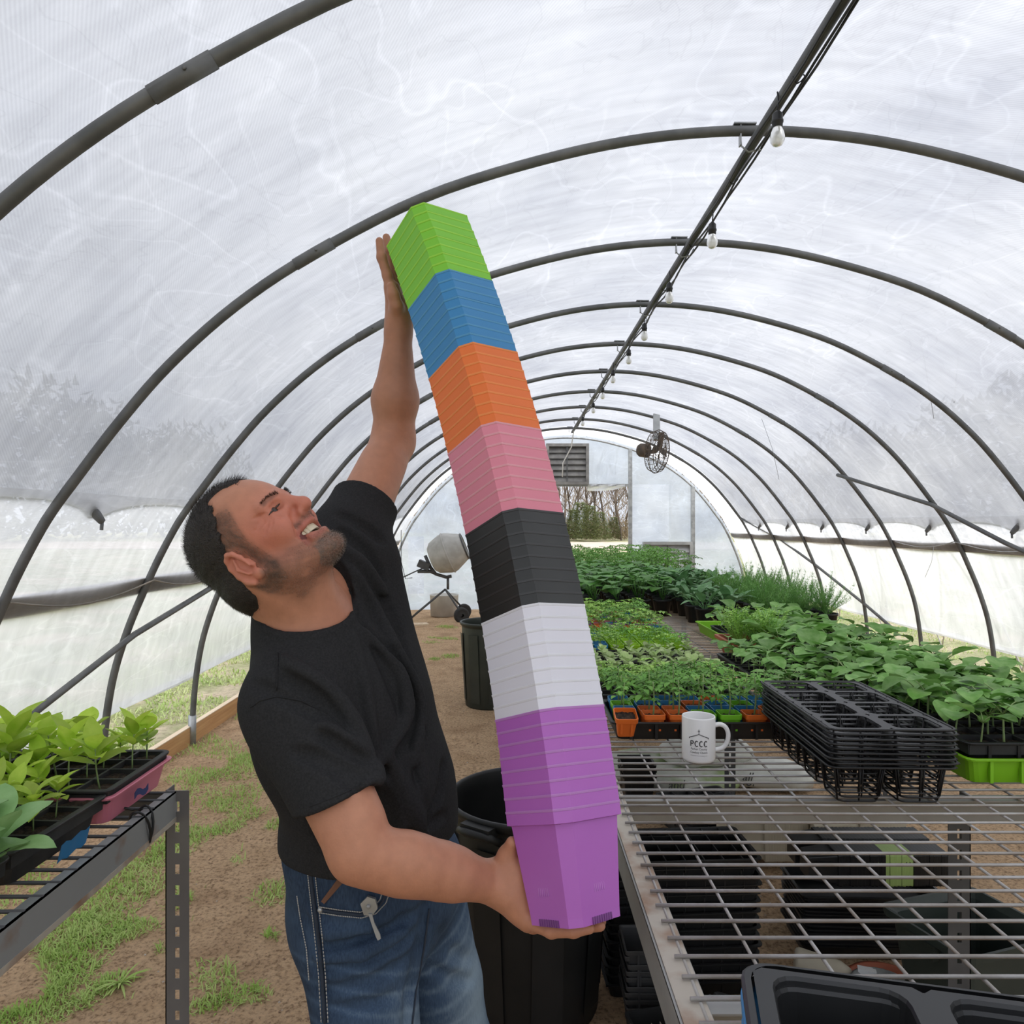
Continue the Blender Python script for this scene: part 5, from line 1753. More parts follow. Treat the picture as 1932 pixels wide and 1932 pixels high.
def plant_simple(seed, h=.05, k='lime', pairs=2, L_=.035, ratio=.45, up=.6):
    """small seedling with crossed pairs of leaves"""
    r = random.Random(seed)
    st = MB().tube(curve_pts((0, 0, -.004), (0, 0, h), (r.uniform(-.003, .003), 0, 0)), [.0017, .0016, .0015, .0014, .0012], 5)
    lv = []
    for p in range(pairs):
        a0 = p * PI / 2 + r.uniform(-.3, .3)
        z = h * (.62 + .38 * p / max(1, pairs - 1)) if pairs > 1 else h
        for k2 in range(2):
            a = a0 + PI * k2
            m = MB(); leaf(m, (0, 0, z), (math.cos(a), math.sin(a), up * (1 + p * .6) * r.uniform(.6, 1.2)), L_ * r.uniform(.8, 1.15), L_ * ratio * 1.1, curl=r.uniform(.1, .6), fold=.3, shape='lance' if ratio < .6 else 'oval', nl=6, nw=4)
            lv.append((m, k))
    return st, lv

def merge_plant(st, lv):
    o = MB(); o.add(st.v, st.f, True)
    for m, k in lv: o.add(m.v, m.f, True)
    return o

def plant_big(seed, kind):
    r = random.Random(seed); o = MB()
    if kind == 'tomato':
        h = .24
        o.tube([(0, 0, 0), (.005, 0, h)], .003, 5)
        for q in range(12):
            a = q * 2.4 + r.uniform(-.3, .3); z = h * (.3 + .7 * q / 12)
            L_ = .13 * r.uniform(.7, 1.1)
            d = Vector((math.cos(a), math.sin(a), r.uniform(.1, .7))).normalized()
            side = d.cross(Vector((0, 0, 1))).normalized()
            for t in (.35, .6, .85):
                p = Vector((0, 0, z)) + d * (L_ * t) - Vector((0, 0, .45 * L_ * t * t))
                for sg in (-1, 1):
                    leaf(o, p, d * .6 + side * sg + Vector((0, 0, -.2)), L_ * .38, L_ * .17, curl=.6, fold=.3, shape='lance', nl=3, nw=2)
            leaf(o, Vector((0, 0, z)) + d * L_ * .9 - Vector((0, 0, .38 * L_)), d + Vector((0, 0, -.5)), L_ * .4, L_ * .2, curl=.5, shape='lance', nl=3, nw=2)
    elif kind == 'cuke':
        h = .17
        for q in range(7):
            a = q * 2.4 + r.uniform(-.4, .4)
            p = Vector((.06 * math.cos(a), .06 * math.sin(a), h * r.uniform(.5, 1.1)))
            o.tube([(0, 0, 0), p * .6 + Vector((0, 0, .03)), p], .0022, 4)
            L_ = r.uniform(.08, .12)
            leaf(o, p, (math.cos(a), math.sin(a), r.uniform(-.2, .4)), L_, L_ * 1.0, curl=.4, fold=.12, shape='heart', nl=7, nw=4)
    elif kind == 'kale':
        for q in range(9):
            a = q * 2.4 + r.uniform(-.3, .3); el = r.uniform(.5, 2.0)
            d = Vector((math.cos(a), math.sin(a), el)).normalized()
            p = d * .06
            o.tube([(0, 0, 0), p], .0025, 4)
            L_ = r.uniform(.12, .19)
            leaf(o, p, d, L_, L_ * .36, curl=r.uniform(.4, 1.3), fold=.3, shape='lance', nl=7, nw=4, wavy=.012)
    elif kind == 'dill':
        for q in range(20):
            a = r.uniform(0, 2 * PI); el = r.uniform(.5, 2.2)
            d = Vector((math.cos(a), math.sin(a), el)).normalized(); L_ = r.uniform(.14, .25)
            o.tube([(0, 0, 0), d * L_ * .5, d * L_ + Vector((0, 0, -.01))], [.0016, .0013, .0008], 3, caps=False)
            for t in [.25 + .75 * i / 9 for i in range(10)]:
                p = d * L_ * t
                for w in range(8):
                    e = Vector((r.gauss(0, 1), r.gauss(0, 1), r.gauss(.5, .7))).normalized() * r.uniform(.015, .035)
                    sd = e.cross(Vector((0, 0, 1))).normalized() * .0012
                    o.add([p - sd, p + sd, p + e * .6 + sd * .6, p + e], [(0, 1, 2, 3)], True)
                    f2 = p + e * .5 + Vector((r.gauss(0, 1), r.gauss(0, 1), r.gauss(.3, 1))).normalized() * .012
                    o.add([p + e * .5 - sd * .6, p + e * .5 + sd * .6, f2], [(0, 1, 2)], True)
    elif kind == 'herb':
        for q in range(34):
            a = r.uniform(0, 2 * PI); el = r.uniform(.8, 4)
            d = Vector((math.cos(a), math.sin(a), el)).normalized(); L_ = r.uniform(.07, .17)
            o.tube([(0, 0, 0), d * L_], .0009, 3, caps=False)
            for w in range(5):
                b_ = r.uniform(0, 2 * PI)
                leaf(o, d * L_ * r.uniform(.7, 1), (math.cos(b_), math.sin(b_), r.uniform(-.1, .5)), .015, .014, curl=.2, shape='frill', nl=3, nw=2)
    elif kind == 'lettuce':
        for q in range(8):
            a = q * 2.4 + r.uniform(-.3, .3); el = .4 + 1.5 * (q / 8)
            d = Vector((math.cos(a), math.sin(a), el)).normalized()
            L_ = r.uniform(.055, .075)
            o.tube([(0, 0, 0), d * .03], .0016, 4)
            leaf(o, d * .028, d, L_, L_ * .66, curl=r.uniform(.3, .9), fold=.2, shape='oval', nl=8, nw=6, wavy=.01)
    return o

# ================================================================== RIGHT BENCH
HB_ = CAMH - .64        # bench top height
XB0, XB1 = .25, 1.86
YB0, YB1 = .72, 9.9
bench = thing('grating_bench', 'long steel bench with a wire grating top along the right side', 'bench', (XB0, YB0, 0))
g = MB()
xk = XB0 + .002
while xk < XB1:
    g.tube([(xk, YB0, HB_ - .009), (xk, YB1, HB_ - .009)], .0030, 6)
    xk += .104
yk = YB0 + .02
kx = 0
while yk < YB1:
    g.tube([(XB0 - .012, yk, HB_ - .003), (XB1, yk, HB_ - .003)], .0030, 6 if yk < 3.5 else 4)
    yk += .048
g.build('grating', M['steelrod'], bench, world=True)
def angle_beam(y0, y1, x, sgn, w=.03, h=.062, t=.003):
    b = MB()
    b.box((min(x, x + sgn * t), y0, HB_ - .012 - h), (max(x, x + sgn * t), y1, HB_ - .010))
    b.box((min(x, x + sgn * w), y0, HB_ - .014), (max(x, x + sgn * w), y1, HB_ - .011))
    return b
for (ya, yb) in ((YB0, 1.735), (1.745, 3.6), (3.61, 5.7), (5.71, 7.8), (7.81, YB1)):
    angle_beam(ya, yb, XB0 - .034, 1, .046).build('side_beam', M['bench'], bench, world=True)
    lp = MB().box((XB0 - .030, ya, HB_ - .0108), (XB0 + .010, yb, HB_ - .0080))
    lp.build('top_lip', M['rust'], bench, world=True)
    angle_beam(ya, yb, XB1, -1, .03).build('side_beam', M['bench'], bench, world=True)
for y in (1.0, 1.74, 3.6, 5.7, 7.8, YB1 - .02):
    b = MB()
    b.box((XB0, y, HB_ - .075), (XB1, y + .004, HB_ - .014))
    b.box((XB0, y - .035, HB_ - .0165), (XB1, y + .004, HB_ - .0135))
    b.build('cross_beam', M['bench'], bench, world=True)
def slotted_post(mb, x, y, ztop, zbot, w=.054, sx=1, t=.0025):
    """perforated angle post: front leg has keyhole slots"""
    # front face (facing -y) split by holes
    pitch = .05
    n = int((ztop - zbot) / pitch)
    x0, x1 = (x, x + w)
    hx0, hx1 = x + w * .40, x + w * .60
    mb.box((x0, y, zbot), (hx0, y + t, ztop))
    mb.box((hx1, y, zbot), (x1, y + t, ztop))
    for k in range(n + 1):
        z = ztop - pitch * k
        mb.box((hx0, y, max(zbot, z - pitch + .024)), (hx1, y + t, z))
    # side leg
    xs_ = x1 if sx > 0 else x0
    mb.box((xs_ - (t if sx > 0 else 0), y, zbot), (xs_ + (0 if sx > 0 else t), y + w * .75, ztop))
for (x, y) in ((1.045, 1.745), (1.80, 1.745), (1.80, 3.6), (XB0 - .03, 3.6), (1.045, 3.6), (1.8, 5.7), (XB0 - .03, 5.7), (1.8, 7.8), (XB0 - .03, 7.8), (1.8, YB1 - .06), (XB0 - .03, YB1 - .06)):
    b = MB(); slotted_post(b, x, y, HB_ - .02, gz(x, y) - .01)
    b.build('post', M['darksteel'], bench, world=True)

# ---- mug
mx_, my_ = (1318 - 970) * 1.965 / F, 1.965
t = thing('coffee_mug', 'white mug with black lettering standing on the wire bench', 'mug', (mx_, my_, HB_ + .0005))
R_ = .0445
MB().lathe([(.001, .0), (R_ - .004, .0), (R_ - .0005, .003), (R_, .008), (R_, .116), (R_ - .0008, .1185), (R_ - .0022, .119), (R_ - .0036, .1185), (R_ - .0042, .115), (R_ - .0042, .012), (R_ - .008, .006), (.001, .0055)], 48).build('body', M['white'], t)
hp = [(R_ - .003, 0, .094), (R_ + .012, -.001, .097), (R_ + .026, -.002, .090), (R_ + .033, -.003, .072), (R_ + .030, -.002, .050), (R_ + .018, -.001, .034), (R_ - .003, 0, .028)]
hp = catmull([(a, c) for a, b, c in hp], 4)
MB().tube([(a, -.002, c) for a, c in hp], .0062, 10, M=RZ(math.radians(-8))).build('handle', M['white'], t)
def mug_print():
    """lettering bent around the mug: lines as thin raised strokes facing the camera"""
    o = MB()
    a0 = math.radians(-103)       # towards the camera
    def q(x, z): 
        a = a0 + x / R_
        return Vector(((R_ + .0004) * math.cos(a), (R_ + .0004) * math.sin(a), z))
    def stroke(pts, r=.0009):
        dense = []
        for p0, p1 in zip(pts, pts[1:]):
            n = max(1, int(math.dist(p0, p1) / .003))
            for i in range(n): dense.append((p0[0] + (p1[0] - p0[0]) * i / n, p0[1] + (p1[1] - p0[1]) * i / n))
        dense.append(pts[-1])
        o.tube([q(*p) for p in dense], r, 5)
    stroke([(-.026, .0690), (0, .0795), (.026, .0690)])
    stroke([(-.026, .069), (-.026, .0665)]); stroke([(.026, .069), (.026, .0665)])
    stroke([(0, .0795), (0, .092)], .0008); stroke([(-.0028, .088), (.0028, .088)], .0008)
    def C(x, z, w=.0085, h=.014):
        stroke([(x + w / 2 * math.cos(math.radians(a)), z + h / 2 * math.sin(math.radians(a))) for a in range(50, 320, 22)], .0013)
    stroke([(-.0215, .047), (-.0215, .061), (-.0165, .061), (-.0145, .0585), (-.0145, .0565), (-.0165, .0540), (-.0215, .054)], .0013)
    for x in (-.006, .006, .018): C(x, .054)
    return o
mug_print().build('printed_emblem', M['ink'], t)
def text_on_mug(txt, z, size, width):
    cu = bpy.data.curves.new('t', 'FONT'); cu.body = txt; cu.size = size; cu.align_x = 'CENTER'; cu.resolution_u = 3
    ob = bpy.data.objects.new('t', cu); COL.objects.link(ob)
    dg = bpy.context.evaluated_depsgraph_get()
    me = bpy.data.meshes.new_from_object(ob.evaluated_get(dg))
    a0 = math.radians(-103)
    xs_ = [v.co.x for v in me.vertices]
    w0 = max(xs_) - min(xs_); k_ = width / w0
    for v in me.vertices:
        x, zz = v.co.x * k_, v.co.y * 1.0
        a = a0 + x / R_
        v.co = ((R_ + .0005) * math.cos(a), (R_ + .0005) * math.sin(a), z + zz)
    me.materials.clear(); me.materials.append(M['ink'])
    me.name = 'printed_words'
    o = bpy.data.objects.new('printed_words', me); COL.objects.link(o); o.parent = t
    bpy.data.objects.remove(ob)
text_on_mug('Parker County', .0375, .0078, .042)
text_on_mug('Cowboy Church', .0285, .0078, .045)
text_on_mug('www.parkercountycowboychurch.com', .0215, .0030, .044)

# ---- trays
def flat_tray(name, m, w=.54, d=.275, h=.06, lab='', cat='tray', loc=(0, 0, 0), rz=0, group=None, cells=None, soil=True, soilz=None, cellmat=None, openings=True):
    """a nursery flat: outer shell, rolled lip, optional cell grid, soil as a part"""
    t = thing(name, lab, cat, loc, rz, group)
    o = MB()
    hw, hd = w / 2, d / 2
    def rr_(sx, sy, z, r=.02): return [(x, y, z) for x, y in rrect(sx, sy, r, 3)]
    rings = [rr_(hw - .022, hd - .022, .0), rr_(hw - .010, hd - .010, h - .006), rr_(hw, hd, h - .006), rr_(hw + .001, hd + .001, h - .002), rr_(hw, hd, h), rr_(hw - .007, hd - .007, h), rr_(hw - .012, hd - .012, h - .004), rr_(hw - .024, hd - .024, .003)]
    o.loft(rings, capt=True)
    o.add(rings[0], [tuple(reversed(range(len(rings[0]))))])
    for k in range(-3, 4):
        o.box((k * w / 7.6 - .004, -hd + .004, .004), (k * w / 7.6 + .004, -hd + .013, h - .006))
    o.build('shell', m, t)
    if cells:
        nx, ny = cells
        c = MB()
        zt = h - .001
        for i in range(nx + 1):
            x = -hw + .010 + (w - .020) * i / nx
            c.add([(x - .003, -hd + .01, zt), (x + .003, -hd + .01, zt), (x + .0012, -hd + .01, zt - .03), (x - .0012, -hd + .01, zt - .03),
                   (x - .003, hd - .01, zt), (x + .003, hd - .01, zt), (x + .0012, hd - .01, zt - .03), (x - .0012, hd - .01, zt - .03)],
                  [(0, 1, 5, 4), (1, 2, 6, 5), (3, 0, 4, 7), (0, 3, 2, 1), (4, 5, 6, 7)])
        for j in range(ny + 1):
            y = -hd + .010 + (d - .020) * j / ny
            c.add([(-hw + .01, y - .003, zt + .0004), (-hw + .01, y + .003, zt + .0004), (-hw + .01, y + .0012, zt - .03), (-hw + .01, y - .0012, zt - .03),
                   (hw - .01, y - .003, zt + .0004), (hw - .01, y + .003, zt + .0004), (hw - .01, y + .0012, zt - .03), (hw - .01, y - .0012, zt - .03)],
                  [(0, 4, 5, 1), (1, 5, 6, 2), (3, 7, 4, 0), (0, 1, 2, 3), (4, 7, 6, 5)])
        c.build('cell_insert', cellmat or M['blackdusty'], t)
    if soil:
        r = random.Random(int(loc[0] * 1000 + loc[1] * 777))
        z = soilz or h - .012
        n1, n2 = 44, 24
        P = [[(-hw + .012 + (w - .024) * i / n1, -hd + .012 + (d - .024) * j / n2, z + r.uniform(-.003, .004)) for i in range(n1 + 1)] for j in range(n2 + 1)]
        s_ = MB().grid([row for row in P]); s_.f = s_.f
        s_.build('soil', M['soil'], t)
    return t

def small_pot_mesh(m, s=.062, h=.058):
    o = MB()
    hw = s / 2
    def rr_(sx, z, r=.007): return [(x, y, z) for x, y in rrect(sx, sx, r, 2)]
    o.loft([rr_(hw * .70, .0, .005), rr_(hw * .90, h - .014), rr_(hw * .98, h - .014), rr_(hw, h - .001), rr_(hw - .0004, h), rr_(hw - .0022, h), rr_(hw * .90, h - .006), rr_(hw * .70, .004)], capt=True)
    o.add(rr_(hw * .70, .0, .005), [tuple(reversed(range(len(rr_(hw, 0)))))])
    for sx in (-1, 1):
        o.box((sx * hw * .45 - .003, -hw * .93, .012), (sx * hw * .45 + .003, -hw * .90 - .0005, h - .016))
    return o
def soil_top(s=.056, z=.046, seed=0):
    r = random.Random(seed)
    n = 10
    P = [[((i / n - .5) * s, (j / n - .5) * s, z + r.uniform(-.003, .003)) for i in range(n + 1)] for j in range(n + 1)]
    return MB().grid(P)
POTM = {c: small_pot_mesh(None).mesh('pot_' + c, M[c]) for c in ()}
PMESH = {}
M['limepot'] = mat('lime_pot_plastic', (.36, .68, .02), .42, (.33, .62, .02), scale=5, trans=.15)
M['pinkpot'] = M['pink']
for c, mk in (('orange', 'orange'), ('green', 'green'), ('blue', 'blue'), ('lime', 'limepot'), ('pink', 'pink'), ('purple', 'purple')):
    PMESH[c] = small_pot_mesh(M[mk]).mesh('small_pot', M[mk])
SOILM = [soil_top(seed=k).mesh('soil', M['soil']) for k in range(3)]
TOMP = [proto('seedling', *plant_tomato(40 + k, h=.085 + .012 * k, n=6 + k % 2, Lf=.058), 'stem') for k in range(5)]
PEPM = []
for k in range(4):
    o = merge_plant(*plant_simple(60 + k, h=.06, k='lime', pairs=3, L_=.05, ratio=.42))
    PEPM.append((o.mesh('seedling', M['herb']), []))

def potted(color, loc, rz, proto_, label, group, ps=1.0, tilt=None, sz=1.0, s=1.0):
    t = thing('potted_seedling', label, 'potted plant', loc, 0, group)
    p = bpy.data.objects.new('pot', PMESH[color]); COL.objects.link(p); p.parent = t
    so = bpy.data.objects.new('soil', SOILM[int(rz * 10) % 3]); COL.objects.link(so); so.parent = t
    if proto_ is not None:
        place('seedling', proto_, (0, 0, .045), rz, ps, parent=t)
    if tilt: t.rotation_euler = tilt
    t.scale = (s, s, s)
    return t

rp = random.Random(99)
# tray of orange, green and blue pots (front)
tx, ty = .565, 2.265
tr0 = flat_tray('nursery_flat', M['black'], .56, .285, .055, 'black flat full of orange, green and blue pots, behind the mug', loc=(tx, ty, HB_ + .001), soil=False)
rows = [['orange', 'orange', 'orange', 'green', 'green', 'orange', 'orange'],
        ['blue', 'orange', 'orange', 'blue', 'blue', 'blue', 'orange'],
        ['green', 'blue', 'blue', 'orange', 'blue', 'green', 'blue'],
        ['blue', 'green', 'blue', 'blue', 'orange', 'blue', 'blue']]
rown = ['front', 'second', 'third', 'back']
for j, row in enumerate(rows):
    for i, c in enumerate(row):
        x = tx - .225 + .0752 * i; y = ty - .098 + .0655 * j
        lab = '%s pot with tomato seedling, %s from left in %s row of the black flat' % (c, nth(i), rown[j])
        if i == 0 and j == 0:
            lab = 'tipped orange pot with bare soil at the front left corner of the black flat'
            t = potted(c, (x - .012, y - .018, HB_ + .020), 0, None, lab, 'pots in the front black flat', tilt=(math.radians(16), 0, 0), s=1.08)
            continue
        potted(c, (x, y, HB_ + .006 + (.004 if j else .008)), rp.uniform(0, 6), TOMP[rp.randrange(5)], lab, 'pots in the front black flat', ps=rp.uniform(.85, 1.15), s=1.05)

# two cell flats of small variegated seedlings
BASP = []
for k in range(4):
    o = merge_plant(*plant_simple(80 + k, h=.035, k='basil', pairs=3, L_=.036, ratio=.62, up=.5))
    BASP.append((o.mesh('seedling', M['basil']), []))
HRBP = []
for k in range(4):
    o = merge_plant(*plant_tomato(120 + k, h=.08, n=7, Lf=.055))
    HRBP.append((o.mesh('seedling', M['tomato' if k % 2 else 'herb']), []))
for ti, (y, pr, cat_, desc, sp_) in enumerate(((2.60, HRBP, 'seedling', 'leafy pepper seedling', 1.0), (2.92, BASP, 'seedling', 'pale edged seedling', 1.1), (3.21, BASP, 'seedling', 'tiny pale seedling', .95))):
    nm = ['nearest', 'middle', 'farthest'][ti]
    x0 = tx - .01
    flat_tray('cell_flat', M['black'], .54, .275, .055, 'black cell flat of small seedlings left on the bench, %s of three' % nm, loc=(x0, y, HB_ + .001), cells=(8, 4), group='cell flats of small seedlings')
    for j in range(4):
        for i in range(8):
            if rp.random() < .06: continue
            place('seedling', pr[rp.randrange(4)], (x0 - .225 + .0645 * i + rp.uniform(-.006, .006), y - .096 + .064 * j + rp.uniform(-.005, .005), HB_ + .044), rp.uniform(0, 6.28), sp_ * rp.uniform(.8, 1.25),
                  '%s, %s from left in the %s row of the %s cell flat' % (desc, nth(i), nth(j), nm), 'seedling', 'small seedlings in the cell flats')

# coloured pots farther back
k = 0
DIM = [(3.50, 'lime'), (3.80, 'lime'), (4.10, 'mix'), (4.40, 'mix'), (4.70, 'mix')]
for fi, (y, mode) in enumerate(DIM):
    for fx_, x0 in enumerate((tx - .01,)):
        flat_tray('nursery_flat', M['black'], .56, .285, .05, 'black flat of coloured pots, %s of the coloured flats from the camera' % nth(fi), loc=(x0, y, HB_ + .001), soil=False, group='flats of coloured pots')
        for j in range(4):
            for i in range(7):
                if mode == 'lime': c = 'blue' if i < 2 and (j < 2 or i == 0) else 'lime'
                else: c = rp.choice(['blue', 'orange', 'pink', 'purple', 'green', 'blue', 'orange', 'pink'])
                potted(c, (x0 - .225 + .0752 * i, y - .098 + .0655 * j, HB_ + .012), rp.uniform(0, 6), HRBP[rp.randrange(4)] if rp.random() < .85 else None,
                       '%s pot with seedling, %s in the %s row of the %s coloured flat' % (c, nth(i), nth(j), nth(fi)), 'coloured pots on the bench', ps=rp.uniform(.7, 1.05) * (.8 if mode == 'lime' else 1.1), s=1.05)

# squash flats on the right side of the bench
SQP = [proto('squash_seedling', *plant_squash(200 + k, 3 + k % 2, 1.1), 'stem') for k in range(8)]
SX = 1.375
lab0 = ['front', 'second', 'third', 'fourth', 'fifth', 'sixth', 'seventh', 'eighth', 'ninth']
M['limetray'] = mat('lime_tray_plastic', (.24, .56, .015), .4, (.22, .50, .015), scale=5, trans=.08)
squash_sites = []
for q in range(8):
    y = 1.915 + .295 * q
    base = 0.0
    if q == 0:
        o = flat_tray('lime_tray', M['limetray'], .58, .30, .064, 'bright green tray under the front black squash flat', loc=(SX + .02, y, HB_ + .001), soil=False)
        base = .040
    flat_tray('cell_flat', M['black'], .55, .28, .058, 'black cell flat of squash seedlings, %s from the camera' % ('nearest' if q == 0 else nth(q)), loc=(SX + .01, y, HB_ + .003 + base), cells=(7, 4), group='squash flats')
    nxx, nyy = 8, 4
    for j in range(nyy):
        for i in range(nxx):
            if q > 4 and (i + j) % 2: continue
            place('squash_seedling', SQP[rp.randrange(8)], (SX + .01 - .23 + .0655 * i + rp.uniform(-.01, .01), y - .10 + .066 * j + rp.uniform(-.01, .01), HB_ + .046 + base), rp.uniform(0, 6.28), rp.uniform(.72, 1.12),
                  'squash seedling, %s from left in the %s row of the %s squash flat' % (nth(i), nth(j), lab0[q]), 'seedling', 'squash seedlings', tilt=.12)
# extra squash seedlings left of the column, behind the black carriers
for q in range(3):
    y = 2.50 + .30 * q
    flat_tray('cell_flat', M['black'], .20, .28, .058, 'narrow black flat of seedlings behind the black carrier stack, %s' % ['nearest', 'middle', 'farthest'][q], loc=(1.0, y, HB_ + .003), cells=(3, 4))
    for j in range(4):
        for i in range(3):
            place('squash_seedling', SQP[rp.randrange(8)], (.94 + .064 * i, y - .10 + .066 * j, HB_ + .05), rp.uniform(0, 6.28), rp.uniform(.55, .85),
                  'young seedling, %s in the %s row of the %s narrow flat' % (nth(i), nth(j), ['nearest', 'middle', 'farthest'][q]), 'seedling', 'seedlings in the narrow flats')

# terracotta trough with herbs
M['terra'] = mat('terracotta_plastic', (.42, .115, .055), .6, (.36, .10, .05), scale=8)
t = thing('terracotta_trough', 'terracotta coloured rectangular trough of feathery light green herbs', 'planter', (1.13, 3.44, HB_ + .001))
o = MB()
def rr2(sx, sy, z, r=.015): return [(x, y, z) for x, y in rrect(sx, sy, r, 3)]
o.loft([rr2(.115, .085, 0), rr2(.130, .125, .075), rr2(.145, .14, .078), rr2(.145, .14, .092), rr2(.130, .125, .092), rr2(.125, .118, .06)], capt=True)
o.build('trough', M['terra'], t)
MB().grid([[(-.12 + .24 * i / 12, -.11 + .22 * j / 12, .072 + rp.uniform(-.003, .003)) for i in range(13)] for j in range(13)]).build('soil', M['soil'], t)
for k in range(7):
    hm = plant_big(300 + k, 'herb').build('herb_clump', M['herb'], t)
    hm.location = (-.07 + .14 * (k % 3) / 2, -.07 + .14 * (k // 3) / 2, .07); hm.scale = (1.15,) * 3

# black flat + green tray standing behind it
flat_tray('lime_tray', M['limetray'], .26, .50, .06, 'green tray beside the dark plants behind the lime pots', loc=(1.20, 4.05, HB_ + .001), soil=False)
# big plants in the far half
BIG = {kd: [plant_big(400 + 10 * n + k, kd).mesh('plant', M[{'tomato': 'tomato', 'cuke': 'cuke', 'kale': 'cabbage', 'dill': 'dill'}[kd]]) for k in range(3)] for n, kd in enumerate(('tomato', 'cuke', 'kale', 'dill'))}
NURS = {}
gp_ = MB().lathe([(.001, 0), (.045, 0), (.06, .10), (.064, .10), (.064, .112), (.058, .112), (.055, .10), (.001, .098)], 14)
NP_MESH = gp_.mesh('nursery_pot', M['black'])
def bigplant(kd, x, y, s=1.0, z=0.0, lab=''):
    t = thing('potted_' + {'tomato': 'tomato', 'cuke': 'cucumber', 'kale': 'kale', 'dill': 'dill'}[kd], lab, 'plant', (x, y, HB_ + .001 + z), rp.uniform(0, 6.28), {'tomato': 'tomato plants', 'cuke': 'cucumber plants', 'kale': 'kale plants', 'dill': 'dill plants'}[kd] + ' in the far half of the bench')
    p = bpy.data.objects.new('nursery_pot', NP_MESH); COL.objects.link(p); p.parent = t
    f = bpy.data.objects.new('foliage', BIG[kd][rp.randrange(3)]); COL.objects.link(f); f.parent = t
    f.location = (0, 0, .095); f.scale = (s, s, s * rp.uniform(.85, 1.1))
cols = ['leftmost', 'second', 'third', 'fourth', 'fifth', 'sixth', 'seventh', 'eighth', 'ninth', 'tenth', 'eleventh', 'twelfth', 'thirteenth']
def field(kd, x0, x1, y0, y1, st, s, desc, z=0.0):
    ny_ = max(1, int(round((y1 - y0) / st))); nx_ = max(1, int(round((x1 - x0) / st)))
    for j in range(ny_):
        for i in range(nx_):
            bigplant(kd, x0 + st * (i + .5) + rp.uniform(-.02, .02), y0 + st * (j + .5) + rp.uniform(-.02, .02), s * rp.uniform(.85, 1.15), z, '%s, %s across in its %s row' % (desc, cols[i % 13], nth(j)))
field('cuke', .32, 1.12, 4.95, 6.9, .16, 1.0, 'broad leaved cucumber plant')
field('kale', 1.10, 1.50, 4.45, 5.7, .16, 1.0, 'blue green kale beside the dill')
field('dill', 1.48, 1.90, 4.20, 5.7, .15, .95, 'feathery dill plant')
field('kale', 1.10, 1.84, 5.75, 7.0, .17, 1.0, 'dark kale beyond the dill')
field('tomato', .35, 1.82, 7.0, 9.8, .21, 1.05, 'bushy tomato plant at the far end')

# ---- stack of black pot carriers
def carrier_mesh(w=.275, d=.49, dep=.085):
    o = MB()
    nx_, ny_ = 2, 4
    cw, cd = w / nx_, d / ny_
    # top web: plate strips between rounded openings
    def opening(cx, cy):
        return [(cx + x, cy + y) for x, y in rrect(cw / 2 - .013, cd / 2 - .007, .022, 4)]
    for i in range(nx_):
        for j in range(ny_):
            cx, cy = -w / 2 + cw * (i + .5), -d / 2 + cd * (j + .5)
            op = opening(cx, cy)
            outer = []
            for (x, y) in op:
                dx, dy = x - cx, y - cy
                k_ = min((cw / 2) / max(1e-6, abs(dx)), (cd / 2) / max(1e-6, abs(dy)))
                outer.append((cx + dx * k_, cy + dy * k_))
            n = len(op)
            vs_ = [(x, y, 0) for x, y in op] + [(x, y, 0) for x, y in outer] + [(x, y, -.002) for x, y in op] + [(x, y, -.002) for x, y in outer]
            fs_ = []
            for a in range(n):
                b = (a + 1) % n
                fs_ += [(a, n + a, n + b, b), (2 * n + b, 3 * n + b, 3 * n + a, 2 * n + a), (a, b, 2 * n + b, 2 * n + a)]
            o.add(vs_, fs_)
            # basket: straps and bottom loop
            lo = [(cx + x, cy + y, -dep) for x, y in rrect(cw / 2 - .024, cd / 2 - .018, .014, 3)]
            o.tube(lo, .0022, 5, closed=True)
            mid = [(cx + x, cy + y, -dep * .45) for x, y in rrect(cw / 2 - .016, cd / 2 - .010, .018, 3)]
            for sx in (-1, 1):
                for q in (-.35, .35):
                    o.tube([(cx + sx * (cw / 2 - .012), cy + q * cd, 0), (cx + sx * (cw / 2 - .024), cy + q * cd * .8, -dep)], .0022, 4)
            for sy in (-1, 1):
                o.tube([(cx, cy + sy * (cd / 2 - .006), 0), (cx, cy + sy * (cd / 2 - .018), -dep)], .0022, 4)
    # outer rim rod
    o.tube([(x, y, -.001) for x, y in rrect(w / 2 + .006, d / 2 + .006, .02, 4)], .0030, 6, closed=True)
    for sx in (-1, 1):
        for k_ in range(9):
            y = -d / 2 + d * k_ / 8
            o.tube([(sx * (w / 2 - .004), y, -.001), (sx * (w / 2 + .006), y, -.001)], .0022, 4)
    return o
cm = carrier_mesh().mesh('pot_carrier', M['black'])
NC = 9
cx_, cy2 = .865, 1.885
for k in range(NC):
    o = bpy.data.objects.new('pot_carrier', cm); COL.objects.link(o)
    o.location = (cx_ + .003 * math.sin(k * 2.1), cy2 + .003 * math.cos(k * 1.7) , HB_ + .0875 + k * .0108)
    o.rotation_euler = (0, 0, math.radians(-1.5 + .4 * math.sin(k * 1.9)))
    lab = 'black eight-hole pot carrier, ' + ('lowest of the nested stack' if k == 0 else 'topmost of the nested stack' if k == NC - 1 else '%s from the bottom of the nested stack' % nth(k))
    tag(o, lab, 'pot carrier', 'nested black pot carriers beside the mug')

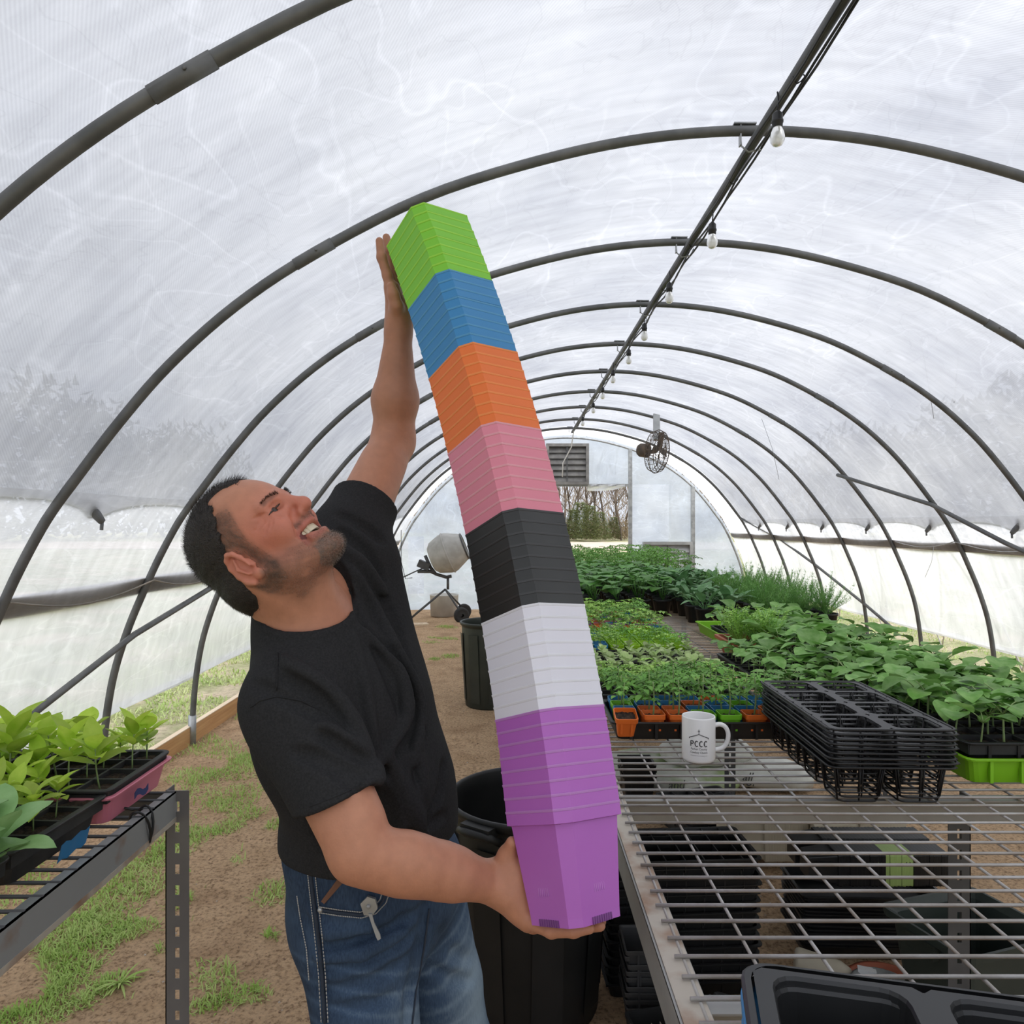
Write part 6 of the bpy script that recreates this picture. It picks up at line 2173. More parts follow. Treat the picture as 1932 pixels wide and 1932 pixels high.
# ---- near stack of flats at the bottom right: black on top of blue
def big_cell_tray(m, w=.54, d=.17, h=.10):
    o = MB()
    hw, hd = w / 2, d / 2
    nx_, ny_ = 3, 1
    cw, cd = (w - .02) / nx_, (d - .02)
    def rc(cx, cy, sx, sy, z, r): return [(cx + x, cy + y, z) for x, y in rrect(sx, sy, r, 4)]
    outl = rc(0, 0, hw, hd, 0, .03)
    for i in range(nx_):
        cx = -hw + .01 + cw * (i + .5)
        op = rc(cx, 0, cw / 2 - .018, cd / 2 - .008, 0, .026)
        outer = []
        for (x, y, z) in op:
            dx, dy = x - cx, y
            k_ = min((cw / 2) / max(1e-6, abs(dx)), (cd / 2) / max(1e-6, abs(dy)))
            outer.append((cx + dx * k_, dy * k_, 0))
        n = len(op)
        low1 = [(x, y, -.004) for x, y, z in rc(cx, 0, cw / 2 - .020, cd / 2 - .010, 0, .024)]
        low = rc(cx, 0, cw / 2 - .027, cd / 2 - .018, -h, .020)
        vs_ = op + outer + low1 + low
        fs_ = []
        for a in range(n):
            b = (a + 1) % n
            fs_ += [(a, n + a, n + b, b), (a, b, 2 * n + b, 2 * n + a), (2 * n + a, 2 * n + b, 3 * n + b, 3 * n + a)]
        fs_.append(tuple(3 * n + a for a in range(n)))
        o.add(vs_, fs_)
    # edge band
    n = len(outl)
    e0 = [(x * .985 if 0 else x, y, .0) for x, y, z in outl]
    o.add([(x, y, 0) for x, y, z in outl] + [(x * 1.012, y * 1.016, -.002) for x, y, z in outl] + [(x * 1.012, y * 1.016, -.010) for x, y, z in outl] + [(x * .99, y * .985, -.010) for x, y, z in outl] + [(x * .975, y * .96, 0) for x, y, z in outl],
          [f for a in range(n) for b in [(a + 1) % n] for f in ((a, n + a, n + b, b), (n + a, 2 * n + a, 2 * n + b, n + b), (2 * n + a, 3 * n + a, 3 * n + b, 2 * n + b), (4 * n + a, a, b, 4 * n + b))])
    return o
M['greyblack'] = mat('grey_black_plastic', (.011, .0115, .0125), .45, (.015, .0155, .016), scale=10)
bt = big_cell_tray(M['greyblack']).mesh('cell_tray', M['greyblack'])
bb = big_cell_tray(M['blue']).mesh('cell_tray', M['blue'])
zt = CAMH - .50
top_c = Vector((.505, .685, zt))
# far left corner must fall near pixel (1398, 1838)
for k in range(9):
    m_ = bt if k in (0, 1) else bb
    o = bpy.data.objects.new('cell_tray', m_); COL.objects.link(o)
    o.location = (top_c.x + .0015 * math.sin(k * 2), top_c.y + .0015 * math.cos(k * 3), zt - .0095 * k)
    o.rotation_euler = (0, 0, math.radians(-13 + .5 * math.sin(k * 2.3)))
    if k < 2: lab = ['grey black two-cell tray on top of the nearest stack at the bottom right', 'grey black tray, second from the top of the nearest stack'][k]
    else: lab = 'blue cell tray, %s below the grey black ones in the nearest stack' % nth(k - 2)
    tag(o, lab, 'tray', 'nested cell trays at the bottom right')

# ================================================================== LEFT BENCH
XL = -.82
HL_ = HB_
lb = thing('grating_bench', 'grey steel bench with rusty edges on the left, carrying seedling flats', 'bench', (XL, 1.74, 0))
g = MB()
xk = XL - .01
yy0, yy1 = .35, 1.74
while xk > -2.0:
    g.tube([(xk, yy0, HL_ - .009), (xk, yy1, HL_ - .009)], .003, 6); xk -= .104
yk = yy1 - .012
while yk > yy0:
    g.tube([(XL + .01, yk, HL_ - .003), (-2.0, yk, HL_ - .003)], .0035, 6); yk -= .048
g.build('grating', M['darksteel'], lb, world=True)
b = MB()
b.box((XL + .008, yy0, HL_ - .072), (XL + .0115, yy1, HL_ - .002)); b.box((XL - .022, yy0, HL_ - .072), (XL + .0115, yy1, HL_ - .069)); b.box((XL - .012, yy0, HL_ - .005), (XL + .0115, yy1, HL_ - .002))
M['benchrust'] = mat('grey_steel_with_rust', (.27, .28, .28), .55, (.22, .13, .08), scale=7, metal=.2, bump=.06, ramp=(.60, .70))
b.build('side_beam', M['benchrust'], lb, world=True)
MB().box((XL + .0116, yy0, HL_ - .0735), (XL + .0125, yy1, HL_ - .062)).build('rusty_edge', M['rust'], lb, world=True)
b = MB(); b.box((-2.0, yy1 - .006, HL_ - .072), (XL, yy1, HL_ - .004)); b.build('end_beam', M['darksteel'], lb, world=True)
b = MB(); slotted_post(b, XL - .014, yy1 - .006, HL_, gz(XL, yy1) - .01, w=.056, sx=-1)
M['postgrey'] = mat('dark_slotted_post', (.12, .115, .115), .5, (.14, .135, .13), scale=10)
b.build('post', M['postgrey'], lb, world=True)
b = MB(); slotted_post(b, -2.0, yy1 - .006, HL_, gz(-2, yy1) - .01, w=.056, sx=-1); b.build('post', M['postgrey'], lb, world=True)
# black cable looped round the beam
yc = 1.60
pts = []
for k in range(24):
    a = 2 * PI * k / 24
    pts.append((XL - .004 + .021 * math.cos(a), yc - .02 * math.sin(a) + .004 * math.sin(2 * a), HL_ - .036 + .046 * math.sin(a)))
c = MB().tube(pts, .0028, 6, closed=True)
c.tube([(XL - .004 + .021 * math.cos(a), yc + .012 + .01 * math.sin(a), HL_ - .036 + .044 * math.sin(a)) for a in [2 * PI * k / 24 for k in range(24)]], .0028, 6, closed=True)
c.tube([(XL - .02, yc, HL_ + .008), (XL - .07, yc + .02, HL_ + .006), (XL - .11, yc - .01, HL_ + .01)], .0028, 6)
tag(c.build('black_cord', M['black']), 'black cord looped twice around the left bench beam', 'cord')

LT = []
# pink tray under a black cell flat, farthest
xa = XL - .025 - .28
flat_tray('pink_tray', M['pink'], .56, .285, .062, 'pink tray holding the farthest seedling flat on the left bench', loc=(xa, 1.66, HL_ + .001), soil=False)
flat_tray('cell_flat', M['blackdusty'], .55, .28, .058, 'black cell flat in the pink tray on the left bench', loc=(xa, 1.66, HL_ + .020), cells=(8, 4))
flat_tray('cell_flat', M['blackdusty'], .56, .285, .066, 'black cell flat of pale seedlings in the middle of the left bench', loc=(xa - .015, 1.40, HL_ + .004), cells=(8, 4), rz=math.radians(-2))
flat_tray('cell_flat', M['blackdusty'], .56, .285, .066, 'black flat of young cabbages nearest on the left bench', loc=(xa - .02, 1.115, HL_ + .004), cells=(6, 3), rz=math.radians(-2))
# blue stickers
for (x, y, z, lab) in ((XL - .022, 1.38, HL_ + .034, 'torn blue sticker on the side of the middle left flat'), (XL - .027, 1.12, HL_ + .034, 'torn blue sticker on the side of the nearest left flat')):
    s_ = MB()
    P = [[(x + .004 + (q - 1.5) * .003, y - .045 + .09 * k / 6, z - .022 + .034 * q / 3 + .003 * math.sin(k * 2.1)) for q in range(4)] for k in range(7)]
    s_.grid(P)
    s_.add([(a + .0008, b_, c_) for row in P for a, b_, c_ in row], s_.f[:], True)
    tag(s_.build('sticker', M['blue']), lab, 'sticker')
s_ = MB()
P = [[(XL - .018, 1.60 + .06 * k / 5, HL_ + .030 + .014 * q / 2 + .006 * math.sin(k * 1.3)) for q in range(3)] for k in range(6)]
s_.grid(P); s_.add([(a + .0008, b_, c_) for row in P for a, b_, c_ in row], s_.f[:], True)
tag(s_.build('tape_mark', mat('dark_blue_tape', (.03, .05, .17), .5)), 'dark blue mark on the pink tray', 'mark')
ZIN = [proto('seedling', *plant_simple(500 + k, h=.045 + .008 * k, k='lime', pairs=3 + k % 2, L_=.048 + .004 * k, ratio=.45 if k % 2 else .58, up=.55), 'stem') for k in range(6)]
LET = [(plant_big(520 + k, 'lettuce').mesh('seedling', M['lettuce']), []) for k in range(3)]
rl = random.Random(17)
for j in range(4):
    for i in range(8):
        if rl.random() < .06 or (i == 7 and j == 1): continue
        place('seedling', ZIN[rl.randrange(6)], (xa - .235 + .067 * i, 1.56 + .066 * j, HL_ + .066), rl.uniform(0, 6.28), rl.uniform(.9, 1.4), 'light green seedling, %s in the %s row of the pink tray flat' % (nth(i), nth(j)), 'seedling', 'light green seedlings in the pink tray flat', tilt=.15)
        if i == 7 and j == 2: pass
for j in range(4):
    for i in range(8):
        if rl.random() < .05 or (i == 7 and j in (0, 3)): continue
        place('seedling', ZIN[rl.randrange(6)], (xa - .015 - .235 + .067 * i, 1.30 + .066 * j, HL_ + .056), rl.uniform(0, 6.28), rl.uniform(.85, 1.3), 'light green seedling, %s from left, %s row of the middle left flat' % (nth(i), nth(j)), 'seedling', 'light green seedlings in the middle left flat', tilt=.15)
for j in range(3):
    for i in range(6):
        place('seedling', LET[rl.randrange(3)], (xa - .02 - .190 + .086 * i, 1.055 + .085 * j, HL_ + .056), rl.uniform(0, 6.28), rl.uniform(1.4, 1.7), 'young cabbage, %s from left, %s row of the nearest left flat' % (nth(i), nth(j)), 'seedling', 'young cabbages in the nearest left flat')
# ================================================================== CANS, MIXER
M['cangreen'] = mat('dark_green_can', (.020, .026, .020), .5, (.030, .036, .029), scale=6, bump=.1)
M['canblack'] = mat('black_can', (.008, .0085, .0085), .5, (.013, .013, .013), scale=6, bump=.06, spec=.3)
def trash_can(name, lab, x, y, r, h, m, handles=True, rz=0.0):
    t = thing(name, lab, 'trash can', (x, y, gz(x, y) - .002), rz)
    rb = r * .82
    MB().lathe([(.001, .0), (rb, .0), (rb + .004, .01), (r - .012, h - .05), (r - .012, h - .035), (r, h - .03), (r + .006, h - .012), (r + .006, h - .004), (r + .002, h), (r - .006, h), (r - .012, h - .01), (r - .017, h - .05), (rb - .005, .012), (.001, .010)], 40).build('body', m, t)
    for k in range(8):
        a = 2 * PI * k / 8 + .2
        A = RZ(a)
        MB().add([(r * .83 + .0035, -.05, .05), (r * .83 + .0035, .05, .05), (r - .006, .05, h - .10), (r - .006, -.05, h - .10)], [(0, 1, 2, 3)], False, A).build('panel', m, t)
    if handles:
        for a in (PI, 0) if handles is True else handles:
            A = RZ(a)
            g = MB()
            g.tube([(r - .01, -.065, h - .06), (r + .03, -.06, h - .035), (r + .042, -.03, h - .03), (r + .042, .03, h - .03), (r + .03, .06, h - .035), (r - .01, .065, h - .06)], .012, 8, M=A)
            g.box((r - .012, -.055, h - .045), (r + .034, .055, h - .012), A)
            g.build('handle', m, t)
trash_can('trash_can', 'big black round trash can behind the man and the lowest pots', .055, 2.47, .275, .70, M['canblack'], handles=(math.radians(-125),))
trash_can('trash_can', 'dark green round trash can standing farther down the dirt aisle', -.215, 6.62, .275, .76, M['cangreen'], handles=False)

t = thing('cement_mixer', 'pale grey cement mixer with a wheeled stand by the far wall', 'cement mixer', W(850, 1168, 12.2))
t.location.z = gz(t.location.x, 12.2)
def MP(px, py, dy=0.0):
    p = W(px, py, 12.2) - t.location
    return Vector((p.x, dy, p.z))
M['drum'] = mat('pale_drum_paint', (.46, .45, .42), .6, (.34, .33, .30), scale=6, bump=.1)
dc = MP(845, 1043); ax_ = (MP(878, 1030) - MP(812, 1056)).normalized()
A = Matrix.Translation(dc) @ Vector((0, 0, 1)).rotation_difference(ax_).to_matrix().to_4x4()
MB().lathe([(.001, -.30), (.20, -.30), (.27, -.24), (.335, -.06), (.345, 0), (.340, .03), (.335, .06), (.22, .30), (.21, .31), (.195, .30), (.30, .05), (.30, -.1), (.2, -.25), (.001, -.27)], 28, A).build('drum', M['drum'], t)
MB().lathe([(.347, -.012), (.354, -.006), (.354, .010), (.347, .016)], 28, A).build('ring_gear', M['drum'], t)
MB().lathe([(.215, .285), (.232, .292), (.232, .312), (.20, .316)], 28, A).build('rim', M['darksteel'], t)
fr_ = MB()
fr_.tube([MP(802, 1048), MP(812, 1070), MP(822, 1083), MP(842, 1089), MP(852, 1087)], .028, 8)
fr_.tube([MP(788, 1078), MP(812, 1078), MP(822, 1082)], .03, 8)
fr_.tube([MP(746, 1096), MP(784, 1078), MP(812, 1066)], .012, 6)
fr_.build('yoke', M['darksteel'], t)
MB().box((-.10, -.09, -.06), (.10, .09, .06), Matrix.Translation(MP(800, 1066)) @ RY(.4)).build('motor', M['darksteel'], t)
MB().tube([MP(845, 1090), MP(845, 1112)], .022, 8).build('post', M['darksteel'], t)
for dy in (-.28, .28):
    MB().tube([MP(840, 1112), MP(780, 1162, dy)], .018, 8).build('leg', M['darksteel'], t)
    MB().tube([MP(840, 1112), MP(872, 1152, dy)], .016, 8).build('leg', M['darksteel'], t)
    c = MP(873, 1157, dy); 
    Aw = Matrix.Translation(c) @ RZ(.45) @ RX(PI / 2)
    w = MB().lathe([(.03, -.04), (.075, -.03), (.095, -.04), (.125, -.035), (.13, 0), (.125, .035), (.095, .04), (.075, .03), (.03, .04)], 24, Aw)
    w.build('wheel', M['rubber'], t)
tag(MB().lathe([(.001, 0), (.24, 0), (.255, .36), (.262, .37), (.25, .375), (.235, .02), (.001, .02)], 24, T(*(W(838, 1160, 12.9).x, 12.9, gz(0, 12.9)))).build('white_tub', mat('dull_white_tub', (.62, .61, .57), .6, (.5, .49, .45), scale=5)), 'dull white tub standing behind the cement mixer', 'tub')
tag(MB().tube([MP(757, 1000) + t.location, MP(757, 1060) + t.location, MP(765, 1092) + t.location, MP(778, 1090) + t.location], .006, 5).build('dangling_cable', M['black']), 'thin black cable hanging beside the cement mixer', 'cable')
t_ = thing('straw_pile', 'flattened straw and scrap boards on the ground left of the mixer', 'straw', W(790, 1178, 11.6)); t_.location.z = gz(t_.location.x, 11.6)
rr = random.Random(8)
s_ = MB()
for k in range(420):
    a = rr.uniform(0, 2 * PI); x, y = rr.gauss(0, .28), rr.gauss(0, .35)
    d = Vector((math.cos(a), math.sin(a), rr.uniform(-.1, .3))) * .12
    p = Vector((x, y, .02 + .08 * math.exp(-(x * x + y * y) * 8) * rr.random()))
    s_.add([p, p + Vector((.004, .003, 0)), p + d], [(0, 1, 2)])
o = s_.build('straw', mat('dry_straw', (.45, .33, .16), .9, (.32, .22, .10), scale=9), t_); o['kind'] = 'stuff'
MB().box((-.3, -.1, .0), (.15, .12, .03), RZ(.3)).build('scrap_board', M['woodtop'], t_)

# ================================================================== UNDER THE RIGHT BENCH
M['cream'] = mat('cream_plastic', (.52, .47, .36), .6, (.42, .37, .28), scale=6)
def gstack(name, n, fn, loc, step, labf, cat, group, rz=0.0, jit=.006, seed=1):
    r = random.Random(seed)
    for k in range(n):
        o = bpy.data.objects.new(name, fn[k % len(fn)]); COL.objects.link(o)
        o.location = (loc[0] + r.uniform(-jit, jit), loc[1] + r.uniform(-jit, jit), loc[2] + step * k)
        o.rotation_euler = (0, 0, rz + r.uniform(-.02, .02))
        tag(o, labf(k, n), cat, group)
def open_flat(m, w=.54, d=.275, h=.055, grid=None):
    o = MB()
    def rr_(sx, sy, z, r=.02): return [(x, y, z) for x, y in rrect(sx, sy, r, 3)]
    hw, hd = w / 2, d / 2
    o.loft([rr_(hw - .02, hd - .02, 0), rr_(hw - .008, hd - .008, h - .004), rr_(hw, hd, h - .004), rr_(hw, hd, h), rr_(hw - .010, hd - .010, h), rr_(hw - .022, hd - .022, .003)], capt=True)
    o.add(rr_(hw - .02, hd - .02, 0), [tuple(reversed(range(16)))])
    if grid:
        nx_, ny_ = grid
        for i in range(1, nx_):
            x = -hw + w * i / nx_; o.box((x - .002, -hd + .01, .01), (x + .002, hd - .01, h - .001))
        for j in range(1, ny_):
            y = -hd + d * j / ny_; o.box((-hw + .01, y - .002, .01), (hw - .01, y + .002, h - .0012))
    return o
fm = open_flat(M['black']).mesh('flat', M['black'])
fg = open_flat(M['black'], grid=(8, 4)).mesh('flat', M['black'])
fg2 = open_flat(M['blackdusty'], w=.40, d=.40, h=.07, grid=(4, 4)).mesh('flat', M['blackdusty'])
def lf(desc):
    return lambda k, n: desc + ', ' + ('lowest' if k == 0 else 'topmost' if k == n - 1 else '%s from the bottom' % nth(k))
gstack('nursery_flat', 15, [fm], (1.37, 2.86, gz(1.37, 2.86) + .004), .0135, lf('black flat in the low pile under the bench'), 'tray', 'pile of black flats under the bench', rz=-.05, jit=.008)
gstack('cell_flat', 15, [fg], (.58, 2.62, gz(.58, 2.62) + .004), .030, lf('black cell flat in the tall pile under the bench'), 'tray', 'tall pile of cell flats under the bench', rz=.06, jit=.006, seed=3)
gstack('cell_flat', 2, [fg2], (.74, 2.12, gz(.74, 2.12) + .004), .03, lambda k, n: 'dusty black square cell flat lying under the bench, %s' % ('lower', 'upper')[k], 'tray', 'square flats under the bench', rz=-.5, seed=5)
gstack('cell_flat', 3, [fg2], (1.02, 3.85, gz(1.02, 3.85) + .004), .04, lambda k, n: 'black square flat far under the bench, %s' % ('lowest', 'middle', 'topmost')[k], 'tray', 'far square flats under the bench', rz=.3, seed=6)
# nested pots lying on their side on the pile, black ones with a few pale green
spm = {c: small_pot_mesh(M[mk], s=.105, h=.10).mesh('nested_pot', M[mk]) for c, mk in (('black', 'black'), ('green', 'lettucepot'), ('cream', 'cream'))} if False else None
M['palegreen'] = mat('pale_green_pot', (.36, .50, .16), .5, (.32, .44, .14), scale=6)
def lying_pots(x, y, z, n, cols_, dirv, lab, group, s=.115, seed=1, step=.015):
    r = random.Random(seed)
    d = Vector(dirv).normalized()
    R = Vector((0, 0, 1)).rotation_difference(d).to_matrix().to_4x4()
    ms = {}
    for k in range(n):
        c = cols_(k)
        if c not in ms: ms[c] = small_pot_mesh(M[c], s=s, h=s * .95).mesh('nested_pot', M[c])
        o = bpy.data.objects.new('nested_pot', ms[c]); COL.objects.link(o)
        o.matrix_world = Matrix.Translation(Vector((x, y, z)) + d * (step * k) + Vector((0, r.uniform(-.002, .002), 0))) @ R
        cn = {'black': 'black', 'palegreen': 'pale green', 'cream': 'cream'}[c]
        tag(o, '%s %s, %s from the left end' % (cn, lab, nth(k)), 'pot', group)
lying_pots(1.12, 2.80, .22 + .09, 28, lambda k: 'palegreen' if 12 <= k <= 18 else 'black', (1, .0, 0), 'nested pot lying on the low pile of flats', 'nested pots lying on the pile of flats', s=.125)
lying_pots(1.12, 2.93, .22 + .09, 28, lambda k: 'black', (1, .0, 0), 'nested pot in the rear row on the low pile', 'rear row of nested pots on the pile', s=.125, seed=2)
lying_pots(1.00, 3.50, .12, 16, lambda k: 'cream', (1, .06, 0), 'nested pot lying on the ground under the bench', 'cream nested pots on the ground', s=.20, seed=3, step=.013)
lying_pots(1.40, 3.45, .14, 16, lambda k: 'cream', (1, -.03, 0), 'large nested pot lying right of the others', 'cream nested pots on the right', s=.22, seed=4, step=.013)

# dark green bin
t = thing('open_bin', 'dark green square bin with a flared rim under the bench on the right', 'bin', (1.43, 2.28, gz(1.43, 2.28)), math.radians(18))
o = MB()
def rq(sx, sy, z, r=.03): return [(x, y, z) for x, y in rrect(sx, sy, r, 4)]
o.loft([rq(.13, .10, 0), rq(.175, .14, .37), rq(.195, .16, .375), rq(.197, .162, .40), rq(.188, .152, .40), rq(.168, .132, .38), rq(.122, .092, .008)], capt=True)
o.add(rq(.13, .10, 0), [tuple(reversed(range(20)))])
o.build('body', mat('dark_green_bin', (.022, .032, .027), .55, (.032, .043, .036), scale=6), t)
for sx in (-1, 1): MB().box((sx * .19 - .012, -.05, .33), (sx * .19 + .012, .05, .375)).build('grip', M['cangreen'], t)

# soil bags far below
M['bag'] = mat('printed_bag_plastic', (.55, .56, .50), .4, (.28, .36, .16), scale=5, ramp=(.45, .6), bump=.3, bscale=12)
M['bag2'] = mat('white_bag_plastic', (.62, .63, .58), .4, (.45, .45, .40), scale=5, bump=.3, bscale=12)
for k, (x, y, z, rz, m_, lab) in enumerate(((1.08, 4.45, 0, .1, 'bag', 'green printed soil bag lying far under the bench, left'), (1.55, 4.5, 0, -.2, 'bag2', 'white soil bag lying far under the bench, right'), (1.22, 4.62, .11, .25, 'bag2', 'white printed soil bag lying on top of the two others'), (.78, 4.75, 0, .5, 'bag', 'green soil bag half hidden behind the dark pots'))):
    r = random.Random(70 + k)
    t = thing('soil_bag', lab, 'bag', (x, y, gz(x, y) + z), rz, 'soil bags under the bench')
    n1, n2 = 16, 24
    P = []
    for i in range(n1 + 1):
        u = i / n1 * PI
        row = []
        for j in range(n2):
            v = 2 * PI * j / n2
            a, b_ = math.cos(u), math.sin(u)
            px_ = .28 * (abs(a) ** .6) * (1 if a > 0 else -1)
            w_ = b_ ** .45
            cx_1 = math.cos(v); cz_ = math.sin(v)
            row.append((px_, .19 * w_ * (abs(cx_1) ** .7) * (1 if cx_1 > 0 else -1), .07 + .07 * w_ * cz_ + .006 * math.sin(px_ * 40 + v * 3)))
        P.append(row)
    mbg = MB().loft(P, smooth=True)
    mbg.build('sack', M[m_], t)
for k, (wd, px, py, y) in enumerate((('for', 1262, 1464, 4.2), ('for', 1368, 1462, 4.2), ('and', 1284, 1475, 4.2), ('all', 1395, 1478, 4.2))):
    cu = bpy.data.curves.new('w', 'FONT'); cu.body = wd; cu.size = .07; cu.extrude = .0005; cu.shear = .3
    ob = bpy.data.objects.new('w', cu); COL.objects.link(ob)
    me = bpy.data.meshes.new_from_object(ob.evaluated_get(bpy.context.evaluated_depsgraph_get()))
    bpy.data.objects.remove(ob)
    me.materials.clear(); me.materials.append(M['ink'])
    o = bpy.data.objects.new('printed_word', me); COL.objects.link(o)
    par = [q for q in bpy.data.objects if q.name.startswith('soil_bag')][1 if px > 1330 else 0]
    o.parent = par
    o.rotation_euler = (math.radians(62), 0, 0)
    o.location = (-.2 + .16 * (k % 2) if px < 1330 else -.25 + .1 * (k % 2), -.185 - .006, .05 + .03 * (k // 2))

# dark pots and crates near the front left leg
gstack('square_pot', 9, [small_pot_mesh(M['blackdusty'], s=.15, h=.14).mesh('square_pot', M['blackdusty'])], (.42, 2.30, gz(.42, 2.3) + .004), .022, lf('dusty black square pot stacked under the bench edge'), 'pot', 'stacked black pots under the bench edge', seed=7)
t = thing('open_crate', 'black crate of upright folded pots standing under the bench edge', 'crate', (.50, 2.03, gz(.5, 2.03)), math.radians(12))
o = MB()
o.loft([rq(.13, .10, 0, .01), rq(.15, .12, .20, .01), rq(.156, .126, .20, .01), rq(.156, .126, .21, .01), rq(.148, .118, .21, .01), rq(.125, .095, .005, .01)], capt=True)
o.build('body', M['black'], t)
M['cardstrip'] = mat('dirty_pale_plastic', (.22, .19, .15), .7, (.14, .12, .09), scale=20)
for k in range(16):
    MB().box((-.12 + .0085 * k, -.08, .02), (-.1185 + .0085 * k, .03, .225 + .01 * math.sin(k * 1.9))).build('folded_pot', M['cardstrip'], t)
for k in range(5):
    MB().box((.03 + .018 * k, -.09, .02), (.036 + .018 * k, .07, .26 + .012 * math.sin(k * 2.2))).build('folded_pot', M['blackdusty'], t)
gstack('nursery_flat', 4, [fm], (.60, 2.05 - .02, gz(.5, 1.8) + .004 - .0), .012, lf('black flat under the open crate'), 'tray', 'flats under the crate', rz=.2, seed=9) if False else None
# clear plastic bag with orange things
cg = bpy.data.materials.new('clear_plastic_bag'); cg.use_nodes = True
p_ = cg.node_tree.nodes['Principled BSDF']; p_.inputs['Base Color'].default_value = (.95, .93, .92, 1); p_.inputs['Roughness'].default_value = .12; p_.inputs['Alpha'].default_value = .35
M['clearbag'] = cg
t = thing('plastic_bag', 'crumpled clear plastic bag of orange pieces at the bottom edge', 'bag', (.335, 2.02, gz(.33, 2.02) + .0))
r = random.Random(5)
P = []
for i in range(13):
    u = i / 12
    rad = .085 * (math.sin(PI * min(1, u * .78 + .10)) ** .7) * (1 - .25 * u)
    P.append([((rad * (1 + .16 * math.sin(j * 2.3 + i))) * math.cos(2 * PI * j / 18), (rad * (1 + .16 * math.cos(j * 1.9 + i * 1.3))) * math.sin(2 * PI * j / 18), .002 + .21 * u) for j in range(18)])
MB().loft(P, smooth=False, capb=True).build('film', M['clearbag'], t)
for k in range(6):
    MB().lathe([(.001, -.022), (.018, -.015), (.025, 0), (.018, .015), (.001, .022)], 12, T(.03 * math.cos(k * 1.1), .03 * math.sin(k * 1.1), .030 + .022 * (k // 2))).build('orange_piece', M.setdefault('peach', mat('orange_piece', (.70, .22, .10), .6)), t)

# white spray bottle on its side, terracotta saucer
t = thing('spray_bottle', 'white spray bottle lying on the dirt under the bench', 'bottle', (1.12, 2.62, gz(1.12, 2.62) + .045), math.radians(-20))
MB().lathe([(.001, -.10), (.038, -.10), (.044, -.09), (.044, .05), (.03, .085), (.014, .10), (.014, .12)], 20, RY(PI / 2 + .15), capt=True).build('bottle', M['cream'], t)
MB().box((.11, -.014, -.02), (.16, .014, .03)).box((.13, -.011, .005), (.17, .011, .028)).build('spray_head', M['white'], t)
MB().tube([(.135, 0, -.02), (.125, 0, -.05)], .005, 6).build('trigger', M['white'], t)
t = thing('plant_saucer', 'terracotta saucer with a grey dish on the dirt under the bench', 'saucer', (1.30, 2.52, gz(1.3, 2.52)))
MB().lathe([(.001, 0), (.10, 0), (.13, .045), (.137, .05), (.125, .05), (.095, .008), (.001, .008)], 28).build('saucer', M['terra'], t)
MB().lathe([(.001, .012), (.075, .014), (.10, .045), (.104, .047), (.096, .05), (.07, .02), (.001, .02)], 28, T(-.035, -.03, .02)).build('dish', M['galv'], t)
# right side wall things: dark pots at the foot of the far side
gstack('square_pot', 3, [small_pot_mesh(M['black'], s=.2, h=.2).mesh('square_pot', M['black'])], (.72, 4.25, gz(.72, 4.25)), .03, lambda k, n: 'large dark square pot far under the bench, %s' % ('lowest', 'middle', 'topmost')[k], 'pot', 'large dark pots far under the bench', seed=11)

# ================================================================== WEEDS AND GRASS ON THE DIRT
def blade(mb, x, y, z, h, w, a, lean, r):
    d = Vector((math.cos(a), math.sin(a), 0)); s_ = Vector((-d.y, d.x, 0)) * w
    p = Vector((x, y, z)); m_ = p + d * lean * .45 + Vector((0, 0, h * .65)); t_ = p + d * lean + Vector((0, 0, h * (1 - .25 * min(1, lean / h))))
    n = len(mb.v)
    mb.v += [tuple(p - s_), tuple(p + s_), tuple(m_ + s_ * .8), tuple(m_ - s_ * .8), tuple(t_)]
    mb.f += [(n, n + 1, n + 2, n + 3), (n + 3, n + 2, n + 4)]; mb.sm += [True, True]
M['grass'] = mat('floor_grass', (.33, .50, .10), .6, (.48, .60, .20), scale=5, trans=.3)
M['grass2'] = mat('outside_grass', (.36, .50, .14), .6, (.55, .60, .28), scale=2, trans=.3)
rg = random.Random(12)
def vn(x, y):
    return (math.sin(x * 2.9 + 1.3 * math.sin(y * 1.9)) + math.sin(y * 3.7 + 1.1 * math.sin(x * 3.3 + 2)) + math.sin((x + y) * 5.3 + 1)) / 3
# patches: centres read off the floor of the photograph
def GP(px, py):
    y = CAMH * F / (py - 987 - 8)
    return (px - 970) * y / F, y
patches = []
for (px, py, rad) in [(470, 1440, .30), (410, 1440, .28), (500, 1400, .22), (360, 1470, .22), (440, 1500, .22), (390, 1530, .20), (470, 1535, .10), (360, 1570, .16), (430, 1560, .10), (300, 1600, .2), (240, 1650, .2), (200, 1700, .18), (330, 1660, .14), (360, 1660, .10),
                      (140, 1760, .22), (90, 1800, .24), (40, 1860, .24), (110, 1860, .16), (20, 1900, .2), (180, 1730, .12), (250, 1760, .1), (300, 1790, .06),
                      (470, 1620, .09), (530, 1620, .06), (520, 1690, .11), (500, 1770, .05), (480, 1790, .10), (430, 1830, .13), (500, 1840, .10), (420, 1880, .10), (480, 1870, .08), (380, 1900, .08), (460, 1780, .06),
                      (200, 1850, .06), (160, 1880, .05), (830, 1215, .25), (845, 1190, .2), (850, 1245, .12), (810, 1210, .15), (820, 1250, .08), (230, 1750, .08), (340, 1700, .07), (530, 1560, .08), (400, 1700, .05)]:
    x, y = GP(px, py); patches.append((x, y, rad))
for (x, y, rad) in patches: pass
gb = MB()
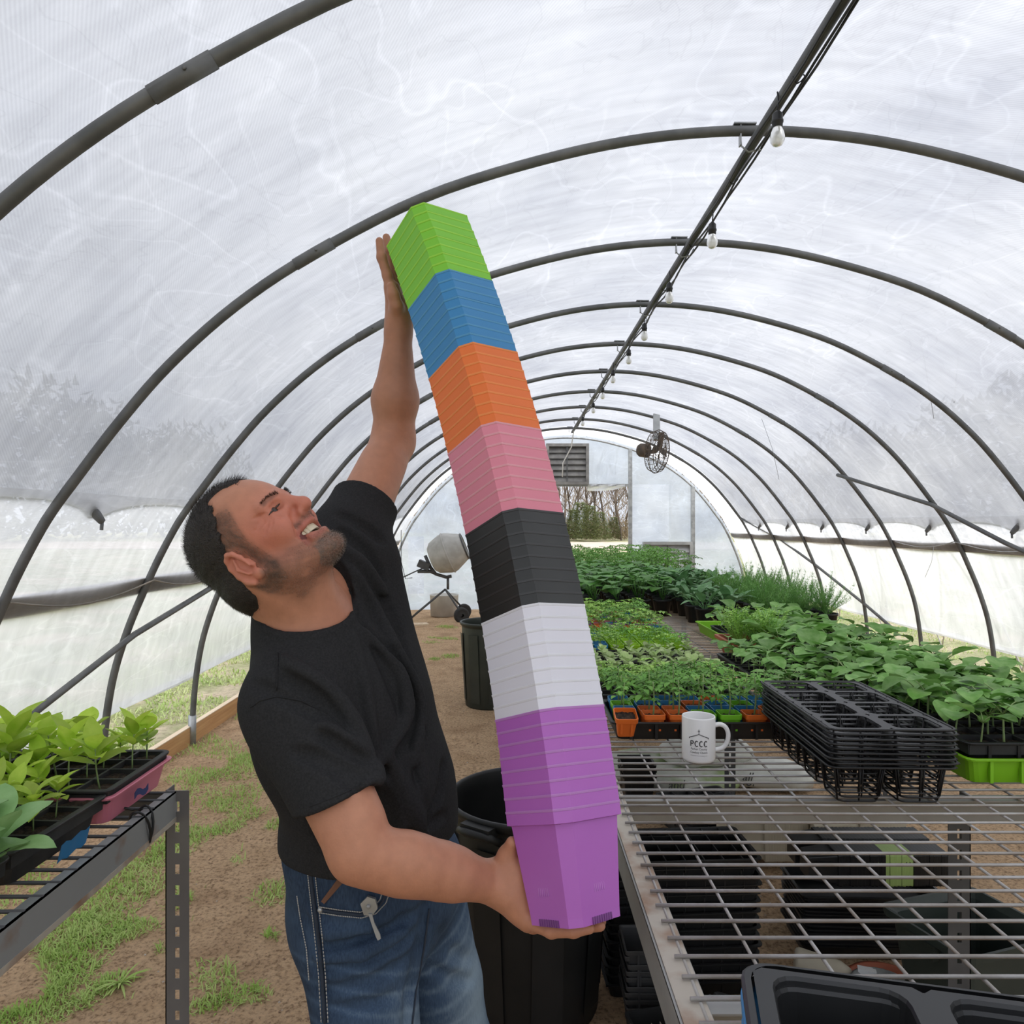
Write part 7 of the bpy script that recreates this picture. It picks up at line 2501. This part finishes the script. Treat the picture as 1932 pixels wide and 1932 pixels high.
for (x0, y0, rad) in patches:
    n = int(2600 * rad * rad * 3.14 * (1.0 if y0 < 4 else .7)) + 30
    for k in range(n * 2):
        a = rg.uniform(0, 2 * PI); q = rad * rg.random() ** .6
        x, y = x0 + q * math.cos(a), y0 + q * math.sin(a) * 1.1
        if vn(x * 2.3, y * 2.3) < -.15 - .3 * (1 - q / rad): continue
        blade(gb, x, y, gz(x, y) - .004, rg.uniform(.012, .042) * (1.25 - .6 * q / rad), rg.uniform(.0018, .0034), rg.uniform(0, 2 * PI), rg.uniform(.01, .04), rg)
x = -2.45
while x < -.95:
    x += .03
for k in range(7000):
    x = -2.42 + abs(rg.gauss(0, .38)); y = rg.uniform(1.6, 9)
    if x > -1.1 or vn(x * 1.7 + 3, y * 1.7) < .0: continue
    blade(gb, x, y, gz(x, y) - .004, rg.uniform(.012, .05), rg.uniform(.002, .004), rg.uniform(0, 2 * PI), rg.uniform(.01, .045), rg)
tag(gb.build('weedy_grass', M['grass']), 'short green weeds growing in patches on the dirt floor', 'grass', kind='stuff')
go = MB()
for k in range(26000):
    side = rg.random() < .6
    if side: x = -2.52 - abs(rg.gauss(0, 1.3)); y = rg.uniform(2.2, 12)
    else: x = 4.55 + abs(rg.gauss(0, 1.6)); y = rg.uniform(4.5, 16)
    if vn(x * 1.1, y * 1.1 + 2) < -.25: continue
    blade(go, x, y, -.065, rg.uniform(.02, .07), rg.uniform(.004, .008), rg.uniform(0, 2 * PI), rg.uniform(.02, .06), rg)
tag(go.build('outside_grass', M['grass2']), 'sparse yellow green grass outside the curtains', 'grass', kind='stuff')
# a weed rosette and litter in the foreground
t = thing('weed_rosette', 'spiky weed rosette on the dirt near the slotted post', 'weed', (*GP(228, 1848), 0)); t.location.z = gz(t.location.x, t.location.y)
o = MB()
for k in range(26):
    a = rg.uniform(0, 2 * PI)
    leaf(o, (0, 0, .002), (math.cos(a), math.sin(a), rg.uniform(.1, 1.2)), rg.uniform(.06, .13), .009, curl=.5, fold=.4, shape='lance', nl=5, nw=2)
o.build('leaves', M['grass'], t)
M['litter'] = mat('dry_litter', (.30, .19, .11), .9, (.14, .08, .05), scale=30, obj_rand=.2)
lt = MB()
for k in range(5200):
    x, y = rg.uniform(-2.3, 2.0), 1.5 + 9 * rg.random() ** 1.6
    z = gz(x, y) + .002; a = rg.uniform(0, 2 * PI); L_ = rg.uniform(.004, .016); w = rg.uniform(.001, .004)
    d = Vector((math.cos(a), math.sin(a), rg.uniform(-.1, .4))) * L_; s_ = Vector((-math.sin(a), math.cos(a), .2)) * w
    p = Vector((x, y, z))
    lt.add([p - s_, p + s_, p + d + s_, p + d - s_], [(0, 1, 2, 3)])
tag(lt.build('litter', M['litter']), 'dry leaf bits and wood chips scattered over the dirt', 'litter', kind='stuff')
M['pebble'] = mat('pale_pebbles', (.50, .44, .38), .9, (.36, .30, .25), scale=30)
pb = MB()
for k in range(900):
    x, y = rg.uniform(-2.3, 2.0), 1.5 + 8 * rg.random() ** 1.6
    s_ = rg.uniform(.002, .006)
    pb.add([(x - s_, y, gz(x, y) + .001), (x, y - s_, gz(x, y) + .001), (x + s_, y, gz(x, y) + .001), (x, y + s_, gz(x, y) + .001), (x, y, gz(x, y) + s_)], [(0, 1, 4), (1, 2, 4), (2, 3, 4), (3, 0, 4)])
tag(pb.build('pebbles', M['pebble']), 'tiny pale stones scattered on the dirt', 'stones', kind='stuff')

# ================================================================== WOODS BEYOND THE DOORWAY
M['bark'] = mat('grey_brown_bark', (.10, .075, .055), .9, (.17, .13, .10), scale=2)
M['twig'] = mat('bare_twigs', (.25, .20, .16), .9, (.34, .28, .22), scale=2)
M['pine'] = mat('dull_pine', (.15, .19, .07), .8, (.22, .25, .10), scale=1.5, trans=.1)
M['brush'] = mat('brown_brush', (.27, .20, .12), .9, (.18, .14, .08), scale=1.5)
def bare_tree(seed, h):
    r = random.Random(seed); tr, tw = MB(), MB()
    def br(p, d, L_, rad, dep):
        q = [p]
        for i in range(4):
            d = (d + Vector((r.gauss(0, .10), r.gauss(0, .10), .06))).normalized(); q.append(q[-1] + d * L_ / 4)
        (tr if dep < 2 else tw).tube(q, [rad * (1 - .5 * i / 4) for i in range(5)], 5 if dep < 2 else 3, caps=False)
        if dep < 4:
            for k in range(6 if dep == 0 else 4):
                i = r.randrange(1 if dep else 2, 5)
                nd = (d + Vector((r.gauss(0, .7), r.gauss(0, .7), r.gauss(.15, .4)))).normalized()
                br(q[i], nd, L_ * r.uniform(.4, .62), rad * .42, dep + 1)
    br(Vector((0, 0, -.1)), Vector((r.gauss(0, .05), 0, 1)), h * .62, h * .014, 0)
    return tr, tw
TM = []
for k in range(4):
    tr, tw = bare_tree(30 + k, 9.5)
    TM.append((tr.mesh('trunk', M['bark']), tw.mesh('branches', M['twig'])))
where = ['far left', 'left', 'middle', 'right', 'far right']
n_t = 0
for k in range(38):
    x = -6 + 22 * k / 37 + rg.uniform(-.5, .5); y = 74 + rg.uniform(-7, 6)
    t = bpy.data.objects.new('bare_tree', TM[k % 4][0]); COL.objects.link(t)
    t.location = (x, y, -.06); t.rotation_euler = (0, 0, rg.uniform(0, 6)); s_ = rg.uniform(.75, 1.1); t.scale = (s_, s_, s_)
    c = bpy.data.objects.new('branches', TM[k % 4][1]); COL.objects.link(c); c.parent = t
    tag(t, 'leafless tree in the woods beyond the doorway, %s from the left' % nth(k), 'tree', 'bare trees beyond the doorway')
def pine_mesh(seed):
    r = random.Random(seed); o = MB()
    for k in range(2600):
        u = r.random(); z = .3 + 4.2 * u; rad = 1.9 * (1 - u * .85) ** .6 * r.uniform(.3, 1)
        a = r.uniform(0, 2 * PI); p = Vector((rad * math.cos(a), rad * math.sin(a), z))
        e = Vector((math.cos(a), math.sin(a), r.uniform(-.2, .6))) * .34; s_ = Vector((-math.sin(a), math.cos(a), r.uniform(-.5, .5))) * .05
        o.add([p - s_, p + s_, p + e], [(0, 1, 2)])
    return o.mesh('pine', M['pine'])
PM = [pine_mesh(1), pine_mesh(2)]
for k, (px, y, s_) in enumerate(((1096, 68, .80), (1112, 66, .72), (1132, 67, .60), (1082, 70, .66), (1158, 70, .5))):
    o = bpy.data.objects.new('young_pine', PM[k % 2]); COL.objects.link(o)
    o.location = ((px - 970) * y / F, y, -.06); o.scale = (s_, s_, s_)
    tag(o, 'dull green young pine at the edge of the woods, %s' % ('tallest', 'second', 'smallest, in front', 'leftmost', 'rightmost')[k], 'tree', 'young pines beyond the doorway')
o = MB()
for k in range(9000):
    x = rg.uniform(-8, 20); y = 72 + rg.uniform(-2.5, 4); z = abs(rg.gauss(0, .9)); a = rg.uniform(0, 2 * PI)
    p = Vector((x, y, z)); e = Vector((rg.gauss(0, .3), rg.gauss(0, .3), rg.uniform(.2, .8))); s_ = Vector((.03, 0, .01))
    o.add([p - s_, p + s_, p + e], [(0, 1, 2)])
tag(o.build('underbrush', M['brush']), 'tangled brown underbrush at the foot of the woods', 'brush', kind='stuff')
# backdrop of denser woods far behind
o = MB()
for k in range(7000):
    x = rg.uniform(-30, 40); y = 95 + rg.uniform(-6, 8); z = rg.uniform(0, 7.5); 
    p = Vector((x, y, z)); e = Vector((rg.gauss(0, .6), 0, rg.uniform(.4, 1.8))); s_ = Vector((.05, 0, .0))
    o.add([p - s_, p + s_, p + e], [(0, 1, 2)])
tag(o.build('distant_brush', M['twig']), 'grey haze of twigs deep in the woods', 'brush', kind='stuff')

# belts of woods added on both sides to block low sky light
M['darkwoods'] = mat('dark_side_woods', (.045, .060, .028), .9, (.09, .085, .055), scale=.3)
for sgn, nm in ((-1, 'left'), (1, 'right')):
    o = MB()
    for k in range(15000):
        y = rg.uniform(-55, 110); x = sgn * (44 + rg.uniform(-4, 5)) + 1; z = 15.0 * rg.random() ** .8 * (.82 + .10 * math.sin(y * .21) + .08 * math.sin(y * .53))
        p = Vector((x, y, z)); e = Vector((rg.gauss(0, .3), rg.gauss(0, .9), rg.uniform(.3, 1.1))); s_ = Vector((0, .55, .1))
        o.add([p - s_, p + s_, p + e], [(0, 1, 2)])
    tag(o.build('sky_blocking_woods', M['darkwoods']), 'dark belt of trees outside on the %s, added to dim the film' % nm, 'woods', kind='stuff')
